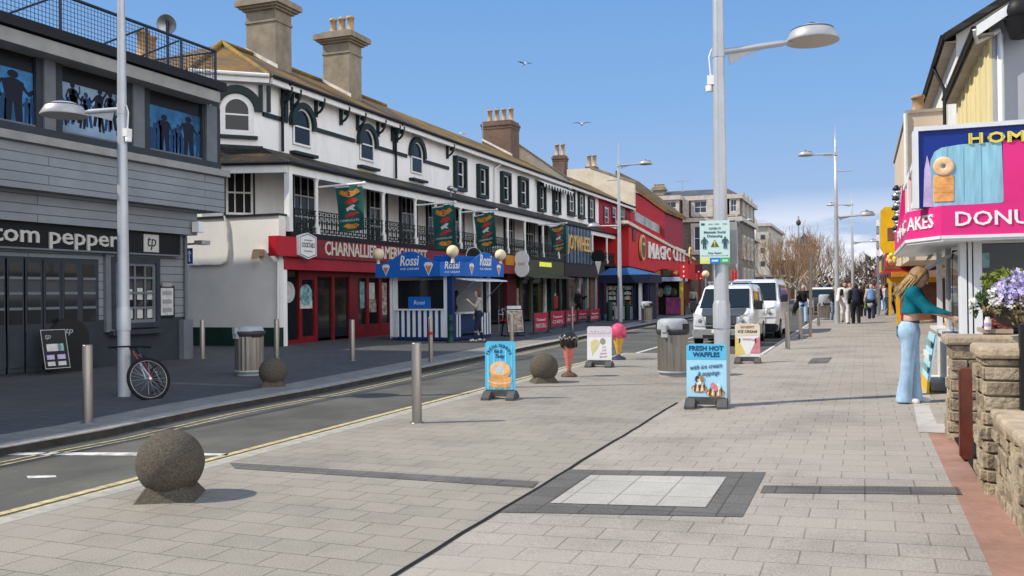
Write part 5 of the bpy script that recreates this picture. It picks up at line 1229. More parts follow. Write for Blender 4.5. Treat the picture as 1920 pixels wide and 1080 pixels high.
# pale building at the end of the street, brown roofed one behind the trees
sE = 165.0
cb = thing('pale_brick_block', 'tall pale pinkish block at the end of the street left of the bare trees', 'building', PS(1432, 560, sE))
a, b = gx(1420, 450, sE), gx(1441, 450, sE); mb = MB(); mb.box(a - 4, b, sE, sE + 30, 0, gzz(424, 1430, sE)); mb.build('wall', 'stone_trim', cb)
mb = MB(); mb.box(a - 4.5, b + .5, sE - .5, sE + 30, gzz(424, 1430, sE), gzz(419, 1430, sE)); mb.build('parapet', 'stone_trim', cb)
for y in (440, 465, 490): mb = MB(); p, q = PS(1426, y + 9, sE), PS(1434, y, sE); mb.box(p.x, q.x, sE - .06, sE, p.z, q.z); mb.build('window', 'glass_blue', cb)
c0 = gx(1441, 450, sE + 5); mb = MB(); mb.box(b, gx(1520, 500, sE + 5), sE + 5, sE + 25, 0, gzz(488, 1450, sE + 5)); mb.build('rear_wing', 'brown_brick', cb)
sH = 150.0
bh = thing('brown_gabled_house', 'brown house with dark pointed gable behind the bare street trees', 'house', PS(1508, 560, sH))
a, b = gx(1494, 500, sH), gx(1524, 500, sH); zg = gzz(462, 1508, sH)
mb = MB(); mb.box(a, b, sH, sH + 10, 0, zg); mb.build('wall', 'brown_brick', bh)
mb = MB(); mb.prism([(a - .5, sH - .3, zg), (b + .5, sH - .3, zg), ((a + b) / 2, sH - .3, gzz(437, 1508, sH))], (0, 11, 0)); mb.build('roof', 'slate_far', bh)
for xx in (1502, 1514): p = PS(xx, 478, sH); mb = MB(); mb.box(p.x - .5, p.x + .5, sH - .05, sH, p.z - .8, p.z + .8); mb.build('window', 'glass_blue', bh)
# low brown shops at the far left, behind the vans
lo = thing('far_shop_row', 'low dark shop row at street end behind the white vans', 'building', PS(1420, 565, 128))
a, b = gx(1362, 540, 128), gx(1470, 540, 128); mb = MB(); mb.box(a, b, 128, 140, 0, gzz(520, 1420, 128)); mb.build('wall', 'brown_brick', lo)
mb = MB(); mb.box(a - .3, b + .3, 127.7, 140, gzz(520, 1420, 128), gzz(516, 1420, 128)); mb.build('parapet', 'stone_trim', lo)
for k in range(5): mb = MB(); xx = a + (b - a) * (k + .15) / 5; mb.box(xx, xx + (b - a) * .14, 127.9, 128, .4, 2.6); mb.build('window', 'glass_dark', lo)

# ================================================================== RIGHT-HAND SHOPS
M('hot_pink', (.66, .028, .20), .4, var=.05, scale=2)
M('board_blue', (.010, .032, .22), .35, var=.06, scale=2)
M('poster_wood', (.26, .52, .64), .45, var=.16, scale=3, stretch=(6, 6, .6))
M('poster_wood_line', (.16, .36, .46), .5, var=.1)
M('lilac_print', (.48, .38, .60), .45, var=.25, scale=3)
M('donut', (.72, .36, .12), .5, var=.22, scale=9)
M('donut_light', (.80, .52, .30), .5, var=.18, scale=9)
M('upvc', (.66, .68, .69), .35, var=.03)
M('cream_clad', (.74, .63, .33), .7, var=.10, scale=1.0, stretch=(3, 3, .4), dirt=.15)
M('soffit', (.36, .31, .25), .8, var=.12, scale=2)
M('grey_render', (.40, .41, .43), .85, var=.07, scale=.9, bump=.15, dirt=.1)
M('peach_render', (.60, .49, .38), .85, var=.07, scale=1.0, dirt=.15)
M('bulb_yellow', (.72, .62, .10), .45, var=.05)
M_brick('garden_stone', (.36, .28, .185), (.255, .20, .135), (.20, .165, .12), .40, .155, .022, axes='HZ', noise=.34, bump=1.0, squash=1.6, freq=3)
M('stone_cap', (.40, .32, .225), .85, var=.22, scale=6, bump=.6, bscale=25, dirt=.3)
M('gate_red', (.135, .035, .022), .55, var=.2, scale=6, dirt=.3)
sF_ = 11.0                                     # front of the corner sign
PKt = .50
c1 = (PKt, 16.0); c2 = (PKt, 11.75); c3 = (PS(1765, 420, sF_).x, sF_); c4 = (3.6, sF_)
don = thing('donut_shop', 'white corner donut shop with hot pink lettered sign and donut billboard', 'shop', (1.05, 11.5, gz(1.05)))
zpb = PS(1800, 441, sF_).z; zpt = PS(1800, 384, sF_).z
# pink fascia: street side, splay, front
def fpanel(nm, a, b, z0, z1, mat, par=don, th=.06):
    a, b = Vector((a[0], a[1], 0)), Vector((b[0], b[1], 0)); d = (b - a).normalized(); n = Vector((d.y, -d.x, 0))
    mb = MB(); mb.obox(a + RZ * z0 - n * th, b - a, n * th, RZ * (z1 - z0)); return mb.build(nm, mat, par), a, d, n, (b - a).length
for a, b, st, f0, f1 in ((c1, c2, 'PANC', .36, .985), (c2, c3, 'AKES', .04, .80), (c3, c4, 'DONUTS', .05, .405)):
    o, A, d, n, L = fpanel('pink_sign', a, b, zpb, zpt, 'hot_pink')
    mb = MB(); mb.text(st, A + d * L * f0 + RZ * (zpb + .105) + n * .001, d, RZ, .150, L * (f1 - f0), .012, bold=.012); mb.build('lettering', 'sign_white', o)
    mb = MB(); mb.obox(A + RZ * (zpb - .035) - n * .08, d * L, n * .10, RZ * .035); mb.build('sign_trim', 'upvc', o)
mb = MB(); mb.prism([(*c1, zpb - .06), (*c2, zpb - .06), (c3[0], c3[1], zpb - .06), (c4[0], c4[1], zpb - .06), (3.6, 16, zpb - .06)], (0, 0, .025)); mb.build('canopy_soffit', 'upvc', don)
# billboard above
sBb = 11.25; xb0 = PS(1722, 300, sBb).x; zb0 = zpt; zb1 = PS(1820, 240, sBb).z
mb = MB(); mb.box(xb0, 3.6, sBb, sBb + .12, zb0, zb1); bb = mb.build('billboard', 'board_blue', don)
mb = MB(); mb.box(xb0 - .04, 3.6, sBb - .03, sBb + .14, zb1, zb1 + .05); mb.box(xb0 - .06, xb0, sBb - .03, sBb + .14, zb0, zb1); mb.build('billboard_frame', 'upvc', bb)
Q = lambda x, y, o=.004: PS(x, y, sBb - o)
pts = [(1746, 388), (1743, 330), (1745, 300), (1752, 285), (1765, 277), (1800, 271), (1878, 265), (1882, 376), (1880, 380)]
mb = MB(); mb.prism([Q(*p) for p in pts], (0, -.004, 0)); pw = mb.build('wood_print', 'poster_wood', bb)
for x in (1775, 1806, 1839): mb = MB(); a, b = Q(x, 274, .009), Q(x + 2, 378, .009); mb.box(a.x, a.x + .006, sBb - .010, sBb - .0085, b.z, a.z); mb.build('plank_gap', 'poster_wood_line', pw)
mb = MB(); mb.prism([Q(*p) for p in ((1731, 388), (1733, 320), (1738, 291), (1742, 305), (1746, 330), (1748, 388))], (0, -.006, 0)); mb.build('lilac_print', 'lilac_print', bb)
mb = MB(); a, b = Q(1880, 264), Q(1985, 380); mb.box(a.x, b.x, sBb - .010, sBb - .001, zb0, a.z); mb.build('pink_print', 'hot_pink', bb)
def torus(mb, c, R0, r, ax, mi=0, n=28, m=12, sq=1.0):
    Qm = Vector((0, 0, 1)).rotation_difference(Vector(ax)).to_matrix(); k0 = []
    for i in range(n):
        a = 2 * PI * i / n
        for j in range(m):
            b = 2 * PI * j / m; k0.append(Vector(c) + Qm @ Vector(((R0 + r * math.cos(b)) * math.cos(a), (R0 + r * math.cos(b)) * math.sin(a), r * sq * math.sin(b))))
    mb.add(k0, [(i * m + j, ((i + 1) % n) * m + j, ((i + 1) % n) * m + (j + 1) % m, i * m + (j + 1) % m) for i in range(n) for j in range(m)], mi, True)
c = Q(1769, 312, .02); sc_ = (Q(1789, 316).x - Q(1750, 316).x) / 2
mb = MB(); torus(mb, c, sc_ * .62, sc_ * .40, (0, -1, 0), sq=.25)
for v in range(1): pass
o_ = mb.build('donut_print', 'donut_light', bb)
for y0, y1 in ((330, 346), (347, 361), (362, 378)): mb = MB(); a, b = Q(1750, y0, .006), Q(1789, y1, .006); mb.box(a.x, b.x, sBb - .016, sBb - .005, b.z, a.z); mb.build('donut_print', 'donut', bb, bev=.016)
# HOME... letters, studded with bulbs and cut by the print below
zl0, zl1 = Q(1850, 268).z, Q(1850, 250).z
for st, x0, x1, ya, yb in (('H', 1816, 1843, 270, 251), ('O', 1851, 1885, 268, 249), ('M', 1889, 1922, 266, 247), ('E', 1926, 1948, 264, 246)):
    a, b = Q(x0, ya, .012), Q(x1, ya, .012); h = Q(x0, yb, .012).z - a.z
    mb = MB(); mb.text(st, a, RX, RZ, h, b.x - a.x, .012, bold=.035); mb.build('lettering', 'bulb_yellow', bb)
    if st != 'E':
        mb = MB()
        for i in range(5):
            for xx in ((.14, .80) if st != 'O' else (.10, .86)): mb.lathe([(.0045, 0), (.0045, .004)], a + RX * (b.x - a.x) * xx + RZ * h * (.1 + .2 * i) - RY * .012, 6, ax=(0, -1, 0))
        mb.build('bulb_holes', 'board_blue', bb)
# street face above the pink sign: windows full of red goods, behind a pink fin and a silvery lamp string
M('red_goods', (.42, .035, .03), .5, var=.6, scale=9)
mb = MB(); mb.box(.66, .9, sBb + .15, 17.5, zpt - .1, zb1 - .05); mb.build('upper_street_wall', 'upvc', don)
for y0, y1 in ((12.0, 13.6), (13.9, 15.5)): 
    w_ = sash_window(don, (.658, y1, zpt + .12), -RY, RZ, y1 - y0, .55, 'upvc', (2, 1), True, sur=.05, out=.04, glass='red_goods')
mb = MB(); mb.prism([(.52, 15.2, zpt + .02), (.66, 15.2, zpt + .02), (.66, 15.2, zpt + .72), (.60, 15.2, zpt + .70), (.57, 15.2, zpt + .4)], (0, .3, 0)); mb.build('pink_fin', 'hot_pink', don)
# shopfront under the sign
zg_ = gz(1.05) + .012
mb = MB(); mb.box(1.05, 3.6, 11.5, 11.62, zg_, .95); mb.build('front_wall', 'upvc', don)
for x0, x1 in ((1800, 1812), (1815, 1822), (1825, 1841)): mb = MB(); a, b = PS(x0, 500, 11.5).x, PS(x1, 500, 11.5).x; mb.box(a, b, 11.48 - .01 * (x0 == 1815), 11.62, .95, zpb - .05); mb.build('frame_post', 'upvc', don)
mb = MB(); a = PS(1841, 500, 11.5).x; zw0, zw1 = PS(1860, 622, 11.5).z, PS(1860, 456, 11.5).z; mb.box(a, 3.6, 11.53, 11.55, zw0, zw1); win = mb.build('window', 'glass_dark', don)
mb = MB(); mb.box(a, 3.6, 11.49, 11.6, zw1, zpb - .05); mb.build('window_head', 'upvc', don)
mb = MB(); p, q = PS(1842, 502, 11.52), PS(1855, 474, 11.52); mb.box(p.x, q.x, 11.52, 11.528, p.z, q.z); mb.build('window_notice', 'poster_teal', win)
mb = MB(); mb.box(1.06, 3.6, 12.6, 12.7, zg_, zpb - .1); mb.build('interior', 'dark_interior', don)
# serving side: posts, counter, open hatch
for s in (11.56, 13.3, 14.8): mb = MB(); mb.box(1.03, 1.10, s - .05, s + .05, gz(1.05), zpb - .05); mb.build('frame_post', 'upvc', don)
mb = MB(); mb.box(1.05, 1.12, 11.5, 14.8, gz(1.05), .92); mb.build('counter_front', 'upvc', don)
mb = MB(); mb.box(.93, 1.35, 11.62, 14.78, .92, .96); mb.build('counter', 'upvc', don)
mb = MB(); mb.box(1.06, 1.08, 11.62, 13.25, .97, 1.95); mb.build('hatch_glass', 'glass_dark', don)
for k in range(6):
    mb = MB(); y = 13.4 + k * .2; mb.lathe([(.05, 0), (.06, .12), (.03, .16), (.03, .2)], (1.15, y, .96), 10); mb.build('sauce_bottle', random.Random(k).choice(['hot_pink', 'kiosk_white', 'donut', 'poster_teal']), don)
mb = MB(); a = G(1768, 716); mb.box(.86, 1.12, 13.7, 15.0, gz(1.0), gz(1.0) + .10); mb.build('door_step', 'sign_white', don)
mb = MB(); mb.prism([(.96, 15.0, 1.98), (1.1, 15.0, 2.2), (1.1, 15.0, 2.15), (.96, 15.0, 1.95)], (0, .9, 0)); mb.build('small_awning', 'soffit', don)
mb = MB(); mb.prism([(.72, 12.6, zpb - .34), (1.05, 12.6, zpb - .14), (1.05, 12.6, zpb - .18), (.72, 12.6, zpb - .38)], (0, 2.2, 0)); mb.build('open_hatch_flap', 'upvc', don)
# houses over the shops
xw = 2.4
sh0 = PT(1861, 100, xw).y; shA = PT(1797, 170, xw).y
h1 = thing('gabled_house', 'cream boarded gabled house with grey end wall above the donut sign', 'house', (xw, sh0, 0))
ze = PT(1861, 47, xw).z; 
mb = MB(); mb.box(xw, xw + 7.4, sh0, shA, 2.6, ze); mb.build('wall', 'grey_render', h1)
mb = MB()
n = 15; L = shA - sh0
for i in range(n): mb.box(xw - .05 - (.03 if i % 2 else 0), xw - .002, sh0 + .02 + L * i / n, sh0 + .02 + L * (i + (.5 if i % 2 else 1)) / n - (0 if i % 2 else 0), 2.6, ze - .02)
mb.build('cream_cladding', 'cream_clad', h1)
pk = PS(1930, -8, sh0); rise = (pk.z - ze) / (pk.x - xw) if pk.x > xw else .6
zr_ = ze + 3.7 * .62
mb = MB(); mb.prism([(xw, sh0, ze), (xw + 7.4, sh0, ze), (xw + 3.7, sh0, zr_)], (0, L, 0)); mb.build('gable', 'grey_render', h1)
mb = MB()
for sgn in (0,):
    mb.prism([(xw - .30, sh0 - .35, ze - .20), (xw + 3.7, sh0 - .35, zr_ + .12), (xw + 3.7, sh0 - .35, zr_ + .26), (xw - .33, sh0 - .35, ze - .06)], (0, L + .4, 0)); mb.prism([(xw + 8.0, sh0 - .35, ze - .28), (xw + 3.7, sh0 - .35, zr_ + .12), (xw + 3.7, sh0 - .35, zr_ + .26), (xw + 8.05, sh0 - .35, ze - .14)], (0, L + .4, 0))
mb.build('roof', 'slate_dark', h1)
mb = MB(); mb.prism([(xw - .31, sh0 - .38, ze - .26), (xw + 3.7, sh0 - .38, zr_ + .0), (xw + 3.7, sh0 - .38, zr_ + .18), (xw - .31, sh0 - .38, ze - .06)], (0, .05, 0)); mb.build('barge_board', 'sign_white', h1)
mb = MB(); mb.box(xw - .29, xw - .003, sh0 - .3, shA, ze - .24, ze - .20); mb.build('soffit', 'soffit', h1)
mb = MB(); mb.tube([(xw - .35, sh0 - .3, ze - .10), (xw - .35, shA, ze - .10)], .06, 8); mb.build('gutter', 'gutter_black', h1)
dp = PS(1876, 120, sh0 - .1)
mb = MB(); mb.tube([(xw - .33, sh0 - .3, ze - .1), (xw - .28, sh0 - .1, ze - .3), (dp.x, sh0 - .1, PS(1874, 57, sh0 - .1).z), (dp.x, sh0 - .1, PS(1877, 66, sh0 - .1).z), (dp.x, sh0 - .1, 2.6)], .055, 8); mb.build('downpipe', 'sign_white', h1)
p = PS(1915, 20, sh0 - .3); mb = MB(); mb.ball(p, .28, 8, sc=(1, .8, 1)); mb.lathe([(.2, 0), (.3, .35)], p - RZ * .5, 12); mb.build('wall_lamp', 'gutter_black', h1)
sB2 = PT(1745, 210, xw).y; zb2 = PT(1781, 95, xw).z
h2 = thing('gabled_house', 'off white house with dark tiled eaves just behind the cream boarded house', 'house', (xw, shA + .4, 0))
mb = MB(); mb.box(xw + .0, xw + 7, shA + .4, sB2, 2.6, zb2); mb.build('wall', 'white_wall', h2)
zz = zb2
mb = MB(); mb.prism([(xw - .33, shA + .1, zz - .04), (xw + 3.5, shA + .1, zz + 2.2), (xw + 7.6, shA + .1, zz - .14), (xw + 7.6, shA + .1, zz - .3), (xw + 3.5, shA + .1, zz + 2.0), (xw - .30, shA + .1, zz - .2)], (0, sB2 - shA, 0)); mb.build('roof', 'slate_dark', h2)
mb = MB(); mb.prism([(xw, shA + .42, zz), (xw + 7, shA + .42, zz), (xw + 3.5, shA + .42, zz + 2.0)], (0, .3, 0)); mb.build('gable', 'white_wall', h2)
mb = MB(); mb.box(xw - .28, xw - .003, shA + .3, sB2, zz - .25, zz - .21); mb.build('soffit', 'soffit', h2)
mb = MB(); mb.tube([(xw - .36, shA + .1, zz - .12), (xw - .36, sB2, zz - .12)], .06, 8); mb.tube([(xw - .36, shA + 3.5, zz - .12), (xw - .08, shA + 3.2, zz - .9), (xw - .08, shA + 3.2, 2.6)], .05, 8); mb.build('gutter', 'gutter_black', h2)
sP = 31.0; a, b = PS(1702, 300, sP).x, PS(1760, 300, sP).x
h3 = thing('flat_topped_house', 'peach rendered flat topped house end above the donut billboard left edge', 'house', (a, sP, 0))
zt = PS(1720, 212, sP).z; mb = MB(); mb.box(a, b + 4, sP, sP + 12, 2.4, zt); mb.build('wall', 'peach_render', h3)
mb = MB(); mb.box(a - .06, b + 4, sP - .06, sP + 12, zt, zt + .1); mb.build('coping', 'soffit', h3)
mb = MB(); pots(mb, [(a + .35, sP + .6, zt + .1)], .55, .2); mb.build('chimney_pot', 'terracotta', h3)
mb = MB(); mb.tube([(a - .05, sP - .06, zt), (a - .05, sP - .06, 2.5)], .06, 8); mb.build('downpipe', 'white_pipe', h3)
# yellow arcade further along, with tall yellow board
M('arc_yellow', (.72, .42, .015), .45, var=.08, scale=2); M('arc_red', (.48, .03, .03), .45, var=.12, scale=2); M('arc_brown', (.20, .085, .05), .6, var=.2, scale=3)
sY = 40.0
ya = thing('yellow_arcade', 'yellow fronted arcade with tall yellow board and red canopy further along the right', 'arcade', (1.6, sY, gz(1.6)))
def yb(nm, x0, x1, y0, y1, mat, s=sY, d=.3, bev=0): mb = MB(); p, q = PS(x0, y1, s), PS(x1, y0, s); mb.box(p.x, q.x, s, s + d, max(p.z, gz(1.6) - .02), q.z); return mb.build(nm, mat, ya, bev=bev)
mb = MB(); s_ = 36.0; mb.prism([PS(x, y, s_) for x, y in ((1651, 395), (1659, 388), (1692, 387), (1692, 474), (1656, 474), (1650, 464))], (0, .35, 0)); mb.build('tall_board', 'arc_yellow', ya)
yb('lintel', 1664, 1760, 519, 530, 'arc_yellow'); yb('post', 1681, 1687, 530, 606, 'arc_yellow'); yb('post', 1667, 1671, 530, 592, 'arc_yellow', sY + 6); yb('post', 1697, 1705, 530, 600, 'arc_yellow', sY + .5)
yb('brown_soffit', 1660, 1760, 497, 506, 'arc_brown', sY - 1, 3); yb('red_canopy', 1657, 1712, 506, 512, 'arc_red', sY - 1.2, 2.5); yb('orange_canopy', 1672, 1725, 509, 519, 'flag_orange', sY - 2, 2)
yb('back_wall', 1690, 1860, 520, 610, 'arc_brown', sY + 3, .3); yb('upper_wall', 1712, 1860, 440, 497, 'soffit', sY + 1, 6)
yb('red_box_sign', 1665, 1690, 426, 450, 'arc_brown', 33.0, .8); yb('red_machine', 1706, 1717, 556, 598, 'arc_red', sY - 1, .8); yb('red_stand', 1690, 1697, 565, 600, 'arc_red', sY + 1.5, .5)
rg = random.Random(8)
for k in range(9):
    p = PS(1664 + rg.uniform(0, 30), 478 + rg.uniform(0, 15), 35 + rg.uniform(0, 2)); mb = MB(); mb.ball(p, .09, 6); mb.build('bulb', 'bulb_yellow' if k % 2 else 'gold_letter', ya)
# silvery string of lamps on a bracket, and a white narrow sign beyond
ls = thing('sign_stack', 'silvery chain of lamp shades hanging beside the pink sign', 'sign', PS(1684, 400, 19))
for k in range(14):
    p = PS(1681 + 3 * math.sin(k * 1.9) + k * .15, 352 + k * 6.2, 19.0); mb = MB(); mb.lathe([(.02, .05), (.075, -.02), (.07, -.05), (.02, -.05)], p, 8); mb.build('shade', 'galv' if k % 3 else 'sign_black', ls)
mb = MB(); a, b = PS(1687, 350, 19), PS(1684, 440, 19); mb.bar(a, b, .04); mb.bar(a, (2.4, 19, a.z + .1), .04); mb.build('bracket', 'galv', ls)
ws = thing('vertical_sign', 'narrow white and grey vertical sign board left of the tall yellow board', 'sign', PS(1645, 440, 52))
for k in range(5):
    p, q = PS(1643, 412 + k * 14 + 12, 52), PS(1649, 412 + k * 14, 52); mb = MB(); mb.box(p.x, q.x, 52, 52.15, p.z, q.z); mb.build('panel', 'sign_white' if k % 2 == 0 else 'panel_grey', ws)
mb = MB(); p = PS(1646, 470, 52.2); mb.box(p.x - .06, p.x + .06, 52.15, 52.3, gz(1), PS(1646, 412, 52).z); mb.build('post', 'galv', ws)
fr = thing('far_shop_terrace', 'far right row of low shops receding past the yellow arcade', 'building', (1.8, 62, 0))
mb = MB(); mb.box(1.9, 12, 50, 110, 0, 4.6); mb.build('wall', 'brown_brick', fr)
for k in range(7): mb = MB(); mb.box(1.2, 1.9, 51 + k * 8, 57 + k * 8, 2.7, 3.5); mb.build('shop_sign', ['arc_red', 'arcade_blue', 'arc_yellow', 'hot_pink', 'kiosk_blue', 'arc_red', 'olive'][k], fr)

# ================================================================== GARDEN WALLS, GATE, RAILING
def rough_wall(name, label, cat, x0, x1, y0, y1, z0, z1, capz=.10, over=.05, capmat='stone_cap', jit=.014, seed=1):
    t = thing(name, label, cat, ((x0 + x1) / 2, (y0 + y1) / 2, z0))
    rg = random.Random(seed); mb = MB(); z = z0 - .03; row = 0
    while z < z1 - .02:                                   # split-faced stones, course by course
        h = min(rg.uniform(.065, .115), z1 - z);
        if z1 - z - h < .045: h = z1 - z
        for (ax, a0, a1) in (('x', x0, x1), ('y', y0, y1)):
            pass
        def course(o, d, L, n):
            u = 0
            while u < L - 1e-4:
                w_ = rg.uniform(.14, .42); w_ = L - u if L - u - w_ < .1 else w_
                e = rg.uniform(-.3 * jit, jit * 2.6)
                q0 = Vector(o) + Vector(d) * (u + .006) + RZ * (z + .006)
                a, b, c = Vector(d) * (w_ - .012), Vector(n) * (.06 + e), RZ * (h - .012)
                mb.obox(q0 - Vector(n) * .06, a, b, c, rg.randrange(3)); u += w_
        course((x0, y0, 0), (1, 0, 0), x1 - x0, (0, -1, 0)); course((x0, y1, 0), (0, -1, 0), y1 - y0, (-1, 0, 0)); course((x1, y0, 0), (0, 1, 0), y1 - y0, (1, 0, 0)); course((x1, y1, 0), (-1, 0, 0), x1 - x0, (0, 1, 0))
        z += h; row += 1
    mb.build('stonework', ['stone_a', 'stone_b', 'stone_c'], t, bev=.007)
    mb = MB(); mb.box(x0 + .02, x1 - .02, y0 + .02, y1 - .02, z0 - .05, z1 - .01); mb.build('mortar_core', 'mortar', t)
    if capz: mb = MB(); mb.box(x0 - over, x1 + over, y0 - over, y1 + over, z1, z1 + capz); mb.build('capstone', capmat, t, bev=.025, seg=2)
    return t
for nm, c in (('stone_a', (.31, .245, .165)), ('stone_b', (.235, .185, .13)), ('stone_c', (.37, .305, .215))): M(nm, c, .9, var=.3, scale=11, bump=.9, bscale=30, dirt=.35)
M('mortar', (.30, .26, .19), .95, var=.15, scale=12)
zq = gz(.8) + .01
pn = G(1845, 925)
far_p = G(1787, 815)
zc1 = PS(1800, 644, 9.6).z; 
rough_wall('stone_gatepost', 'far rough stone gatepost with wide flat capstone beside the shop', 'gatepost', .76, 1.9, 9.35, 9.75, zq, zc1, .085, .05, seed=3)
zn1 = HZ((.9, 7.0), 672)
rough_wall('stone_gatepost', 'near rough stone gatepost with thick capstone by the red gate', 'gatepost', .77, 1.30, 6.95, 7.40, zq, zn1, .085, .04, seed=5)
zl = PS(1885, 800, 6.4).z
rough_wall('low_stone_wall', 'low pale stone garden wall running towards the camera at the right edge', 'wall', .84, 1.28, -1.5, 6.93, zq, HZ((1.0, 6.6), 800), .0, .0, seed=9)
mb = MB(); zt = HZ((1.0, 6.6), 800); o = mb.box(.80, 1.32, -1.5, 6.93, zt, zt + .07).build('wall_coping', 'stone_cap', bpy.data.objects['low_stone_wall'], bev=.02, seg=2)
gt = thing('wooden_gate', 'dark red wooden gate post and open gate between the two stone gateposts', 'gate', (.86, 7.45, zq))
gp = G(1812, 862); zt = HZ(gp, 690)
mb = MB(); mb.box(gp.x - .035, gp.x + .045, gp.y - .06, gp.y + .06, zq, zt); mb.box(gp.x - .05, gp.x - .036, gp.y - .045, gp.y + .045, zq + .02, zt - .02); mb.build('gate_post', 'gate_red', gt)
mb = MB()
for i in range(9): mb.box(.93 + i * .105, .93 + i * .105 + .098, 7.50, 7.53, zq + .06, zt - .05)
mb.build('boards', 'gate_red', gt)
mb = MB(); mb.box(.93, 1.88, 7.535, 7.57, zq + .2, zq + .3); mb.box(.93, 1.88, 7.535, 7.57, zt - .3, zt - .2); mb.build('rails', 'gate_red', gt)
mb = MB(); mb.box(.78, 1.5, 7.42, 9.33, zq - .01, zq + .012); struct(mb.build('gateway_threshold', 'gap_black'))
ir = thing('iron_railing', 'black iron railing panel at the right edge above the low wall', 'railing', (1.34, 6.6, zl))
x_ = PS(1909, 700, 6.9).x
zt = HZ((x_, 6.9), 608); zb = HZ((x_, 6.9), 785)
mb = MB(); mb.box(x_ + .01, x_ + .08, 6.86, 6.94, zb - .02, zt); mb.build('post', 'gutter_black', ir)
mb = MB()
for k in range(12): mb.bar((x_ + .13 + k * .1, 6.9, zb), (x_ + .13 + k * .1, 6.9, zt), .02)
for z in (zb + .1, zt - .1): mb.bar((x_ + .05, 6.9, z), (x_ + 1.4, 6.9, z), .035)
mb.build('bars', 'gutter_black', ir)
# planter with flowers on the wall behind the gatepost
M('leaf_bright', (.17, .21, .035), .55, var=.35, scale=9); M('leaf_dark', (.05, .085, .025), .6, var=.3, scale=9); M('leaf_dry', (.24, .19, .10), .7, var=.3, scale=9)
M('petal_violet', (.56, .50, .82), .6, var=.2, scale=12); M('petal_white', (.72, .72, .64), .6, var=.1); M('basket', (.10, .085, .07), .8, var=.2)
rg = random.Random(21)
def leaf_cloud(mb, c, rad, n, size, mi=0, petal=False):
    c = Vector(c)
    for _ in range(n):
        while True:
            v = Vector((rg.uniform(-1, 1), rg.uniform(-1, 1), rg.uniform(-1, 1)))
            if .3 < v.length < 1: break
        p = c + Vector((v.x * rad[0], v.y * rad[1], v.z * rad[2])); s = size * rg.uniform(.6, 1.3)
        a = Vector((rg.uniform(-1, 1), rg.uniform(-1, 1), rg.uniform(-.6, .9))).normalized(); b = a.orthogonal().normalized()
        b = (b * math.cos(rg.random() * 6) + a.cross(b) * math.sin(rg.random() * 6))
        cc = a.cross(b)
        if petal:
            for k in range(5):
                t0, t1 = k * 1.257, k * 1.257 + 1.0
                mb.poly([p, p + (b * math.cos(t0) + cc * math.sin(t0)) * s * .8 + a * s * .1, p + (b * math.cos((t0 + t1) / 2) + cc * math.sin((t0 + t1) / 2)) * s * 1.05, p + (b * math.cos(t1) + cc * math.sin(t1)) * s * .8 + a * s * .1], mi)
        else: mb.poly([p - b * s, p - cc * s * .38 , p + b * s, p + cc * s * .38 + a * s * .15], mi)
pl = thing('flower_basket', 'basket of violet and white flowers with trailing leaves on the wall', 'flower basket', PS(1890, 600, 9.1))
sF2 = 9.1
pc = PS(1895, 560, sF2); u = PS(1905, 560, sF2).x - PS(1895, 560, sF2).x; u /= 10          # metres per photo pixel there
def fp(x, y, ds=0): return PS(x, y, sF2 + ds)
mb = MB(); mb.lathe([(.08, -.14), (.16, -.09), (.20, 0), (.20, .02), (.17, .02)], fp(1905, 584, .1), 18); mb.build('basket', 'basket', pl)
mb = MB(); leaf_cloud(mb, fp(1895, 522, .15), (62 * u, .22, 22 * u), 520, .030); leaf_cloud(mb, fp(1868, 535, .1), (26 * u, .15, 18 * u), 170, .028); mb.build('foliage', 'leaf_bright', pl)
mb = MB(); leaf_cloud(mb, fp(1845, 560), (18 * u, .14, 18 * u), 200, .026); leaf_cloud(mb, fp(1900, 565, .1), (62 * u, .22, 28 * u), 460, .026); mb.build('foliage', 'leaf_dark', pl)
mb = MB(); leaf_cloud(mb, fp(1862, 575, -.05), (26 * u, .14, 18 * u), 170, .028); leaf_cloud(mb, fp(1912, 585, -.08), (26 * u, .14, 34 * u), 240, .026); mb.build('dry_foliage', 'leaf_dry', pl)
mb = MB(); leaf_cloud(mb, fp(1897, 540, -.14), (36 * u, .14, 22 * u), 150, .019, petal=True); leaf_cloud(mb, fp(1915, 520, -.12), (24 * u, .12, 17 * u), 70, .019, petal=True); leaf_cloud(mb, fp(1890, 565, -.16), (34 * u, .08, 16 * u), 30, .016, petal=True); mb.build('violet_flowers', 'petal_violet', pl)
mb = MB(); leaf_cloud(mb, fp(1864, 552, -.12), (16 * u, .1, 22 * u), 50, .016, petal=True); leaf_cloud(mb, fp(1890, 572, -.16), (30 * u, .08, 10 * u), 30, .016, petal=True); mb.build('white_flowers', 'petal_white', pl)
mb = MB(); leaf_cloud(mb, fp(1827, 580, -.05), (9 * u, .08, 18 * u), 46, .024); mb.build('trailing_foliage', 'leaf_dark', pl); mb = MB(); leaf_cloud(mb, fp(1826, 570, -.08), (8 * u, .06, 14 * u), 26, .018, petal=True); mb.build('trailing_flowers', 'petal_white', pl)
M('board_cyan_light', (.42, .66, .74), .45, var=.1, scale=3)
lb = thing('leaning_poster', 'pale blue poster board with yellow foot leaning on the counter behind the woman', 'poster', (.80, 13.6, gz(.8)))
mb = MB(); mb.prism([(.80, 13.2, gz(.8) + .17), (.80, 14.6, gz(.8) + .17), (.90, 14.6, .88), (.90, 13.2, .88)], (.02, 0, 0)); mb.build('print', 'board_cyan_light', lb)
mb = MB(); mb.prism([(.785, 13.2, gz(.8)), (.785, 14.6, gz(.8)), (.80, 14.6, gz(.8) + .17), (.80, 13.2, gz(.8) + .17)], (.02, 0, 0)); mb.build('yellow_foot', 'arc_yellow', lb)
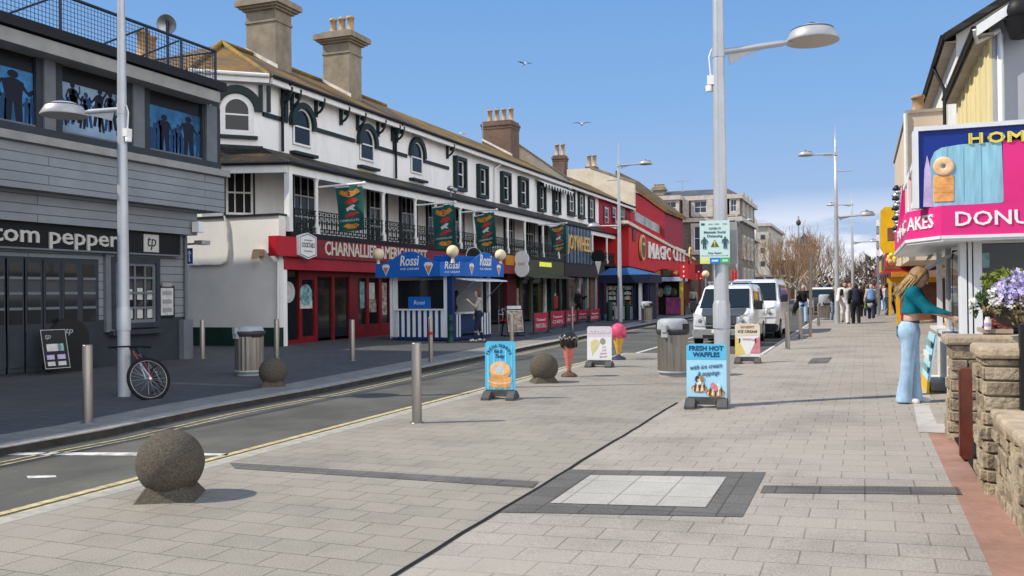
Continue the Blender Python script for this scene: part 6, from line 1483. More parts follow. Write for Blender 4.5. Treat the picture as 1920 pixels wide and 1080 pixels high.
for k in range(3): mb = MB(); z = .3 + k * .17; mb.box(.80 + k * .024 - .004, .815 + k * .024, 13.3, 14.5, z + gz(.8) - .03, z + gz(.8) + .05); mb.build('printed_panel', 'sign_white' if k == 1 else 'poster_teal', lb)
cs = thing('chestnut_display', 'pile of dark red fruit behind the shop window ledge below the flowers', 'fruit', fp(1865, 612, 1.2))
M('fruit_red', (.16, .035, .025), .35, var=.3, scale=20)
for k in range(34):
    p = fp(1846 + rg.uniform(0, 46), 617 - rg.uniform(0, 9) - (8 if rg.random() < .3 else 0), .55 + rg.uniform(0, .25)); mb = MB(); mb.ball(p, .027, 6); mb.build('fruit', 'fruit_red', cs)
mb = MB(); a, b = fp(1843, 621, .5), fp(1900, 621, .5); mb.box(a.x, b.x, a.y, a.y + .5, a.z - .02, a.z + .02); mb.build('ledge', 'soffit', cs)
jar = thing('glass_jar', 'small white and purple label jar at the left end of the fruit pile', 'jar', fp(1852, 618, .5))
mb = MB(); p = fp(1852, 618, .5); mb.lathe([(.028, 0), (.03, .02), (.03, .08), (.02, .10), (.02, .12)], p, 14); mb.build('jar', 'sign_white', jar); mb = MB(); mb.lathe([(.0305, .03), (.0315, .032), (.0315, .065), (.0305, .067)], p, 14); mb.build('jar_label', 'lilac_print', jar)
# ================================================================== STREET LAMPS
M('lamp_grey', (.46, .48, .50), .38, metal=.35, var=.06, scale=3)
M('lamp_shade_grey', (.40, .41, .42), .45, metal=.2, var=.06)
M('lamp_glass', (.42, .38, .33), .3, var=.05)
M('lens_blue', (.01, .02, .10), .15, var=0)
M('steel', (.30, .27, .235), .38, metal=.8, var=.12, scale=5, stretch=(8, 8, .5))
M('steel_dark', (.26, .255, .25), .35, metal=.85, var=.12, scale=5, stretch=(8, 8, .5))
M('plastic_grey', (.36, .38, .39), .5, var=.08, scale=5)
M('plastic_dark', (.05, .05, .052), .55, var=.1)
M('bollard_stone', (.115, .098, .076), .95, var=.28, scale=55, bump=.9, bscale=110, dirt=.2)
def lum(par, c, d, r=.36):
    """disc-shaped luminaire at the end of an arm pointing along d"""
    o = MB(); o.lathe([(.06, .13), (.16, .125), (.24, .09), (.26, .075), (.265, .07), (r, -.06), (r * .98, -.075)], c, 28); h = o.build('luminaire', 'lamp_shade_grey', par, local=True)
    o = MB(); o.lathe([(r * .98, -.076), (r * .70, -.062), (.0, -.055)], c, 28); o.build('lens', 'lamp_glass', h, local=True)
    o = MB(); o.lathe([(.08, .125), (.07, .15), (.04, .17), (0, .175)], c, 14); o.build('sensor', 'lens_blue', h, local=True)
    o = MB(); o.lathe([(.262, .072), (.268, .076), (.268, .08), (.255, .088)], c, 28); o.build('rim', 'plastic_dark', h, local=True)
def street_lamp(name, label, loc, low, high=None, hl=4.55, hh=7.4, top=8.7, base_r=.115, ln=1.45, tilt=0.08, stub=None, group=None, near=False):
    t = thing(name, label, 'street lamp', loc, group=group)
    mb = MB(); mb.tube([(0, 0, -.05), (0, 0, 1.3), (0, 0, 1.34), (0, 0, hl + .5), (0, 0, hh if high is not None else hl + 2.2), (0, 0, top - 1.2), (0, 0, top)], [base_r, base_r, base_r * .96, base_r * .70, base_r * .55, base_r * .4, .012], 20); mb.build('post', 'lamp_grey', t, local=True)
    def arm(d, z, L, sc=1.0):
        d = Vector((d[0], d[1], 0)).normalized(); c = d * L + RZ * (z + L * tilt + .04)
        mb = MB(); mb.tube([d * .05 + RZ * z, d * (L - .38) + RZ * (z + (L - .38) * tilt)], .040 * sc, 10); mb.tube([d * (L - .40) + RZ * (z + (L - .4) * tilt), d * (L - .25) + RZ * (z + (L - .25) * tilt)], .03, 8); a = mb.build('arm', 'lamp_grey', t, local=True)
        mb = MB(); n = Vector((-d.y, d.x, 0)); mb.prism([d * .12 + RZ * (z - .03 + .12 * tilt) - n * .008, d * .62 + RZ * (z + .62 * tilt - .03) - n * .008, d * .36 + RZ * (z + .36 * tilt - .09) - n * .008, d * .15 + RZ * (z - .17) - n * .008], n * .016); mb.build('bracket', 'lamp_shade_grey', a, local=True)
        mb = MB(); mb.lathe([(base_r * .80, -.07), (base_r * .80, .07)], (0, 0, z), 16); mb.build('collar', 'lamp_grey', a, local=True)
        lum(t, c, d, .34 * sc)
    arm(low, hl, ln)
    if high is not None: arm(high, hh, ln)
    if stub: mb = MB(); mb.tube([(0, 0, hl + stub[1]), (stub[0], 0, hl + stub[1])], .025, 6); mb.build('stub_arm', 'lamp_grey', t, local=True)
    if near:
        d = -Vector((low[0], low[1], 0)).normalized()
        mb = MB(); mb.box(d.x * .10 - .05, d.x * .10 + .05, -.05, .05, hl - .42, hl - .30); mb.tube([(d.x * .11, 0, hl - .3), (d.x * .13, 0, hl - .05), (d.x * .09, 0, hl + .05)], .012, 6); mb.lathe([(.045, -.5), (.05, -.43), (.03, -.42)], (d.x * .13, 0, hl), 12); mb.build('sensor_box', 'white_paint', t, local=True)
        mb = MB(); mb.lathe([(base_r + .012, 1.00), (base_r + .012, 1.30), (base_r * .95, 1.36)], (0, 0, 0), 20); mb.build('door_sleeve', 'lamp_grey', t, local=True)
    return t
pL = G(1355, 760)
rt = Vector((math.cos(YAW), math.sin(YAW), 0))        # towards the photo's right
street_lamp('street_lamp', 'tall grey street lamp holding the social distancing sign, nearest the camera', pL, rt, None, hl=HZ(pL, 100), top=8.8, ln=1.22, tilt=.13, near=True, base_r=.100)
pL2 = G(233, 743, 0)
street_lamp('street_lamp', 'grey street lamp with the bicycle chained to it outside the grey bar', pL2, -rt, None, hl=HZ(pL2, 205), top=8.8, ln=.88, tilt=-.06, near=True, base_r=.092)
pL3 = G(1163, 604, 0)
street_lamp('street_lamp', 'two armed grey street lamp in front of the blue canopy', pL3, (-1, .1), (1, .1), hl=HZ(pL3, 423), hh=HZ(pL3, 310), top=HZ(pL3, 262), ln=1.35, tilt=.02, stub=(-.6, 2.3))
pL4 = Vector((-1.03, 42, gz(-1.03)))
street_lamp('street_lamp', 'two armed grey street lamp behind the bin among the walkers', pL4, (1, -.05), (-1, .1), hl=HZ(pL4, 409), hh=HZ(pL4, 290), top=HZ(pL4, 238), ln=1.25, tilt=.04, stub=(.7, 2.0))
pL5 = Vector((-.62, 68, gz(-.6)))
street_lamp('street_lamp', 'two armed grey street lamp farther off, right of the one by the bin', pL5, (1, 0), (-1, 0), hl=HZ(pL5, 456), hh=HZ(pL5, 385), top=HZ(pL5, 352), ln=1.35, tilt=.02)
p6 = PS(1382, 545, 92); pL6 = Vector((p6.x, 92, 0))
street_lamp('street_lamp', 'distant grey street lamp against the stone hotel', pL6, (-1, 0), (1, 0), hl=HZ(pL6, 450), hh=HZ(pL6, 414), top=HZ(pL6, 395), ln=1.3, tilt=.02)
# camera mast
pc = Vector((PS(1499, 560, 80).x, 80, 0)); cc = thing('camera_mast', 'thin mast with a dome camera above the bare trees', 'camera mast', pc)
zt = HZ(pc, 405); mb = MB(); mb.tube([pc, (pc.x, pc.y, zt)], [.10, .06], 10); mb.build('mast', 'galv', cc); mb = MB(); mb.lathe([(.12, .25), (.2, .1), (.2, 0)], (pc.x + .0, pc.y, zt - .6), 12); mb.ball((pc.x, pc.y, zt - .62), .19, 8); mb.bar((pc.x, pc.y, zt), (pc.x + .05, pc.y, zt - .35), .06); mb.build('dome_camera', 'plastic_dark', cc)
# wooden post
pw = G(1519, 632)
zt = HZ(pw, 482); wp = thing('timber_post', 'tall pale leaning timber post between the bollards', 'post', pw); mb = MB(); mb.tube([pw - RZ * .05, pw + rt * .0 + RZ * zt - RZ * pw.z + rt * .06], .052, 10); mb.build('post', 'steel', wp)

# ================================================================== BOLLARDS
def bollard_at(p, label, h=.93, src=[None], r=.058):
    if src[0] is None:
        t = thing('bollard', label, 'bollard', p, group='stainless steel bollards')
        mb = MB(); mb.lathe([(.058, -.03), (.058, .925), (.054, .935), (0, .937)], (0, 0, 0), 20); mb.build('post', 'steel', t, local=True)
        mb = MB(); mb.lathe([(.085, 0), (.085, .008), (.06, .012)], (0, 0, 0), 20); mb.build('base_plate', 'steel_dark', t, local=True)
        src[0] = t; return t
    return dup(src[0], p, 0, label)
B = [(782, 793, None, 'steel bollard nearest the road centre, between the big stone ball and the donut board'), (165, 793, 0, 'steel bollard at far left beside the chalk menu board'),
     (380, 672, 0, 'steel bollard in shade before the green plinth of the white end wall'), (519, 672, 0, 'steel bollard in front of the white corner pilaster'), (661, 676, 0, 'steel bollard in front of the red diner doors'),
     (960, 650, 0, 'steel bollard beside the black picture board on the far pavement'), (1073, 618, 0, 'steel bollard just above the chocolate ice cream cone, before the red banners'),
     (1477, 655, None, 'steel bollard nearest of the row beside the white vans'), (1501, 636, None, 'second steel bollard of the row beside the white vans'), (1535, 611, None, 'steel bollard just left of the bin with the walkers'), (1526, 592, None, 'farthest steel bollard seen behind the timber post'),
     (1153, 600, 0, 'steel bollard left of the lamp under the blue canopy')]
for x, y, z, lab in B: bollard_at(G(x, y, z), lab)
M('band_red', (.5, .02, .02), .4, var=0)
pb = G(808, 679, 0); t = thing('bollard', 'slim steel bollard with a red band before the striped kiosk', 'bollard', pb)
mb = MB(); mb.lathe([(.05, -.03), (.05, .97), (.046, .985), (0, .987)], pb, 18); mb.build('post', 'steel', t); mb = MB(); mb.lathe([(.0512, .60), (.0515, .61), (.0515, .66), (.0512, .67)], pb, 18); mb.build('red_band', 'band_red', t)
M('bollard_green', (.008, .06, .045), .4, var=.1)
for (x, y, lab) in ((845, 643, 'ornate dark green bollard at the kiosk corner'), (658, 632, 'short dark green bollard in front of the diner window')):
    p = G(x, y, 0); t = thing('ornate_bollard', lab, 'bollard', p)
    mb = MB(); mb.lathe([(.10, -.02), (.10, .10), (.075, .14), (.07, .34), (.085, .36), (.085, .40), (.06, .44), (.055, .66), (.08, .68), (.08, .71), (.05, .74), (.075, .80), (.05, .86), (0, .87)], p, 16); mb.build('post', 'bollard_green', t); mb = MB(); mb.lathe([(.12, 0), (.12, .03), (.1, .04)], p, 16); mb.build('base', 'bollard_green', t)
for k, (x, y) in enumerate(((1143, 602), (1177, 600))):
    p = G(x, y, 0); t = thing('dark_bollard', ['squat dark bollard left of the canopy lamp post', 'squat dark bollard right of the canopy lamp post'][k], 'bollard', p); mb = MB(); mb.lathe([(.16, 0), (.16, .95), (.12, 1.0), (0, 1.01)], p, 14); mb.build('post', 'dark_green', t)
# stone balls on splayed plinths
def stone_ball(p, r, label, rz=.5):
    t = thing('stone_ball', label, 'stone ball', p, rz)
    rg = random.Random(int(p.y * 10)); mb = MB(); zc = r * .93 + .03
    mb.ball((0, 0, zc), r, 24)
    for v in mb.v: 
        d = (v - Vector((0, 0, zc))); q = math.sin(v.x * 31) * math.sin(v.y * 37 + 1) * math.sin(v.z * 29); v += d.normalized() * q * .002
    mb.build('ball', 'bollard_stone', t, local=True)
    b = r * .88; a = r * .60; zt = r * .42; mb = MB()
    lo = [(-b, -b, 0), (b, -b, 0), (b, b, 0), (-b, b, 0)]; hi = [(-a, -a, zt), (a, -a, zt), (a, a, zt), (-a, a, zt)]
    mb.add(lo + hi, [(4, 5, 6, 7), (0, 1, 5, 4), (1, 2, 6, 5), (2, 3, 7, 6), (3, 0, 4, 7)]); mb.build('plinth', 'bollard_stone', t, local=True, bev=.012, seg=2)
    return t
def rad(p, px): return px / 2 / F * (Vector((p.x, p.y, .3)) - CAM).dot(FWD)
p = G(320, 932); stone_ball(p, rad(p, 123), 'big dark stone ball on a splayed base at front left')
p = G(1020, 717); stone_ball(p, rad(p, 54), 'brownish stone ball between the donut board and the chocolate cone', .6)
p = G(512, 724, 0); stone_ball(p, rad(p, 52), 'stone ball on the far kerb beside the shaded bin', .6)

# ================================================================== BINS
def litter_bin(name, label, loc, rz=0.0, h=1.06, w_=.27):
    t = thing(name, label, 'litter bin', loc, rz)
    mb = MB(); n = 40; prof = []
    for z in (.07, .72):
        pass
    vs = []; 
    for z in (.07, .74):
        for k in range(n): a = 2 * PI * k / n; r = w_ * (1 if k % 2 else .955); vs.append((r * math.cos(a), r * math.sin(a), z))
    mb.add(vs, [(k, (k + 1) % n, n + (k + 1) % n, n + k) for k in range(n)]); mb.poly([v for v in vs[n:]]); mb.build('body', 'steel', t, local=True)
    mb = MB(); mb.lathe([(w_ * .9, 0), (w_ * .9, .06), (w_ * 1.02, .065), (w_ * 1.02, .10), (w_ * .95, .10)], (0, 0, 0), 28); mb.build('base', 'plastic_grey', t, local=True)
    mb = MB(); mb.lathe([(w_ * .98, .735), (w_ * 1.10, .78), (w_ * 1.12, .83), (w_ * .95, .84)], (0, 0, 0), 28); mb.build('liner_rim', 'plastic_dark', t, local=True)
    mb = MB(); mb.lathe([(w_ * .97, .80), (w_ * 1.02, .84), (w_ * 1.0, h - .08), (w_ * .92, h - .03), (w_ * .75, h - .005), (0, h)], (0, 0, 0), 28); k_ = mb.build('hood', 'plastic_grey', t, local=True)
    for a in (-.65, 2.49):
        d = Vector((math.cos(a), math.sin(a), 0)); sd = Vector((-d.y, d.x, 0)); mb = MB()
        mb.obox(d * (w_ * .90) - sd * .10 + RZ * (h - .21), sd * .20, d * .035, RZ * .12); mb.build('opening', 'sign_black', k_, local=True)
    d = Vector((math.cos(-2.2), math.sin(-2.2), 0)); sd = Vector((-d.y, d.x, 0)); mb = MB()
    mb.obox(d * (w_ * .96) - sd * .06 + RZ * .70, sd * .12, d * .06, RZ * .09); mb.obox(d * (w_ * 1.0) - sd * .045 + RZ * .79, sd * .09, d * .07, RZ * .12); mb.build('hinge_clamp', 'plastic_grey', t, local=True)
    return t
p = G(1262, 705); litter_bin('litter_bin', 'ribbed steel litter bin with grey hood beside the waffles board', p, .35, h=HZ(p, 597))
p = G(468, 703, 0); litter_bin('litter_bin', 'shaded steel litter bin standing before the white end wall', p, .3, h=HZ(p, 611))
p = G(1213, 605, 0); litter_bin('litter_bin', 'steel litter bin with white hood right of the blue canopied stall', p, .2, h=HZ(p, 565))
p = G(1546, 600); litter_bin('litter_bin', 'steel litter bin beside the walking people', p, .3, h=HZ(p, 552) - p.z)

# ================================================================== PAVEMENT BOARDS
M('board_cyan', (.10, .46, .68), .4, var=.05, scale=3); M('board_pale', (.36, .64, .80), .4, var=.05, scale=2)
M('board_cyan_streak', (.17, .58, .78), .4, var=.15, scale=3, stretch=(14, 14, .6))
M('ink_navy', (.015, .05, .13), .5, var=0); M('board_pinkish', (.66, .58, .64), .45, var=.05, scale=2); M('ink_pink', (.62, .30, .46), .5, var=.1)
M('board_cream', (.68, .62, .48), .45, var=.06, scale=2); M('board_yellow', (.66, .54, .16), .45, var=.06, scale=2); M('waffle', (.42, .21, .07), .6, var=.4, scale=30, bump=.4, bscale=60); M('choc', (.07, .035, .02), .4, var=.3, scale=20)
M('rubber_base', (.085, .082, .08), .8, var=.2, scale=8, bump=.3, dirt=.3); M('cream_scoop', (.66, .60, .30), .5, var=.1, scale=8); M('pink_scoop', (.60, .22, .26), .5, var=.15, scale=10); M('ink_brown', (.10, .045, .03), .5, var=0)
M('taupe', (.33, .28, .24), .5, var=.05)
def face_cam(p, extra=0.0):
    d = Vector((p.x, p.y, 0)); return math.atan2(d.x, -d.y) * -1 + PI + extra if False else math.atan2(-d.x, d.y) + extra
def aboard(name, label, p, w_, h, panel_mat, rz, lean=.04, base=True, rc=.05):
    """flexible pavement sign: rounded panel standing in a weighted base; local -Y is the front"""
    t = thing(name, label, 'pavement sign', p, rz)
    hb = .13; mb = MB()
    pts = [(-w_ / 2, hb - .02), (w_ / 2, hb - .02)] + [(x, z) for x, z in arc(w_ / 2 - rc, h - rc, rc, 0, 90, 5)] + [(x, z) for x, z in arc(-w_ / 2 + rc, h - rc, rc, 90, 180, 5)]
    def P(x, z, o=0): return Vector((x, -o + (z - hb) * lean, z))
    mb.prism([P(x, z) for x, z in pts], (0, .012, 0)); pn = mb.build('panel', panel_mat, t, local=True)
    if base:
        mb = MB(); b = w_ * .53; dp = .22
        prof = [(-b, 0), (-b * .5, 0), (-b * .42, .04), (b * .42, .04), (b * .5, 0), (b, 0), (b * .98, .09), (b * .86, .135), (-b * .86, .135), (-b * .98, .09)]
        mb.prism([(x, -.05, z) for x, z in prof], (0, .10, 0))
        for s_ in (-1, 1): mb.prism([(s_ * b * .52, -dp, 0), (s_ * b, -dp, 0), (s_ * b * .98, -.05, .10), (s_ * b * .55, -.05, .10)], (0, .0001, 0)); mb.add([(s_ * b * .52, -dp, .0), (s_ * b, -dp, .0), (s_ * b, -dp, .035), (s_ * b * .52, -dp, .035), (s_ * b * .52, -.05, .12), (s_ * b * .98, -.05, .12), (s_ * b, -.05, 0), (s_ * b * .52, -.05, 0)], [(0, 1, 2, 3), (3, 2, 5, 4), (1, 6, 5, 2), (0, 3, 4, 7)]); mb.add([(s_ * b * .52, dp, .0), (s_ * b, dp, .0), (s_ * b, dp, .035), (s_ * b * .52, dp, .035), (s_ * b * .52, .05, .12), (s_ * b * .98, .05, .12), (s_ * b, .05, 0), (s_ * b * .52, .05, 0)], [(3, 2, 1, 0), (4, 5, 2, 3), (2, 5, 6, 1), (7, 4, 3, 0)])
        mb.build('base', 'rubber_base', t, local=True)
    return t, pn, P
def shape(pn, P, pts, mat, nm, o=.003): mb = MB(); mb.prism([P(x, z, o) for x, z in pts], (0, -.002, 0)); return mb.build(nm, mat, pn, local=True)
def word(pn, P, st, x, z, h, w_, mat, bold=.02, shear=0, o=.003, rot=0, al='c'):
    mb = MB(); xd = Vector((math.cos(rot), 0, math.sin(rot))); yd = Vector((-math.sin(rot), 0, math.cos(rot)))
    mb.text(st, P(x, z, o), xd, yd, h, w_, .003, bold=bold, shear=shear, align=al); return mb.build('lettering', mat, pn, local=True)
def curved_word(pn, P, st, cx, cz, r, a0, a1, h, mat):
    n = len(st)
    for i, c in enumerate(st):
        a = R_(a0 + (a1 - a0) * i / (n - 1))
        if c != ' ': word(pn, P, c, cx + r * math.cos(a), cz + r * math.sin(a), h, None, mat, bold=.02, rot=a - PI / 2)
# donuts board
p = G(938, 748); t, pn, P = aboard('pavement_sign', 'bright blue fresh donuts board with a stack of donuts pictured', p, .44, HZ(p, 640), 'board_cyan', face_cam(p, -.22)); hD_ = HZ(p, 640)
for k in range(5): shape(pn, P, [(-.19 + k * .085, .13), (-.16 + k * .085, .13), (-.165 + k * .085, hD_ * .93), (-.185 + k * .085, hD_ * .93)], 'board_cyan_streak', 'plank_print', .0015)
curved_word(pn, P, 'FRESH DONUTS', -.016, hD_ - .235, .155, 160, 20, .042, 'ink_navy')
word(pn, P, 'Hot &', -.03, hD_ - .165, .05, .12, 'ink_navy', shear=.25); word(pn, P, 'Tasty', .0, hD_ - .235, .05, .14, 'ink_navy', shear=.25)
def ring2(cx, cz, rx, rz, n=26): return [(cx + rx * math.cos(2 * PI * i / n), cz + rz * math.sin(2 * PI * i / n)) for i in range(n)]
shape(pn, P, ring2(0, .20, .165, .045), 'donut', 'donut_print', .003); shape(pn, P, ring2(0, .255, .17, .05), 'donut_light', 'donut_print', .0055); shape(pn, P, ring2(0, .285, .17, .045), 'donut', 'donut_print', .008)
shape(pn, P, ring2(.0, .41, .155, .125), 'donut', 'donut_print', .0105); shape(pn, P, ring2(.0, .435, .14, .10), 'donut_light', 'donut_glaze', .013); shape(pn, P, ring2(-.01, .415, .04, .048), 'board_pale', 'donut_hole', .0155)
# waffles board
p = G(1325, 764); hW = HZ(p, 645) - p.z; t, pn, P = aboard('pavement_sign', 'blue and pale board advertising hot waffles in front of the big lamp post', p, .50, hW, 'board_pale', face_cam(p, -.08))
shape(pn, P, [(-.248, hW - .20), (.248, hW - .20)] + arc(.25 - .052, hW - .052, .05, 0, 90, 5) + arc(-.25 + .052, hW - .052, .05, 90, 180, 5), 'board_cyan', 'header_print', .001)
word(pn, P, 'FRESH HOT', 0, hW - .085, .058, .43, 'ink_navy', .03); word(pn, P, 'WAFFLES', 0, hW - .165, .058, .34, 'ink_navy', .03)
word(pn, P, 'with ice cream', 0, hW - .315, .062, .40, 'ink_navy', .0, shear=.35, rot=.10); word(pn, P, '& toppings', .03, hW - .40, .058, .28, 'ink_navy', .0, shear=.35, rot=.10)
rg = random.Random(4)
for cx, cz, rx in ((-.09, .24, .10), (.11, .19, .12)):
    shape(pn, P, ring2(cx, cz, rx, .055), 'waffle', 'waffle_print', .003)
    for k in range(4): shape(pn, P, ring2(cx - rx * .7 + k * rx * .47, cz - .015, .02, .028, 8), 'donut_light', 'waffle_square', .005)
    for k in range(5): shape(pn, P, [(cx - rx * .7 + k * rx * .33, cz - .03), (cx - rx * .7 + k * rx * .33 + .018, cz - .03), (cx - rx * .5 + k * rx * .27 + .01, cz + .07), (cx - rx * .5 + k * rx * .27, cz + .07)], 'petal_white' if k % 2 else 'choc', 'drizzle', .0075)
for cx, cz, m in ((-.115, .36, 'choc'), (-.055, .365, 'waffle'), (-.09, .33, 'petal_white'), (.08, .28, 'pink_scoop'), (.15, .27, 'petal_white'), (.115, .25, 'pink_scoop')): shape(pn, P, ring2(cx, cz, .028, .042, 12), m, 'topping', .008)
shape(pn, P, [(-.245, .115), (.245, .115), (.245, .135), (-.245, .135)], 'plastic_grey', 'lower_edge', .004)
# whippy board
p = G(1402, 681); hP = HZ(p, 607) - p.z; t, pn, P = aboard('pavement_sign', 'cream and yellow whippy ice cream board in front of the first van', p, .50, hP, 'sign_white', face_cam(p, -.05))
shape(pn, P, [(-.249, hP - .26), (.249, hP - .24)] + arc(.25 - .052, hP - .052, .051, 0, 90, 5) + arc(-.25 + .052, hP - .052, .051, 90, 180, 5), 'board_cream', 'header_print', .001)
shape(pn, P, [(-.249, .14), (-.249, hP - .26), (-.06, hP - .38), (-.02, .2)], 'board_yellow', 'side_print', .0015); shape(pn, P, [(.249, .2), (.249, hP - .26), (.10, hP - .34), (.04, .2)], 'pink_scoop', 'side_print', .0015)
shape(pn, P, [(-.16, hP - .36), (.16, hP - .36), (.03, .17), (-.03, .17)], 'sign_white', 'cone_print', .003)
word(pn, P, 'WHIPPY', 0, hP - .10, .055, .29, 'waffle', .02); word(pn, P, 'ICE CREAM', 0, hP - .19, .055, .38, 'ink_brown', .02); word(pn, P, 'VANILLA', 0, hP - .34, .045, .2, 'ink_pink', .01, shear=.2)
for x in (-.16, .16): shape(pn, P, [(x - .014, hP - .40), (x + .014, hP - .40), (x + .014, hP - .30), (x - .014, hP - .30)], 'ink_brown', 'flake_print', .0045)
# pale pink ice cream board
p = G(1124, 688); hK = HZ(p, 612); t, pn, P = aboard('pavement_sign', 'pale pink ice cream board between the two giant cones', p, .50, hK, 'board_pinkish', face_cam(p, -.18))
shape(pn, P, [(-.249, .14), (.249, .14), (.249, hK - .22), (-.249, hK - .22)], 'sign_white', 'pale_print', .001)
word(pn, P, 'ICE CREAM', 0, hK - .14, .065, .42, 'sign_white', .03)
shape(pn, P, [(-.15, .22), (-.18, hK - .36), (-.02, hK - .42)], 'cream_scoop', 'cone_print', .003); shape(pn, P, ring2(-.09, hK - .34, .09, .08), 'cream_scoop', 'scoop_print', .0045); shape(pn, P, ring2(.07, hK - .30, .055, .065), 'taupe', 'scoop_print', .0045)
for k, st in enumerate(('try', 'our', 'famous', 'flavours')): word(pn, P, st, .10 - .015 * (k > 1), hK - .43 - k * .065, .045, .07 + .03 * k, 'ink_pink', .0, shear=.3, rot=.12)
# black picture board on the far pavement
p = G(968, 631, 0); hB_ = HZ(p, 573); t, pn, P = aboard('picture_board', 'black framed leaning board with a food photograph right of the kiosk', p, .66, hB_, 'sign_black', face_cam(p, .35), lean=.22, base=False)
shape(pn, P, [(-.28, .16), (.28, .16), (.28, hB_ - .16), (-.28, hB_ - .16)], 'paper', 'border', .002); shape(pn, P, [(-.26, .18), (.26, .18), (.26, hB_ - .18), (-.26, hB_ - .18)], 'poster_mix', 'picture', .0045); shape(pn, P, [(-.26, hB_ - .12), (.26, hB_ - .12), (.26, hB_ - .01), (-.26, hB_ - .01)], 'galv', 'header', .003)
mb = MB(); mb.prism([(-.33, .05, 0), (.33, .05, 0), (.33, .7, 0), (-.33, .7, 0)], (0, 0, .04)); mb.bar((.3, .30, hB_ - .2), (.3, .7, 0), .04); mb.bar((-.3, .30, hB_ - .2), (-.3, .7, 0), .04); mb.build('rear_frame', 'sign_black', t, local=True)
# the bar's menu board and black arched panel
p = G(108, 690, 0); p = Vector((-14.75, PT(108, 600, -14.75).y, 0)); hM = HZ(p, 618); t, pn, P = aboard('menu_board', 'black menu board leaning outside the grey bar', p, .52, hM, 'sign_black', face_cam(p, .5), lean=.25, base=False, rc=.01)
for x0, x1, z0, z1, m in ((-.25, .25, hM - .012, hM - .002, 'galv'), (-.25, -.24, .12, hM, 'galv'), (.24, .25, .12, hM, 'galv'), (-.25, .25, .12, .13, 'galv'), (-.17, .12, hM * .52, hM * .68, 'paper'), (.05, .17, hM * .52, hM * .68, 'poster_teal'), (-.19, -.04, hM * .34, hM * .44, 'lilac_print'), (.02, .18, hM * .34, hM * .44, 'lilac_print'), (-.19, -.04, hM * .20, hM * .29, 'paper'), (.02, .18, hM * .20, hM * .29, 'paper')): shape(pn, P, [(x0, z0), (x1, z0), (x1, z1), (x0, z1)], m, 'printed_box', .004)
word(pn, P, 'tp', -.12, hM * .80, .10, .12, 'galv', .01, shear=.2)
p = Vector((-15.05, PT(130, 600, -15.05).y, 0)); t = thing('arched_panel', 'matt black arch topped panel behind the bar menu board', 'board', p, face_cam(p, .3))
z = HZ(p, 597); mb = MB(); mb.prism([(x, 0, zz) for x, zz in [(-.38, 0), (.38, 0)] + arc(0, z - .38, .38, 0, 180, 14)], (0, .08, 0)); mb.build('panel', 'sign_black', t, local=True)
mb = MB(); mb.text('tp', (0, -.002, z - .3), RX, RZ, .12, .14, .004, shear=.2, align='c'); mb.build('lettering', 'galv', t, local=True)

# ================================================================== GIANT CONES
M('cone_pink', (.55, .17, .14), .5, var=.12, scale=12); M('cone_yellow', (.62, .36, .06), .5, var=.12, scale=12); M('choc_scoop', (.025, .022, .02), .28, var=.2, scale=9); M('rasp_scoop', (.62, .08, .16), .4, var=.12, scale=9); M('cone_base_brown', (.11, .065, .045), .6, var=.2, scale=8); M('cone_base_blue', (.03, .035, .09), .5, var=.2)
def giant_cone(label, p, h, wtop, cone, scoop, base, sauce=None):
    t = thing('giant_ice_cream_cone', label, 'model cone', p, .3); zs = h * .66; r = wtop / 2
    mb = MB(); mb.lathe([(r * .95, 0), (r * 1.0, .02), (r * .75, .055), (r * .3, .085), (r * .22, .12)], (0, 0, 0), 26); mb.build('base', base, t, local=True)
    n = 30; m = 24; mb = MB(); vs = []
    for i in range(m + 1):
        z = .08 + (zs - .08) * i / m; rr = r * (.20 + .68 * (i / m) ** 1.0)
        for k in range(n):
            a = 2 * PI * k / n; g = 1.0 + .045 * (abs(math.sin(a * 5 + z * 17)) ** .5 * -1 + abs(math.sin(a * 5 - z * 17)) ** .5 * -1 + 1.2); vs.append((rr * g * math.cos(a), rr * g * math.sin(a), z))
    mb.add(vs, [(i * n + k, i * n + (k + 1) % n, (i + 1) * n + (k + 1) % n, (i + 1) * n + k) for i in range(m) for k in range(n)], 0, True); mb.build('wafer_cone', cone, t, local=True)
    mb = MB(); vs = []; N = 40; Mr = 20; R0 = r * 1.0
    for i in range(Mr + 1):
        b = -.55 + (PI / 2 + .55) * i / Mr
        for k in range(N):
            a = 2 * PI * k / N; fr = max(0, .35 - b) if b < .35 else 0
            rr = R0 * math.cos(b) * (1 + fr * (.10 + .09 * math.sin(a * 7 + 1.3) + .05 * math.sin(a * 12))) * (1 + .015 * math.sin(a * 3 + b * 5)); z = zs + R0 * .28 + R0 * math.sin(b) * .95 - (fr * .05 * (1 + math.sin(a * 7)))
            vs.append((max(rr, 1e-4) * math.cos(a), max(rr, 1e-4) * math.sin(a), z))
    mb.add(vs, [(i * N + k, i * N + (k + 1) % N, (i + 1) * N + (k + 1) % N, (i + 1) * N + k) for i in range(Mr) for k in range(N)], 0, True); mb.poly(vs[:N][::-1]); sc = mb.build('scoop', scoop, t, local=True)
    if sauce:
        mb = MB()
        for k in range(26): a = 2 * PI * k / 26; mb.ball((R0 * 1.06 * math.cos(a), R0 * 1.06 * math.sin(a), zs + .055 + .018 * math.sin(k * 2.3)), .017, 5)
        mb.build('pale_ripple', sauce, sc, local=True)
    return t
p = G(1067, 706); giant_cone('giant chocolate ice cream cone with pink wafer on the pavement', p, HZ(p, 605), .30, 'cone_pink', 'choc_scoop', 'cone_base_brown', 'taupe')
p = G(1160, 674); giant_cone('giant raspberry pink ice cream cone with yellow wafer and navy base', p, HZ(p, 597), .335, 'cone_yellow', 'rasp_scoop', 'cone_base_blue')

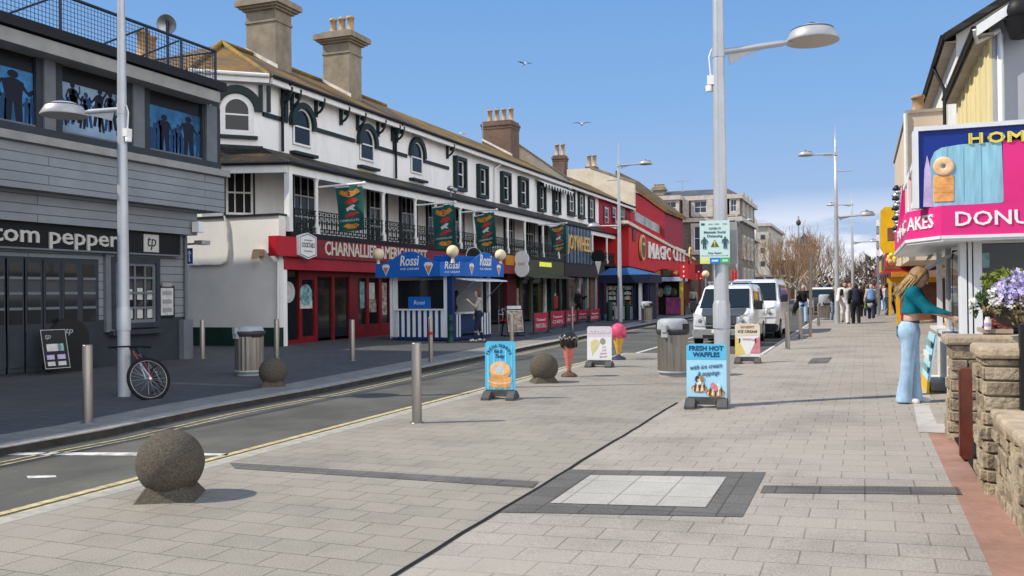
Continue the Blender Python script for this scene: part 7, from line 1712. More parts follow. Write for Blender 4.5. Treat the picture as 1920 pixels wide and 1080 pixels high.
# ================================================================== SOCIAL DISTANCING SIGN on the lamp
M('sign_mint', (.56, .72, .70), .4, var=.02); M('sign_teal_dark', (.03, .10, .12), .5, var=0); M('tri_olive', (.10, .12, .02), .5, var=0); M('sign_lime', (.75, .72, .12), .4, var=0); M('sign_green', (.07, .42, .10), .4, var=0); M('sign_blue', (.02, .20, .60), .4, var=0)
d0 = (Vector((pL.x, pL.y, 0))).normalized(); rr_ = Vector((d0.y, -d0.x, 0)); so = Vector((pL.x, pL.y, 0)) - d0 * .13
zt, zb = HZ(so, 413), HZ(so, 494); wS = .375; hS = zt - zb; xo = -.135 * 1.0
sd = thing('social_distancing_sign', 'pale mint social distancing notice strapped to the near lamp post', 'sign', (so.x, so.y, zb))
cS = so + rr_ * -.075
def SP(a, z, o=0): return cS + rr_ * a - d0 * o + RZ * (zb + z)
mb = MB(); mb.prism([SP(-wS / 2, 0), SP(wS / 2, 0), SP(wS / 2, hS), SP(-wS / 2, hS)], d0 * .006); bd = mb.build('board', 'sign_mint', sd)
mb = MB(); mb.prism([SP(-wS / 2 + .1, -.005, -.05), SP(wS / 2 + .09, -.005, -.05), SP(wS / 2 + .09, hS - .02, -.05), SP(-wS / 2 + .1, hS - .02, -.05)], d0 * .01); mb.build('rear_board', 'panel_grey', sd)
mb = MB(); mb.lathe([(.098, -.02), (.098, .02)], (pL.x, pL.y, zb + hS * .8), 16); mb.lathe([(.1, -.02), (.1, .02)], (pL.x, pL.y, zb + hS * .2), 16); mb.build('strap', 'galv', sd)
def sw(st, a, z, h, w_, m='sign_teal_dark', bold=.02): mb = MB(); mb.text(st, SP(a, z, .001), rr_, RZ, h, w_, .002, bold=bold, align='c'); mb.build('lettering', m, bd)
sw('COVID-19', 0, hS - .115, .026, .15); sw('Maintain Social', 0, hS - .165, .032, .27); sw('Distancing', 0, hS - .215, .032, .19); sw('Stay Apart', 0, .125, .026, .17, bold=.01)
for a in (-.13, .13): mb = MB(); man(mb, SP(a, .19, .002), rr_, RZ, .155, 0, wide=1.15); mb.build('person_icon', 'sign_teal_dark', bd)
mb = MB(); mb.prism([SP(-.052, .215, .002), SP(.052, .215, .002), SP(0, .31, .002)], -d0 * .002); tr = mb.build('warning_triangle', 'tri_olive', bd)
mb = MB(); mb.prism([SP(-.006, .245, .005), SP(.006, .245, .005), SP(.008, .29, .005), SP(-.008, .29, .005)], -d0 * .001); mb.prism([SP(-.006, .224, .005), SP(.006, .224, .005), SP(.006, .236, .005), SP(-.006, .236, .005)], -d0 * .001); mb.build('exclamation_mark', 'sign_lime', tr)
mb = MB(); mb.prism([SP(-.16, .100, .002), SP(.16, .100, .002), SP(.16, .103, .002), SP(-.16, .103, .002)], -d0 * .001)
for s_ in (-1, 1): mb.prism([SP(s_ * .165, .1015, .002), SP(s_ * .152, .110, .002), SP(s_ * .152, .093, .002)], -d0 * .001)
mb.build('double_arrow', 'sign_teal_dark', bd)
for a, b, m in ((-wS / 2, -.065, 'sign_lime'), (-.065, .065, 'sign_blue'), (.065, wS / 2, 'sign_green')): mb = MB(); mb.prism([SP(a, .001, .002), SP(b, .001, .002), SP(b, .075, .002), SP(a, .075, .002)], -d0 * .001); k_ = mb.build('logo_strip', m, bd); mb = MB(); mb.prism([SP(a + .025, .025, .004), SP(b - .025, .025, .004), SP(b - .025, .05, .004), SP(a + .025, .05, .004)], -d0 * .001); mb.build('logo_mark', 'sign_mint', k_)
mb = MB(); mb.prism([SP(-.17, hS - .06, .002), SP(-.125, hS - .06, .002), SP(-.125, hS - .032, .002), SP(-.17, hS - .032, .002)], -d0 * .001); mb.build('crest', 'sign_teal_dark', bd)
for a in (-.08, .0, .1): mb = MB(); mb.prism([SP(a, hS - .052, .002), SP(a + .055, hS - .052, .002), SP(a + .055, hS - .040, .002), SP(a, hS - .040, .002)], -d0 * .001); mb.build('small_lettering', 'panel_grey', bd)

# ================================================================== BANNER BARRIERS outside the bar
M('banner_red', (.40, .022, .06), .55, var=.10, scale=4); M('banner_grey', (.50, .50, .48), .5, var=.2, scale=12)
bx = [(1001, 1028, 627, 585), (1032, 1059, 617, 582), (1061, 1081, 611, 581), (1083, 1103, 606, 580), (1106, 1124, 606, 579)]
for k, (x0, x1, yb_, yt_) in enumerate(bx):
    a, b = G(x0, yb_, 0), G(x1, yb_ - 3, 0); d = (b - a); d.z = 0
    if k == 0: pass
    L = max(1.0, min(1.5, d.length)); dd = Vector((.22, 1, 0)).normalized() if False else d.normalized()
    t = thing('banner_barrier', ['nearest red banner barrier, by the black picture board', 'second red banner barrier with a white panel', 'third red banner barrier, partly behind a bollard', 'fourth red banner barrier from the picture board', 'farthest red banner barrier, by the blue stall'][k], 'barrier', a, group='red banner barriers outside the bar')
    h = HZ(a, yt_); n = Vector((d.y, -d.x, 0)).normalized(); n = n if n.dot(Vector((a.x, a.y, 0))) < 0 else -n
    mb = MB(); mb.prism([a + RZ * .12, b + RZ * .12, b + RZ * (h - .04), a + RZ * (h - .04)], -n * .01); bn = mb.build('banner', 'banner_red', t)
    for q in (a, b): mb = MB(); mb.tube([Vector((q.x, q.y, 0)), Vector((q.x, q.y, h + .03))], .03, 8); mb.lathe([(.16, 0), (.16, .02), (.05, .04)], (q.x, q.y, 0), 12); mb.build('post', 'dark_green', t)
    xd = d.normalized() if d.normalized().cross(RZ).dot(n) > 0 else -d.normalized()
    o = (a + b) / 2 + n * .002; W = d.length
    mb = MB(); mb.text('Twisted', Vector((o.x, o.y, h * .58)), xd, RZ, h * .11, W * .62, .004, shear=.2, bold=.01, align='c'); mb.build('lettering', 'sign_white', bn)
    mb = MB(); mb.text('PRETZELS' if k != 1 else 'CHIPS', Vector((o.x, o.y, h * .28)), xd, RZ, h * .17, W * .72, .004, bold=.03, align='c'); mb.build('lettering', 'banner_grey', bn)
# cafe chairs and table seen beside the kiosk
for k, (x, y) in enumerate(((944, 622), (954, 616))):
    p = G(x, y, 0); t = thing('cafe_chair', ['thin metal cafe chair nearest the kiosk', 'thin metal cafe chair by the black picture board'][k], 'chair', p, .4 + k)
    mb = MB(); mb.box(-.2, .2, -.2, .2, .43, .46); mb.build('seat', 'arc_red', t, local=True)
    for sx in (-.18, .18):
        for sy in (-.18, .18): mb = MB(); mb.tube([(sx, sy, 0), (sx, sy, .43)], .014, 6); mb.build('leg', 'galv', t, local=True)
    mb = MB(); mb.tube([(-.18, .18, .45), (-.18, .22, .85), (.18, .22, .85), (.18, .18, .45)], .014, 6); mb.bar((-.18, .2, .68), (.18, .2, .68), .03); mb.build('backrest', 'galv', t, local=True)

# ================================================================== BICYCLE against the left lamp
M('tyre', (.012, .012, .013), .8, var=.1); M('bike_red', (.13, .012, .018), .3, var=.1, coat=.4); M('bike_silver', (.5, .5, .5), .3, metal=.7, var=.05)
pr_ = G(302, 747, 0); pf = G(236, 742, 0) + Vector((-.1, .28, 0))
bk = thing('bicycle', 'dark red bicycle leaning on the left lamp post', 'bicycle', pr_)
rw = .335; ax = Vector((pf.x - pr_.x, pf.y - pr_.y, 0)); ax = Vector((-.78, .62, 0)).normalized() if True else ax
dB = Vector((.62, -.78, 0)).normalized(); pr_ = pr_ - dB * 1.02
rear = pr_ + RZ * rw; wb = 1.02; front = rear + dB * wb
ln = Vector((dB.y, -dB.x, 0)); lean = (ln * .58 + RZ).normalized()
def BP(u, v, o=0): return pr_ + dB * u + lean * v + ln * o
def wheel(nm, u, par, turn=0.0):
    c = BP(u, rw); dw = (dB * math.cos(turn) + ln * math.sin(turn)).normalized(); axw = dw.cross(lean).normalized()
    ty = MB(); torus(ty, c, rw - .024, .024, axw, n=36, m=8); w_ = ty.build('wheel', 'tyre', par)
    rm = MB(); torus(rm, c, rw - .055, .010, axw, n=36, m=6); rm.build('rim', 'steel_dark', w_)
    sp = MB()
    for k in range(18): a = 2 * PI * k / 18; sp.bar(c + axw * .02 * (1 if k % 2 else -1), c + (dw * math.cos(a) + lean * math.sin(a)) * (rw - .05), .003)
    sp.build('spokes', 'galv', w_); hb = MB(); hb.tube([c - axw * .05, c + axw * .05], .022, 8); hb.build('hub', 'bike_silver', w_)
wheel('w', 0, bk); wheel('w', wb, bk, 1.0)
bb_ = BP(.43, .27); st_ = BP(.30, .72); hd0 = BP(.86, .62); hd1 = BP(.83, .76)
mb = MB(); mb.tube([bb_, st_], .017, 8); mb.tube([bb_, hd0], .024, 8); mb.tube([st_.lerp(bb_, .15), hd1], .018, 8); mb.tube([BP(0, rw), bb_], .012, 6); mb.tube([BP(0, rw), st_.lerp(bb_, .15)], .010, 6); mb.tube([hd0 - lean * .03, hd1 + lean * .05], .022, 8); mb.build('frame', 'bike_red', bk)
mb = MB(); mb.tube([hd0, BP(wb, rw, .04)], .016, 6); mb.tube([hd0, BP(wb, rw, -.04)], .016, 6); mb.build('fork', 'bike_silver', bk)
mb = MB(); mb.tube([hd1 + lean * .05, hd1 + lean * .12], .016, 6); hb_ = (ln * math.cos(.35) - dB * math.sin(.35)); mb.tube([hd1 + lean * .12 - hb_ * .31, hd1 + lean * .13, hd1 + lean * .12 + hb_ * .31], .013, 8); mb.build('handlebar', 'tyre', bk)
for s_ in (-1, 1): mb = MB(); q = hd1 + lean * .12 + hb_ * .31 * s_; mb.tube([q - hb_ * .11 * s_, q + hb_ * .01 * s_], .019, 8); mb.build('grip', 'tyre', bk)
mb = MB(); mb.tube([st_, st_ + lean * .10], .013, 6); q = st_ + lean * .11; mb.prism([q - dB * .14 + ln * .07, q - dB * .14 - ln * .07, q - dB * .02 - ln * .05, q + dB * .13 - ln * .02, q + dB * .13 + ln * .02, q - dB * .02 + ln * .05], lean * .045); mb.build('saddle', 'tyre', bk, bev=.01)
mb = MB(); axb = dB.cross(lean).normalized(); torus(mb, bb_ + axb * .03, .085, .008, axb, n=24, m=6); mb.bar(bb_ + axb * .05, bb_ + axb * .05 - lean * .16 + dB * .04, .018); mb.bar(bb_ - axb * .05, bb_ - axb * .05 + lean * .16 - dB * .04, .018); mb.build('crankset', 'plastic_dark', bk)
mb = MB(); mb.bar(bb_ + axb * .05 - lean * .16 + dB * .04, bb_ + axb * .14 - lean * .16 + dB * .04, .05, .02); mb.build('pedal', 'tyre', bk); mb = MB(); mb.bar(bb_ - axb * .05 + lean * .16 - dB * .04, bb_ - axb * .14 + lean * .16 - dB * .04, .05, .02); mb.build('pedal', 'tyre', bk)
# flat sheet rack by the shop, gulls
M('gull_white', (.72, .72, .71), .7, var=.05); M('gull_grey', (.33, .34, .36), .7, var=.1)
def gull(label, p, span, yaw, flap=.25, perched=False):
    t = thing('seagull', label, 'seagull', p, yaw); L = span * .36
    blob('body', [((0, -L * .35, 0), (0, L * .3, 0), L * .12, L * .16), ((0, -L * .35, 0), (0, -L * .6, -L * .03), L * .10, L * .03), ((0, L * .3, .0), (0, L * .52, L * .05), L * .11, L * .10)], 'gull_white', t, res=L * .04, k=L * .08)
    mb = MB(); mb.lathe([(L * .03, 0), (0, L * .16)], (0, L * .60, L * .04), 6, ax=(0, 1, 0)); mb.build('beak', 'arc_yellow', t, local=True)
    for s_ in (-1, 1):
        mb = MB(); 
        if perched: pts = [(s_ * L * .12, L * .3, L * .12), (s_ * L * .17, L * .1, L * .02), (s_ * L * .1, -L * .75, -L * .02), (s_ * L * .05, -L * .3, L * .14)]; mb.prism(pts, (0, 0, L * .03))
        else: 
            rt0 = [(0, L * .25, .04 * L), (0, -L * .22, .04 * L)]; md_ = [(s_ * span * .24, L * .34, flap * span * .35), (s_ * span * .24, -L * .12, flap * span * .33)]; tp_ = (s_ * span * .5, -L * .12, flap * span * .18)
            mb.add([rt0[0], md_[0], md_[1], rt0[1]], [(0, 1, 2, 3) if s_ > 0 else (3, 2, 1, 0)]); mb.add([md_[0], tp_, md_[1]], [(0, 1, 2) if s_ > 0 else (2, 1, 0)]); mb.add([Vector(v) - RZ * L * .02 for v in (rt0[0], md_[0], md_[1], rt0[1])], [(3, 2, 1, 0) if s_ > 0 else (0, 1, 2, 3)]); mb.add([Vector(v) - RZ * L * .02 for v in (md_[0], tp_, md_[1])], [(2, 1, 0) if s_ > 0 else (0, 1, 2)])
        mb.build('wing', 'gull_grey', t, local=True)
    return t
gull('seagull gliding left of centre, higher of the two in the sky', PS(983, 120, 45), 1.0, .9, .3); gull('seagull gliding lower in the sky above the brick chimneys', PS(1091, 233, 60), 1.45, .3, .28)
p = roof_hit(868, 252); p = PT(868, 252, TRG); gull('seagull perched on the mossy roof ridge by the brick chimney', Vector((TRG, p.y, ZRG + .16)), .9, 2.0, perched=True)
# ================================================================== PEOPLE
for nm, c, r in (('skin', (.50, .29, .20), .55), ('skin_pale', (.58, .37, .27), .55), ('hair_blond', (.30, .19, .09), .6), ('hair_dark', (.035, .024, .018), .55), ('hair_grey', (.42, .40, .38), .6), ('hair_brown', (.09, .05, .03), .55),
                 ('denim_light', (.33, .47, .63), .85), ('denim_mid', (.19, .25, .34), .85), ('cloth_black', (.015, .015, .017), .8), ('cloth_navy', (.018, .024, .055), .8), ('cloth_white', (.66, .64, .60), .8), ('cloth_stone', (.42, .38, .33), .8), ('cloth_teal', (.0, .135, .185), .8), ('cloth_blue', (.16, .30, .62), .8), ('cloth_maroon', (.10, .025, .03), .8), ('cloth_red', (.45, .04, .04), .8), ('cloth_pink', (.58, .46, .46), .8), ('cloth_beige', (.40, .36, .25), .8), ('cloth_green', (.10, .20, .07), .8), ('shoe_dark', (.02, .02, .022), .5), ('shoe_white', (.62, .61, .58), .5), ('eye_dark', (.01, .008, .008), .3), ('lips', (.38, .13, .12), .5), ('phone_black', (.01, .01, .012), .2)):
    M(nm, c, r, var=.14 if nm[0] in 'dch' else .04, scale=16, bump=.25 if nm[0] in 'dc' else 0, bscale=40)
M('denim_light', (.33, .47, .63), .85, var=.16, scale=7, bump=.7, bscale=11, stretch=(1, 1, .45))
def V(*a): return Vector(a)
def person(label, loc, rz, h=1.72, top='cloth_black', legs='denim_mid', hair='hair_dark', shoes='shoe_dark', skin='skin', lleg=(14, 4), rleg=(-14, 18), larm=(12, 8, 25), rarm=(-12, 8, 25), lean=0.0, head=(0, 0), hairlen=.12, coat=0.0, fem=0, res=.02, loose=.012, name_extra=None, group=None, sleeves=1.0, flare=0.0, crop=0.0, hpos=None, beard=False, face=True, hat=None):
    """standing or walking figure; faces local -Y, its left is +X; angles in degrees: leg (swing, knee), arm (swing, out, elbow)"""
    t = thing('person', label, 'person', loc, rz, group); k = h / 1.75; s = lambda *a: V(*a) * k
    fw = V(0, -1, 0); hw = .155 if fem else .165; sh = .165 if fem else .195
    pel = s(0, 0, .95); 
    def rot(v, deg): a = R_(deg); return V(v.x, v.y * math.cos(a) + v.z * math.sin(a), -v.y * math.sin(a) + v.z * math.cos(a))
    body, legp, topp, shoe, arms = [], [], [], [], {}
    feet = []
    for sx, (sw, kn) in ((1, lleg), (-1, rleg)):
        hip = s(sx * .09, 0, .90); kd = rot(V(0, 0, -1), sw); knee = hip + kd * .43 * k; ad = rot(V(0, 0, -1), sw - kn); ank = knee + ad * .42 * k
        feet.append((sx, hip, knee, ank))
    zmin = min(f[3].z for f in feet) - .065 * k; dz = V(0, 0, -zmin)
    for sx, hip, knee, ank in feet:
        hip, knee, ank = hip + dz, knee + dz, ank + dz; toe = ank + s(sx * .02, -.15, -.045); heel = ank + s(0, .045, -.04)
        body += [(hip, knee, .078 * k, .052 * k), (knee, knee.lerp(ank, .4), .052 * k, .056 * k), (knee.lerp(ank, .4), ank, .056 * k, .036 * k), (ank, toe, .036 * k, .030 * k), (ank, heel, .036 * k, .034 * k)]
        f = flare; legp += [(hip, knee, .088 * k + loose, .060 * k + loose), (knee, ank + s(0, 0, -.01), .060 * k + loose, (.048 + f) * k + loose)]
        if flare: legp += [(ank + s(0, 0, .10), ank + s(0, 0, -.035), (.050 + f * .7) * k, (.066 + f) * k)]
        shoe += [(ank + s(0, 0, -.02), toe + s(0, 0, .005), .045 * k, .038 * k), (ank + s(0, 0, -.02), heel, .044 * k, .042 * k)]
    pel = pel + dz; L = R_(lean)
    def up(x, y, z): a = z; return pel + s(x, y, 0) + V(0, -math.sin(L), math.cos(L)) * (a * k)
    ch, nk, hd = up(0, .0, .36), up(0, .01, .545), up(0, -.02 - .05 * math.sin(R_(head[0])), .67)
    if hpos: hd = hd + V(*hpos) * k
    body += [(pel, up(0, 0, .16), hw * .80 * k, .115 * k, (0, 1, 0), .72, .06 * k), (up(0, 0, .16), ch, .12 * k, .15 * k, (0, 1, 0), .70, .06 * k), (up(.09, 0, .43), up(-.09, 0, .43), .095 * k, .095 * k, (0, 1, 0), .85, .05 * k), (ch, nk, .07 * k, .05 * k), (nk, hd + s(0, .01, -.04), .05 * k, .052 * k)]
    for sx in (1, -1): body += [(s(sx * .075, .055, 0) + pel - s(0, 0, .03), s(sx * .075, .055, -.02) + pel - s(0, 0, .03), .088 * k, .085 * k, None, 1.0, .05 * k)]
    legp += [(pel + s(0, 0, .06), pel - s(0, 0, .05), (hw * .80) * k + loose, (hw * .92) * k + loose, (0, 1, 0), .78, .06 * k)]
    for sx in (1, -1): legp += [(s(sx * .075, .055, 0) + pel - s(0, 0, .03), s(sx * .075, .055, -.02) + pel - s(0, 0, .03), .092 * k + loose, .09 * k + loose, None, 1.0, .05 * k)]
    l2 = loose + .012
    tz = .02 if not crop else crop
    topp += [(up(0, 0, tz - coat), up(0, 0, .18), (.135 + coat * .10) * k + l2, .122 * k + l2, (0, 1, 0), .76, .06 * k), (up(0, 0, .18), ch, .122 * k + l2, .152 * k + l2, (0, 1, 0), .74, .06 * k), (up(.10, 0, .44), up(-.10, 0, .44), .085 * k + l2, .085 * k + l2, (0, 1, 0), .9, .05 * k)]
    if fem:
        for sx in (1, -1): topp += [(up(sx * .065, -.075, .35), up(sx * .065, -.08, .34), .062 * k, .06 * k, None, 1, .05 * k)]
    head_c = hd
    for sx, (sw, out_, el) in ((1, larm), (-1, rarm)):
        S_ = up(sx * sh, .01, .465); d = rot(V(sx * math.sin(R_(out_)), 0, -math.cos(R_(out_))), sw); E = S_ + d * .29 * k
        fd = rot(V(sx * math.sin(R_(out_)) * (1 - el / 120), 0, -math.cos(R_(out_))), sw + el).normalized(); Wr = E + fd * .255 * k
        body += [(up(sx * .10, .0, .46), S_, .06 * k, .056 * k), (S_, E, .050 * k, .040 * k), (E, Wr, .040 * k, .027 * k)]
        topp += [(up(sx * .10, .0, .455), S_, .066 * k + l2, .058 * k + l2), (S_, E, .056 * k + l2, .046 * k + l2)]
        if sleeves >= 1: topp += [(E, Wr, .046 * k + l2, .034 * k + l2)]
        pn = (sx * V(1, 0, 0)).cross(fd).normalized(); sd = fd.cross(pn).normalized()
        palm = Wr + fd * .05 * k; body += [(Wr, palm + fd * .03 * k, .028 * k, .034 * k, tuple(sd), .55)]
        for i in range(4):
            o = palm + fd * .035 * k + pn * (-.027 + .018 * i) * k; m1 = o + fd * (.036 + .006 * (i in (1, 2))) * k - sd * .006 * k; body += [(o, m1, .0095 * k, .0088 * k, None, 1, .006), (m1, m1 + fd * .03 * k - sd * .016 * sx * k, .0088 * k, .0075 * k, None, 1, .006)]
        body += [(palm - fd * .02 * k + pn * .03 * k * -1, palm + fd * .035 * k - pn * .055 * k, .012 * k, .009 * k, None, 1, .008)]
        arms[sx] = (S_, E, Wr, fd, palm)
    yaw_, pit = R_(head[1]), R_(head[0])
    Hm = Matrix.Rotation(yaw_, 3, 'Z') @ Matrix.Rotation(pit, 3, 'X')
    hp = lambda x, y, z: head_c + Hm @ s(x, y, z)
    body += [(hp(0, .02, .035), hp(0, -.01, .03), .094 * k, .088 * k, None, 1, .03), (hp(0, -.02, -.02), hp(0, -.045, -.075), .074 * k, .048 * k, None, 1, .03), (hp(0, -.092, .01), hp(0, -.112, -.025), .011 * k, .018 * k, None, 1, .012), (hp(.075, .01, .0), hp(.078, .015, -.02), .020 * k, .016 * k, None, 1, .01), (hp(-.075, .01, .0), hp(-.078, .015, -.02), .020 * k, .016 * k, None, 1, .01), (hp(.02, -.082, -.062), hp(-.02, -.082, -.062), .012 * k, .012 * k, None, 1, .01)]
    b = blob('body', [tuple(tuple(q) if isinstance(q, Vector) else q for q in p) for p in body], skin, t, res, .03 * k)
    fx = lambda ps: [tuple(tuple(q) if isinstance(q, Vector) else q for q in p) for p in ps]
    wz = pel.z + .10 * k; tzc = pel.z + (crop * k if crop else -(.06 + coat) * k)
    blob('trousers', fx(legp), legs, t, res, .03 * k, cut=[((0, 0, 1), wz), ((0, 0, -1), -.012)]); blob('top', fx(topp), top, t, res, .03 * k, cut=[((0, 0, -1), -tzc)] if not (larm[2] < 30 and larm[0] < 25 and not crop) else ()); blob('shoes', fx(shoe), shoes, t, res, .015)
    hr = [(hp(0, .030, .045), hp(0, .008, .052), .094 * k, .090 * k), (hp(.0, .06, .02), hp(0, .065, -.02), .085 * k, .075 * k)]
    if hairlen > .15: hr += [(hp(.05, .055, 0), hp(.055, .065, -hairlen * .85), .052 * k, .030 * k), (hp(-.05, .055, 0), hp(-.055, .065, -hairlen * .85), .052 * k, .030 * k), (hp(0, .07, 0), hp(0, .085, -hairlen * .95), .058 * k, .032 * k), (hp(.078, .0, .03), hp(.082, .02, -.08), .03 * k, .028 * k), (hp(-.078, .0, .03), hp(-.082, .02, -.08), .03 * k, .028 * k)]
    blob('hair' if not hat else 'hat', fx(hr), hat or hair, t, max(res * .8, .008), .02)
    if beard: blob('beard', fx([(hp(.045, -.04, -.06), hp(-.045, -.04, -.06), .035 * k, .035 * k), (hp(0, -.075, -.085), hp(0, -.07, -.10), .035 * k, .028 * k)]), 'hair_dark', t, res * .8, .02)
    if face:
        mb = MB()
        for sx in (1, -1): mb.ball(hp(sx * .034, -.086, .018), .009 * k, 6, sc=(1, .5, .6)); mb.bar(hp(sx * .018, -.097, .042), hp(sx * .055, -.082, .042), .006 * k)
        mb.build('eyes', 'eye_dark', b, local=True)
        mb = MB(); mb.bar(hp(-.02, -.0945, -.062), hp(.02, -.0945, -.062), .006 * k, .010 * k); mb.build('mouth', 'lips', b, local=True)
    t_ = dict(t=t, arms=arms, hp=hp, up=up, k=k, pel=pel); return t_
M('hair_strand', (.40, .27, .13), .5, var=.35, scale=40)
# the woman at the counter: profile view, facing the shop (+X), forearm reaching over the counter
pw_ = G(1708, 755)
W = person('woman in cropped teal top and pale flared jeans leaning over the donut shop counter', pw_, PI / 2 - .12, 1.665, 'cloth_teal', 'denim_light', 'hair_blond', 'shoe_white', 'skin_pale', lleg=(4, 3), rleg=(-4, 2), larm=(38, 2, 32), rarm=(42, 2, 28), lean=7, head=(28, 4), hairlen=.24, fem=1, res=.0095, loose=.014, flare=.032, crop=.20)
mb = MB(); mb.lathe([(.118, 0), (.121, .012), (.118, .03)], W['up'](0, 0, .075), 26)
for i in range(len(mb.v)): v = mb.v[i]; c = W['up'](0, 0, .075); mb.v[i] = V(c.x + (v.x - c.x) * 1.06, c.y + (v.y - c.y) * .86, v.z)
mb.build('belt', 'hair_brown', W['t'], local=True)
hp_ = W['hp']; rs = random.Random(2); mb = MB(); m2 = MB()
for i in range(150):
    a = rs.uniform(-1.9, 1.9); x0 = .085 * math.sin(a); y0 = .03 + .075 * math.cos(a); dl = rs.uniform(.22, .37); w0 = rs.uniform(.8, 1.45)
    P_ = [hp_(x0 * .35, .02 + y0 * .3, .142), hp_(x0 * .9, y0 * 1.05, .085), hp_(x0 * 1.22, y0 * 1.25, -.02), hp_(x0 * w0, y0 * 1.25 + .03, -dl * .6), hp_(x0 * .8 * w0 + rs.uniform(-.02, .02), y0 * 1.2 + .05 + rs.uniform(-.02, .03), -dl)]
    m2.tube(P_[:3], [.007, .008, .007], 4, caps=False); mb.tube(P_[1:], [.006, .006, .005, .002], 4, caps=False)
mb.build('blond_strands', 'hair_strand', W['t'], local=True); m2.build('dark_roots', 'hair_brown', W['t'], local=True)
for sx in (1, -1):
    mb = MB(); c = W['pel'] + V(sx * .085, .139, -.02); mb.obox(c + V(-.055, 0, -.07), V(.11, 0, 0), V(0, .006, 0), V(0, 0, .13)); mb.build('back_pocket', 'denim_mid', W['t'], local=True)
A_ = W['arms'][1]; mb = MB(); q = A_[4] + A_[3] * .085; mb.box(q.x - .035, q.x + .035, q.y - .05, q.y + .05, q.z - .012, q.z - .004); mb.build('phone', 'phone_black', W['t'], local=True)
def at(x, y, z=None): return G(x, y, z)
cam_rz = lambda p, a=0: math.atan2(-p.x, p.y) * -1 * 0 + a
P1 = person('grey haired man in black jacket and jeans looking at his phone by timber post', at(1507, 605), .1, 1.72, 'cloth_black', 'denim_light', 'hair_grey', larm=(30, 12, 85), rarm=(30, 12, 85), coat=.12, head=(25, 0), loose=.02)
mb = MB(); q = P1['arms'][1][4]; mb.box(q.x - .09, q.x - .02, q.y - .02, q.y, q.z - .06, q.z + .08); mb.build('phone', 'phone_black', P1['t'], local=True)
blob('flapping_coat', [((-.16, .06, 1.2), (-.34, .14, .72), .08, .13, (0, 1, 0), .4), ((-.2, .08, .95), (-.42, .16, .6), .08, .07, (0, 1, 0), .4)], 'cloth_black', P1['t'], .02)
person('blond woman in dark jacket behind the bin', at(1566, 602), .2, 1.66, 'cloth_black', 'denim_mid', 'hair_blond', fem=1, hairlen=.2, coat=.1, larm=(10, 6, 40), rarm=(5, 6, 60), loose=.02)
P3 = person('bearded man in white tracksuit walking towards the camera', at(1585, 607), .05, 1.80, 'cloth_white', 'cloth_white', 'hair_dark', lleg=(18, 6), rleg=(-12, 24), larm=(-8, 14, 30), rarm=(14, 12, 35), beard=True, loose=.03, coat=.03, skin='skin')
blob('shoulder_panel', [((-.13, -.12, 1.42), (-.15, -.15, 1.26), .07, .07, (0, 1, 0), .5)], 'cloth_black', P3['t'], .02)
person('dark haired man in maroon jacket behind the white tracksuit', at(1594, 597), 0, 1.80, 'cloth_maroon', 'cloth_black', 'hair_brown', beard=False, loose=.02)
P5 = person('dark haired person in black with a backpack, right of the white tracksuit', at(1605, 607), PI + .1, 1.68, 'cloth_black', 'cloth_black', 'hair_dark', hairlen=.14, coat=.12, loose=.025, face=False)
blob('backpack', [((0, .20, 1.36), (0, .22, 1.02), .13, .15, (0, 1, 0), .6)], 'cloth_navy', P5['t'], .02)
person('dark coated person in the crowd behind the black backpack', at(1619, 594), PI, 1.66, 'cloth_black', 'cloth_black', 'hair_brown', hairlen=.16, coat=.3, face=False, loose=.02)
P7 = person('woman in pale cardigan over blue, navy trousers, walking away', at(1634, 598), PI, 1.66, 'cloth_stone', 'cloth_navy', 'hair_grey', fem=1, hairlen=.1, coat=.22, loose=.03, face=False, larm=(8, 14, 20), rarm=(-8, 14, 20))
blob('blue_rucksack', [((0, .15, 1.34), (0, .17, 1.02), .13, .14, (0, 1, 0), .5)], 'cloth_blue', P7['t'], .02); blob('green_bag', [((.26, .02, .75), (.27, .02, .55), .07, .09, (1, 0, 0), .6)], 'cloth_green', P7['t'], .02)
person('person in dark coat and coral red hat behind the pale cardigan', at(1645, 590), PI, 1.7, 'cloth_black', 'cloth_black', 'hair_dark', hat='cloth_red', coat=.3, face=False)
person('person in pale pink hooded top and jeans standing by the yellow arcade', at(1663, 591), PI - .5, 1.68, 'cloth_pink', 'denim_mid', 'hair_brown', hairlen=.15, fem=1, larm=(30, 10, 70), rarm=(10, 8, 20), face=False, loose=.02)
person('shopper in maroon top near the yellow posts', at(1673, 588), PI / 2, 1.66, 'cloth_maroon', 'cloth_black', 'hair_blond', hairlen=.2, fem=1, face=False)
rgp = random.Random(12)
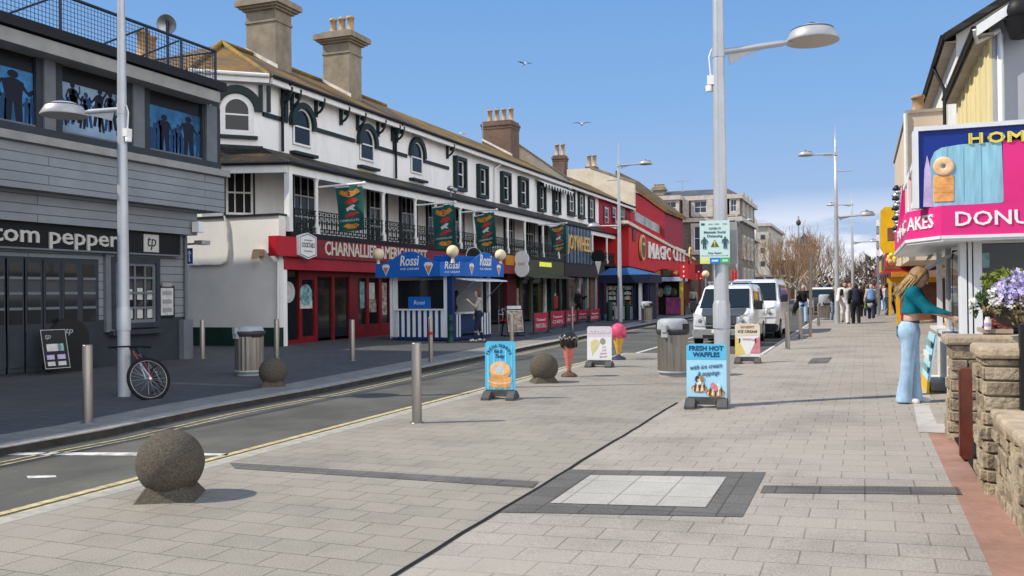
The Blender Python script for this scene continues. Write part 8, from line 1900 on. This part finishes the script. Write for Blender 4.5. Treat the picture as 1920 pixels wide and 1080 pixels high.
for i, (x, y, tp, lg, hr, lab) in enumerate(((1556, 574, 'cloth_navy', 'denim_mid', 'hair_brown', 'distant person in navy beside the white pickup'), (1578, 575, 'cloth_black', 'denim_mid', 'hair_grey', 'distant grey haired person just left of the far lamp post'), (1612, 577, 'cloth_white', 'cloth_black', 'hair_grey', 'distant person in white top among the crowd'), (1623, 575, 'cloth_red', 'cloth_navy', 'hair_brown', 'distant person in a red top among the crowd'), (1651, 577, 'cloth_beige', 'denim_mid', 'hair_dark', 'distant person in beige near the arcades'), (1658, 575, 'cloth_blue', 'cloth_black', 'hair_brown', 'distant person in blue near the yellow board'), (1572, 584, 'cloth_stone', 'cloth_navy', 'hair_blond', 'person in pale jacket between the bin and the far lamp'), (1600, 583, 'cloth_pink', 'denim_light', 'hair_blond', 'person in pale pink top half hidden in the crowd'), (1628, 582, 'cloth_white', 'denim_mid', 'hair_brown', 'person in white shirt and jeans in mid crowd'), (1652, 584, 'cloth_stone', 'denim_light', 'hair_grey', 'person in stone jacket behind the pale pink hood'), (1531, 578, 'cloth_navy', 'cloth_black', 'hair_brown', 'distant person in navy left of the white pickup'), (1639, 576, 'cloth_beige', 'cloth_navy', 'hair_brown', 'far person in beige beyond the pale cardigan'))):
    person(lab, at(x, y), rgp.choice([0, PI]), 1.7, tp, lg, hr, res=.03, face=False, loose=.02)
person('person in white shirt and dark trousers by the fairground stall', at(1278, 584, 0), PI - .4, 1.62, 'cloth_white', 'cloth_black', 'hair_dark', face=False, res=.025)
P12 = person('person in beige jacket carrying a bag beside the red signs', at(1300, 587, 0), PI + .2, 1.72, 'cloth_beige', 'cloth_black', 'hair_brown', coat=.08, face=False, res=.025)
blob('grey_bag', [((.28, 0, .62), (.28, 0, .40), .10, .11, (1, 0, 0), .5)], 'cloth_stone', P12['t'], .025)
P13 = person('young woman in pale top and black leggings eating at the kiosk hatch', G(897, 639, 0), -.9, 1.62, 'cloth_stone', 'cloth_navy', 'hair_brown', 'shoe_white', 'skin_pale', fem=1, hairlen=.22, larm=(35, 6, 95), rarm=(4, 6, 10), lleg=(12, 2), rleg=(-8, 8), sleeves=.5, res=.014, loose=.006, crop=.10)
person('dark clothed vendor standing inside the kiosk', KC + ku * 1.0 + kv * 1.7 + RZ * .16, -.3, 1.7, 'cloth_black', 'cloth_black', 'hair_brown', larm=(35, 4, 60), rarm=(35, 4, 60), res=.025)
p_ = G(1082, 612, 0); person('dark clothed drinker standing behind the red banner barriers', Vector((TS + 1.4, PT(1085, 590, TS + 1.4).y, 0)), 1.2, 1.7, 'cloth_black', 'cloth_black', 'hair_grey', larm=(40, 8, 80), res=.025, face=False)
# small dark dog on the pavement by the grey haired man
pd = at(1489, 592); dg = thing('dog', 'small dark brown dog standing by the grey haired man', 'dog', pd, -1.2)
M('fur_dark', (.055, .042, .032), .9, var=.3, scale=30)
q = [((-.17, 0, .34), (.16, 0, .36), .10, .12), ((.16, 0, .38), (.27, 0, .48), .075, .07), ((.28, 0, .51), (.36, 0, .48), .07, .04), ((-.2, 0, .38), (-.33, 0, .5), .03, .015)]
for sx in (-.055, .055): q += [((.14, sx, .30), (.13, sx, .16), .045, .03), ((.13, sx, .16), (.15, sx, .02), .028, .025), ((-.15, sx, .30), (-.10, sx, .20), .06, .04), ((-.10, sx, .20), (-.17, sx, .12), .035, .025), ((-.17, sx, .12), (-.15, sx, .02), .024, .024), ((.27, sx, .56), (.25, sx * 1.3, .50), .025, .012)]
blob('body', q, 'fur_dark', dg, .014, .03)

# ================================================================== VEHICLES
M('car_white', (.74, .75, .76), .25, var=.02, coat=.6); M('car_grey', (.07, .075, .08), .35, var=.05, coat=.3); M('car_black', (.022, .024, .027), .4, var=.08); M('bumper_grey', (.24, .25, .25), .5, var=.08); M('head_lamp', (.55, .57, .58), .1, var=.1, scale=9, spec=.9); M('plate_white', (.72, .72, .70), .4, var=0); M('screen', (.014, .020, .024), .04, var=0, spec=.45); M('plate_yellow', (.7, .55, .05), .4, var=0)
def van(label, loc, w_, L, h, bonnet_z, nose, screen_y, lower, hood=None, cab='van', hb=None, rake=.55):
    """front at local y=0 facing -Y, body runs to +Y; hb height of the bonnet's front edge"""
    t = thing('parked_van' if cab == 'van' else 'parked_car', label, cab, loc); hw = w_ / 2; hb = hb or bonnet_z - .2
    # cross-sections: y, half width at sill/belt/roof, z sill, z belt, z top
    st = [(.02, .86, .92, .90, .30, hb * .72, hb), (.30, .95, .98, .92, .26, hb * .82, hb + .05), (nose, 1, 1, .90, .24, bonnet_z * .92, bonnet_z), (screen_y, 1, 1, .80, .24, bonnet_z, h - .06), (screen_y + .5, 1, 1, .80, .24, bonnet_z, h), (L - .25, 1, 1, .80, .24, bonnet_z, h), (L, .97, .97, .76, .3, bonnet_z, h - .12)]
    mb = MB(); rings = []
    for (y, a, b, c, zs, zb, zt) in st:
        r = [(-a * hw, zs), (-b * hw, zs + .3), (-b * hw, zb), (-(b * .55 + c * .45) * hw, zb + (zt - zb) * .55), (-c * hw, zt - .05), (-c * hw * .88, zt)]
        rings.append([V(x, y, z) for x, z in r] + [V(-x, y, z) for x, z in r[::-1]])
    n = len(rings[0])
    for A, B in zip(rings[:-1], rings[1:]): mb.add(A + B, [(k, (k + 1) % n, n + (k + 1) % n, n + k) for k in range(n)], 0, False)
    mb.poly(rings[0][::-1]); mb.poly(rings[-1]); bd = mb.build('body', 'car_white', t, local=True, bev=.03, seg=2)
    # windscreen between bonnet and roof
    zb, zt = bonnet_z + .03, h - .13; y0, y1 = nose + .02, screen_y - .05
    f = lambda x, z: V(x, nose + (screen_y - nose) * (z - bonnet_z) / (h - .06 - bonnet_z) - .012, z)
    c0, c1 = .84 * hw, .755 * hw
    mb = MB(); mb.prism([f(-c0, zb), f(c0, zb), f(c1, zt), f(-c1, zt)], (0, .015, 0)); mb.build('windscreen', 'screen', t, local=True)
    mb = MB(); mb.bar(f(-.5 * hw, zb + .02) - RY * .015, f(.1 * hw, zb + .05) - RY * .015, .02); mb.bar(f(.1 * hw, zb + .02) - RY * .015, f(.65 * hw, zb + .05) - RY * .015, .02); mb.build('wipers', 'car_black', t, local=True)
    for sx in (-1, 1):
        g = lambda y, z: V(sx * (hw * (1 - .20 * max(0, (z - bonnet_z)) / (h - bonnet_z) * .92) + .004), y, z)
        mb = MB(); q = [g(nose + .22, bonnet_z + .04), g(nose + 1.25, bonnet_z + .04), g(nose + 1.25, h - .2), g(screen_y + .12, h - .2)]; mb.prism(q, (sx * .008, 0, 0)); mb.build('side_window', 'screen', t, local=True)
        if cab == 'van': mb = MB(); q = [g(nose + 1.4, bonnet_z + .06), g(L - .4, bonnet_z + .06), g(L - .4, h - .22), g(nose + 1.4, h - .22)]; mb.prism(q, (sx * .006, 0, 0)); mb.build('side_window', 'screen', t, local=True)
        mb = MB(); mb.box(sx * hw, sx * (hw + .20), nose + .22, nose + .38, bonnet_z - .02, bonnet_z + .24); mb.bar((sx * hw * .97, nose + .33, bonnet_z), (sx * (hw + .08), nose + .3, bonnet_z + .02), .05); mb.build('wing_mirror', 'car_black', t, local=True, bev=.03, seg=2)
        mb = MB(); hz0, hz1 = hb - .27, hb + .02; mb.prism([(sx * hw * .52, -.012, hz0), (sx * hw * .90, .0, hz0 - .0), (sx * hw * .93, .06, hz1 + .08), (sx * hw * .62, -.006, hz1)], (0, .05, 0)); hl = mb.build('headlight', 'head_lamp', t, local=True)
        mb = MB(); mb.lathe([(.06, 0), (.05, .012), (.0, .015)], (sx * hw * .70, -.012, hb - .12), 14, ax=(0, -1, 0)); mb.build('reflector', 'bumper_grey', hl, local=True)
        for y in (.80, L - .75):
            mb = MB(); mb.lathe([(.32, -.10), (.335, -.07), (.335, .07), (.32, .10)], (sx * (hw - .09), y, .33), 22, ax=(1, 0, 0)); w = mb.build('wheel', 'tyre', t, local=True); mb = MB(); mb.lathe([(.21, .0), (.19, .015), (.06, .005), (0, .02)], (sx * (hw + .012), y, .33), 18, ax=(sx, 0, 0)); mb.build('rim', 'galv', w, local=True)
    mb = MB(); mb.box(-hw * .93, hw * .93, -.06, .26, .22, .50); mb.box(-hw * .97, hw * .97, -.03, .3, .30, .46); mb.build('bumper', lower, t, local=True, bev=.03, seg=2)
    mb = MB(); mb.box(-hw * .50, hw * .50, -.03, .05, .505, hb - .20); mb.build('grille', 'car_black', t, local=True)
    mb = MB(); mb.box(-hw * .50, hw * .50, -.04, .03, .58, .61); mb.build('grille_bar', 'bumper_grey', t, local=True)
    mb = MB(); mb.box(-hw * .6, hw * .6, -.07, -.05, .25, .33); mb.build('air_intake', 'car_black', t, local=True)
    mb = MB(); mb.box(-.26, .26, -.075, -.06, .38, .49); pl_ = mb.build('number_plate', 'plate_white', t, local=True)
    if hood:
        mb = MB(); e = lambda x, y, z: V(x, y, z + .012)
        mb.prism([e(-hw * .62, .01, hb + .005), e(hw * .62, .01, hb + .005), e(hw * .70, .30, hb + .055), e(hw * .74, nose, bonnet_z + .004), e(-hw * .74, nose, bonnet_z + .004), e(-hw * .70, .30, hb + .055)], (0, 0, .006)); mb.box(-hw * .50, hw * .50, -.006, .03, hb - .19, hb + .01); mb.build('bonnet_panel', hood, t, local=True)
    return t, bd, pl_
v1, bd, pp_ = van('white small van with grey bonnet panel parked behind the lamp post, nearest vehicle', Vector((-3.80, 26.45, ZR)), 1.72, 4.0, 1.79, 1.06, .72, 1.45, 'bumper_grey', 'car_grey', hb=.86)
mb = MB(); mb.text('JEC', (.13, -.076, .405), RX, RZ, .065, .22, .002, bold=.02, align='c'); mb.build('lettering', 'ink_navy', pp_, local=True)
mb = MB(); mb.prism([(.02, .34, 1.0), (.16, .34, 1.0), (.20, .50, 1.05), (.05, .50, 1.05)], (0, 0, .012)); mb.build('bonnet_emblem', 'sign_white', v1, local=True)
mb = MB(); mb.bar((-.66, 1.9, 1.86), (.66, 1.9, 1.86), .05); mb.bar((-.6, 1.9, 1.76), (-.6, 1.9, 1.86), .04); mb.bar((.6, 1.9, 1.76), (.6, 1.9, 1.86), .04); mb.build('roof_bar', 'galv', v1, local=True)
mb = MB(); mb.lathe([(.05, 0), (.05, .004)], (.52, 1.33, 1.58), 12, ax=(0, -1, .6)); mb.build('screen_sticker', 'sign_white', v1, local=True)
van('bigger white van with black lower front parked behind the small van', Vector((-3.55, 31.0, ZR)), 1.94, 4.7, 2.0, 1.22, .95, 1.75, 'car_black', None, hb=.98)
van('distant white pickup with dark bonnet facing the camera', Vector((PS(1540, 560, 62).x, 62, ZR)), 1.9, 4.6, 1.78, 1.08, 1.0, 1.75, 'car_black', 'car_grey', 'car', hb=.92)
mb = MB(); t = thing('parked_car', 'dark car parked on the right of the bigger van', 'car', Vector((PS(1474, 560, 52).x, 52, ZR)))
van('dark windowed white car far beyond the vans', Vector((PS(1447, 560, 75).x, 75, ZR)), 1.8, 4.4, 1.55, .98, .95, 1.8, 'bumper_grey', None, 'car', hb=.8); bpy.data.objects.remove(t)

# ================================================================== BARE STREET TREES
M('bark_pale', (.34, .29, .22), .9, var=.25, scale=5); M('twig_tan', (.27, .175, .10), .9, var=.25, scale=3); M('twig_grey', (.25, .205, .17), .9, var=.25, scale=3); M('twig_brown', (.12, .085, .065), .9, var=.25, scale=3)
def tree_proto(label, seed, h, trunk_h, spread, bark, twig, upright=.6, nl=4, thick=.10, depth=5, loc=(0, 0, 0)):
    rg = random.Random(seed); t = thing('bare_tree', label, 'tree', loc, group='bare street trees')
    tr = MB(); tw = MB()
    top = V(rg.uniform(-.1, .1), rg.uniform(-.1, .1), trunk_h); tr.tube([(0, 0, -.1), (0, 0, .4), top * .6, top], [thick * 1.35, thick * 1.1, thick, thick * .9], 9)
    def grow(p, d, L, r, lv):
        q = p; pts = [p]; dd = d.copy(); ns = 4
        for i in range(ns):
            dd = (dd + V(rg.uniform(-1, 1), rg.uniform(-1, 1), rg.uniform(-.5, 1) + upright * .5) * .16).normalized(); q = q + dd * L / ns; pts.append(q)
        (tr if lv < 2 else tw).tube(pts, [r * (1 - .5 * i / ns) for i in range(ns + 1)], 7 if lv < 2 else 4, caps=False, smooth=lv < 2)
        if lv >= depth: return
        nch = 3 if lv < 3 or lv == 4 else 2
        for i in range(nch):
            f = rg.uniform(.45, 1.0) if i else 1.0; k = min(ns, max(1, round(f * ns))); b = pts[k]
            a = dd.orthogonal().normalized(); ang = rg.uniform(0, 2 * PI); a = (a * math.cos(ang) + dd.cross(a) * math.sin(ang))
            nd_ = (dd + a * rg.uniform(.4, .9) + V(0, 0, upright * rg.uniform(.2, .9))).normalized(); grow(b, nd_, L * rg.uniform(.55, .80), max(r * .55, .011), lv + 1)
    for i in range(nl):
        a = 2 * PI * i / nl + rg.uniform(-.4, .4); grow(top * rg.uniform(.85, 1.0), V(math.cos(a), math.sin(a), rg.uniform(.35, 1.0)).normalized(), spread * rg.uniform(.55, .8), thick * .55, 1)
    zt = max(v.z for v in tw.v); k = h / zt
    tr.v = [v * k for v in tr.v]; tw.v = [v * k for v in tw.v]
    tr.build('trunk', bark, t, local=True); tw.build('crown', twig, t, local=True); return t
def tbase(x, s): p = PS(x, 560, s); return V(p.x, s, gz(p.x) if p.x > BAY_T else ZR)
def th(p, y): return HZ(p, y) - p.z
b1 = tbase(1493, 68); T1 = tree_proto('pale barked bare street tree with tan upright twigs, nearest the bigger van', 5, th(b1, 422), 1.9, 2.3, 'bark_pale', 'twig_tan', .9, 5, .13, 6, b1)
b2 = tbase(1476, 72); T2 = dup(T1, b2, 2.1, 'tan twigged bare street tree just left of the nearest one', .98)
b3 = tbase(1533, 92); T3 = tree_proto('tall silvery bare tree with fine twigs behind the timber post', 11, th(b3, 408), 2.6, 3.4, 'bark_pale', 'twig_grey', .8, 5, .18, 6, b3)
b4 = tbase(1562, 105); T4 = dup(T3, b4, 1.2, 'silvery bare tree behind the two armed lamp post', .88)
b5 = tbase(1618, 120); T5 = tree_proto('spreading grey brown bare tree left of the tall yellow board', 17, th(b5, 470), 2.2, 3.2, 'bark_pale', 'twig_brown', .4, 5, .17, 6, b5)
b6 = tbase(1642, 112); dup(T5, b6, 2.4, 'grey brown bare tree right of the farthest lamp', .92)
b7 = tbase(1455, 84); dup(T1, b7, 4.0, 'tan twigged bare street tree in front of the pale end block', 1.12)
b8 = tbase(1595, 135); dup(T5, b8, 4.2, 'distant brown bare tree between the two far lamps', .9)
b9 = tbase(1512, 80); dup(T1, b9, 5.2, 'tan twigged bare street tree in front of the brown gabled house', 1.12)
b10 = tbase(1546, 128); dup(T3, b10, 3.3, 'distant silvery bare tree above the white pickup', .95)
# far-off dark hedge and woodland closing the street
M('far_wood', (.085, .062, .05), .95, var=.35, scale=.8)
rg = random.Random(31); mb = MB()
for k in range(6500):
    x = rg.uniform(-46, 40); y = 175 + rg.uniform(0, 40); hz = 6.0 + 1.6 * math.sin(x * .21) + 1.4 * math.sin(x * .6 + 1)
    z = hz * rg.random() ** 1.4; a = V(rg.uniform(-1, 1), rg.uniform(-1, 1), rg.uniform(.2, 1.4)).normalized(); s = rg.uniform(.5, 1.3); b = a.orthogonal().normalized() * s * .30
    p = V(x, y, z); mb.poly([p - b, p + a * s * .6 - b * .3, p + a * s, p + b]); mb.poly([p + b, p + a.cross(b) * .9, p - b, p - a.cross(b) * .9])
o = mb.build('far_woodland', 'far_wood'); o['kind'] = 'stuff'; o['label'] = 'far-off brown winter woodland closing the end of the street'
mb = MB(); mb.box(-60, 60, 216, 217, -.2, 3.0); o = mb.build('far_bank', 'far_wood'); o['kind'] = 'structure'
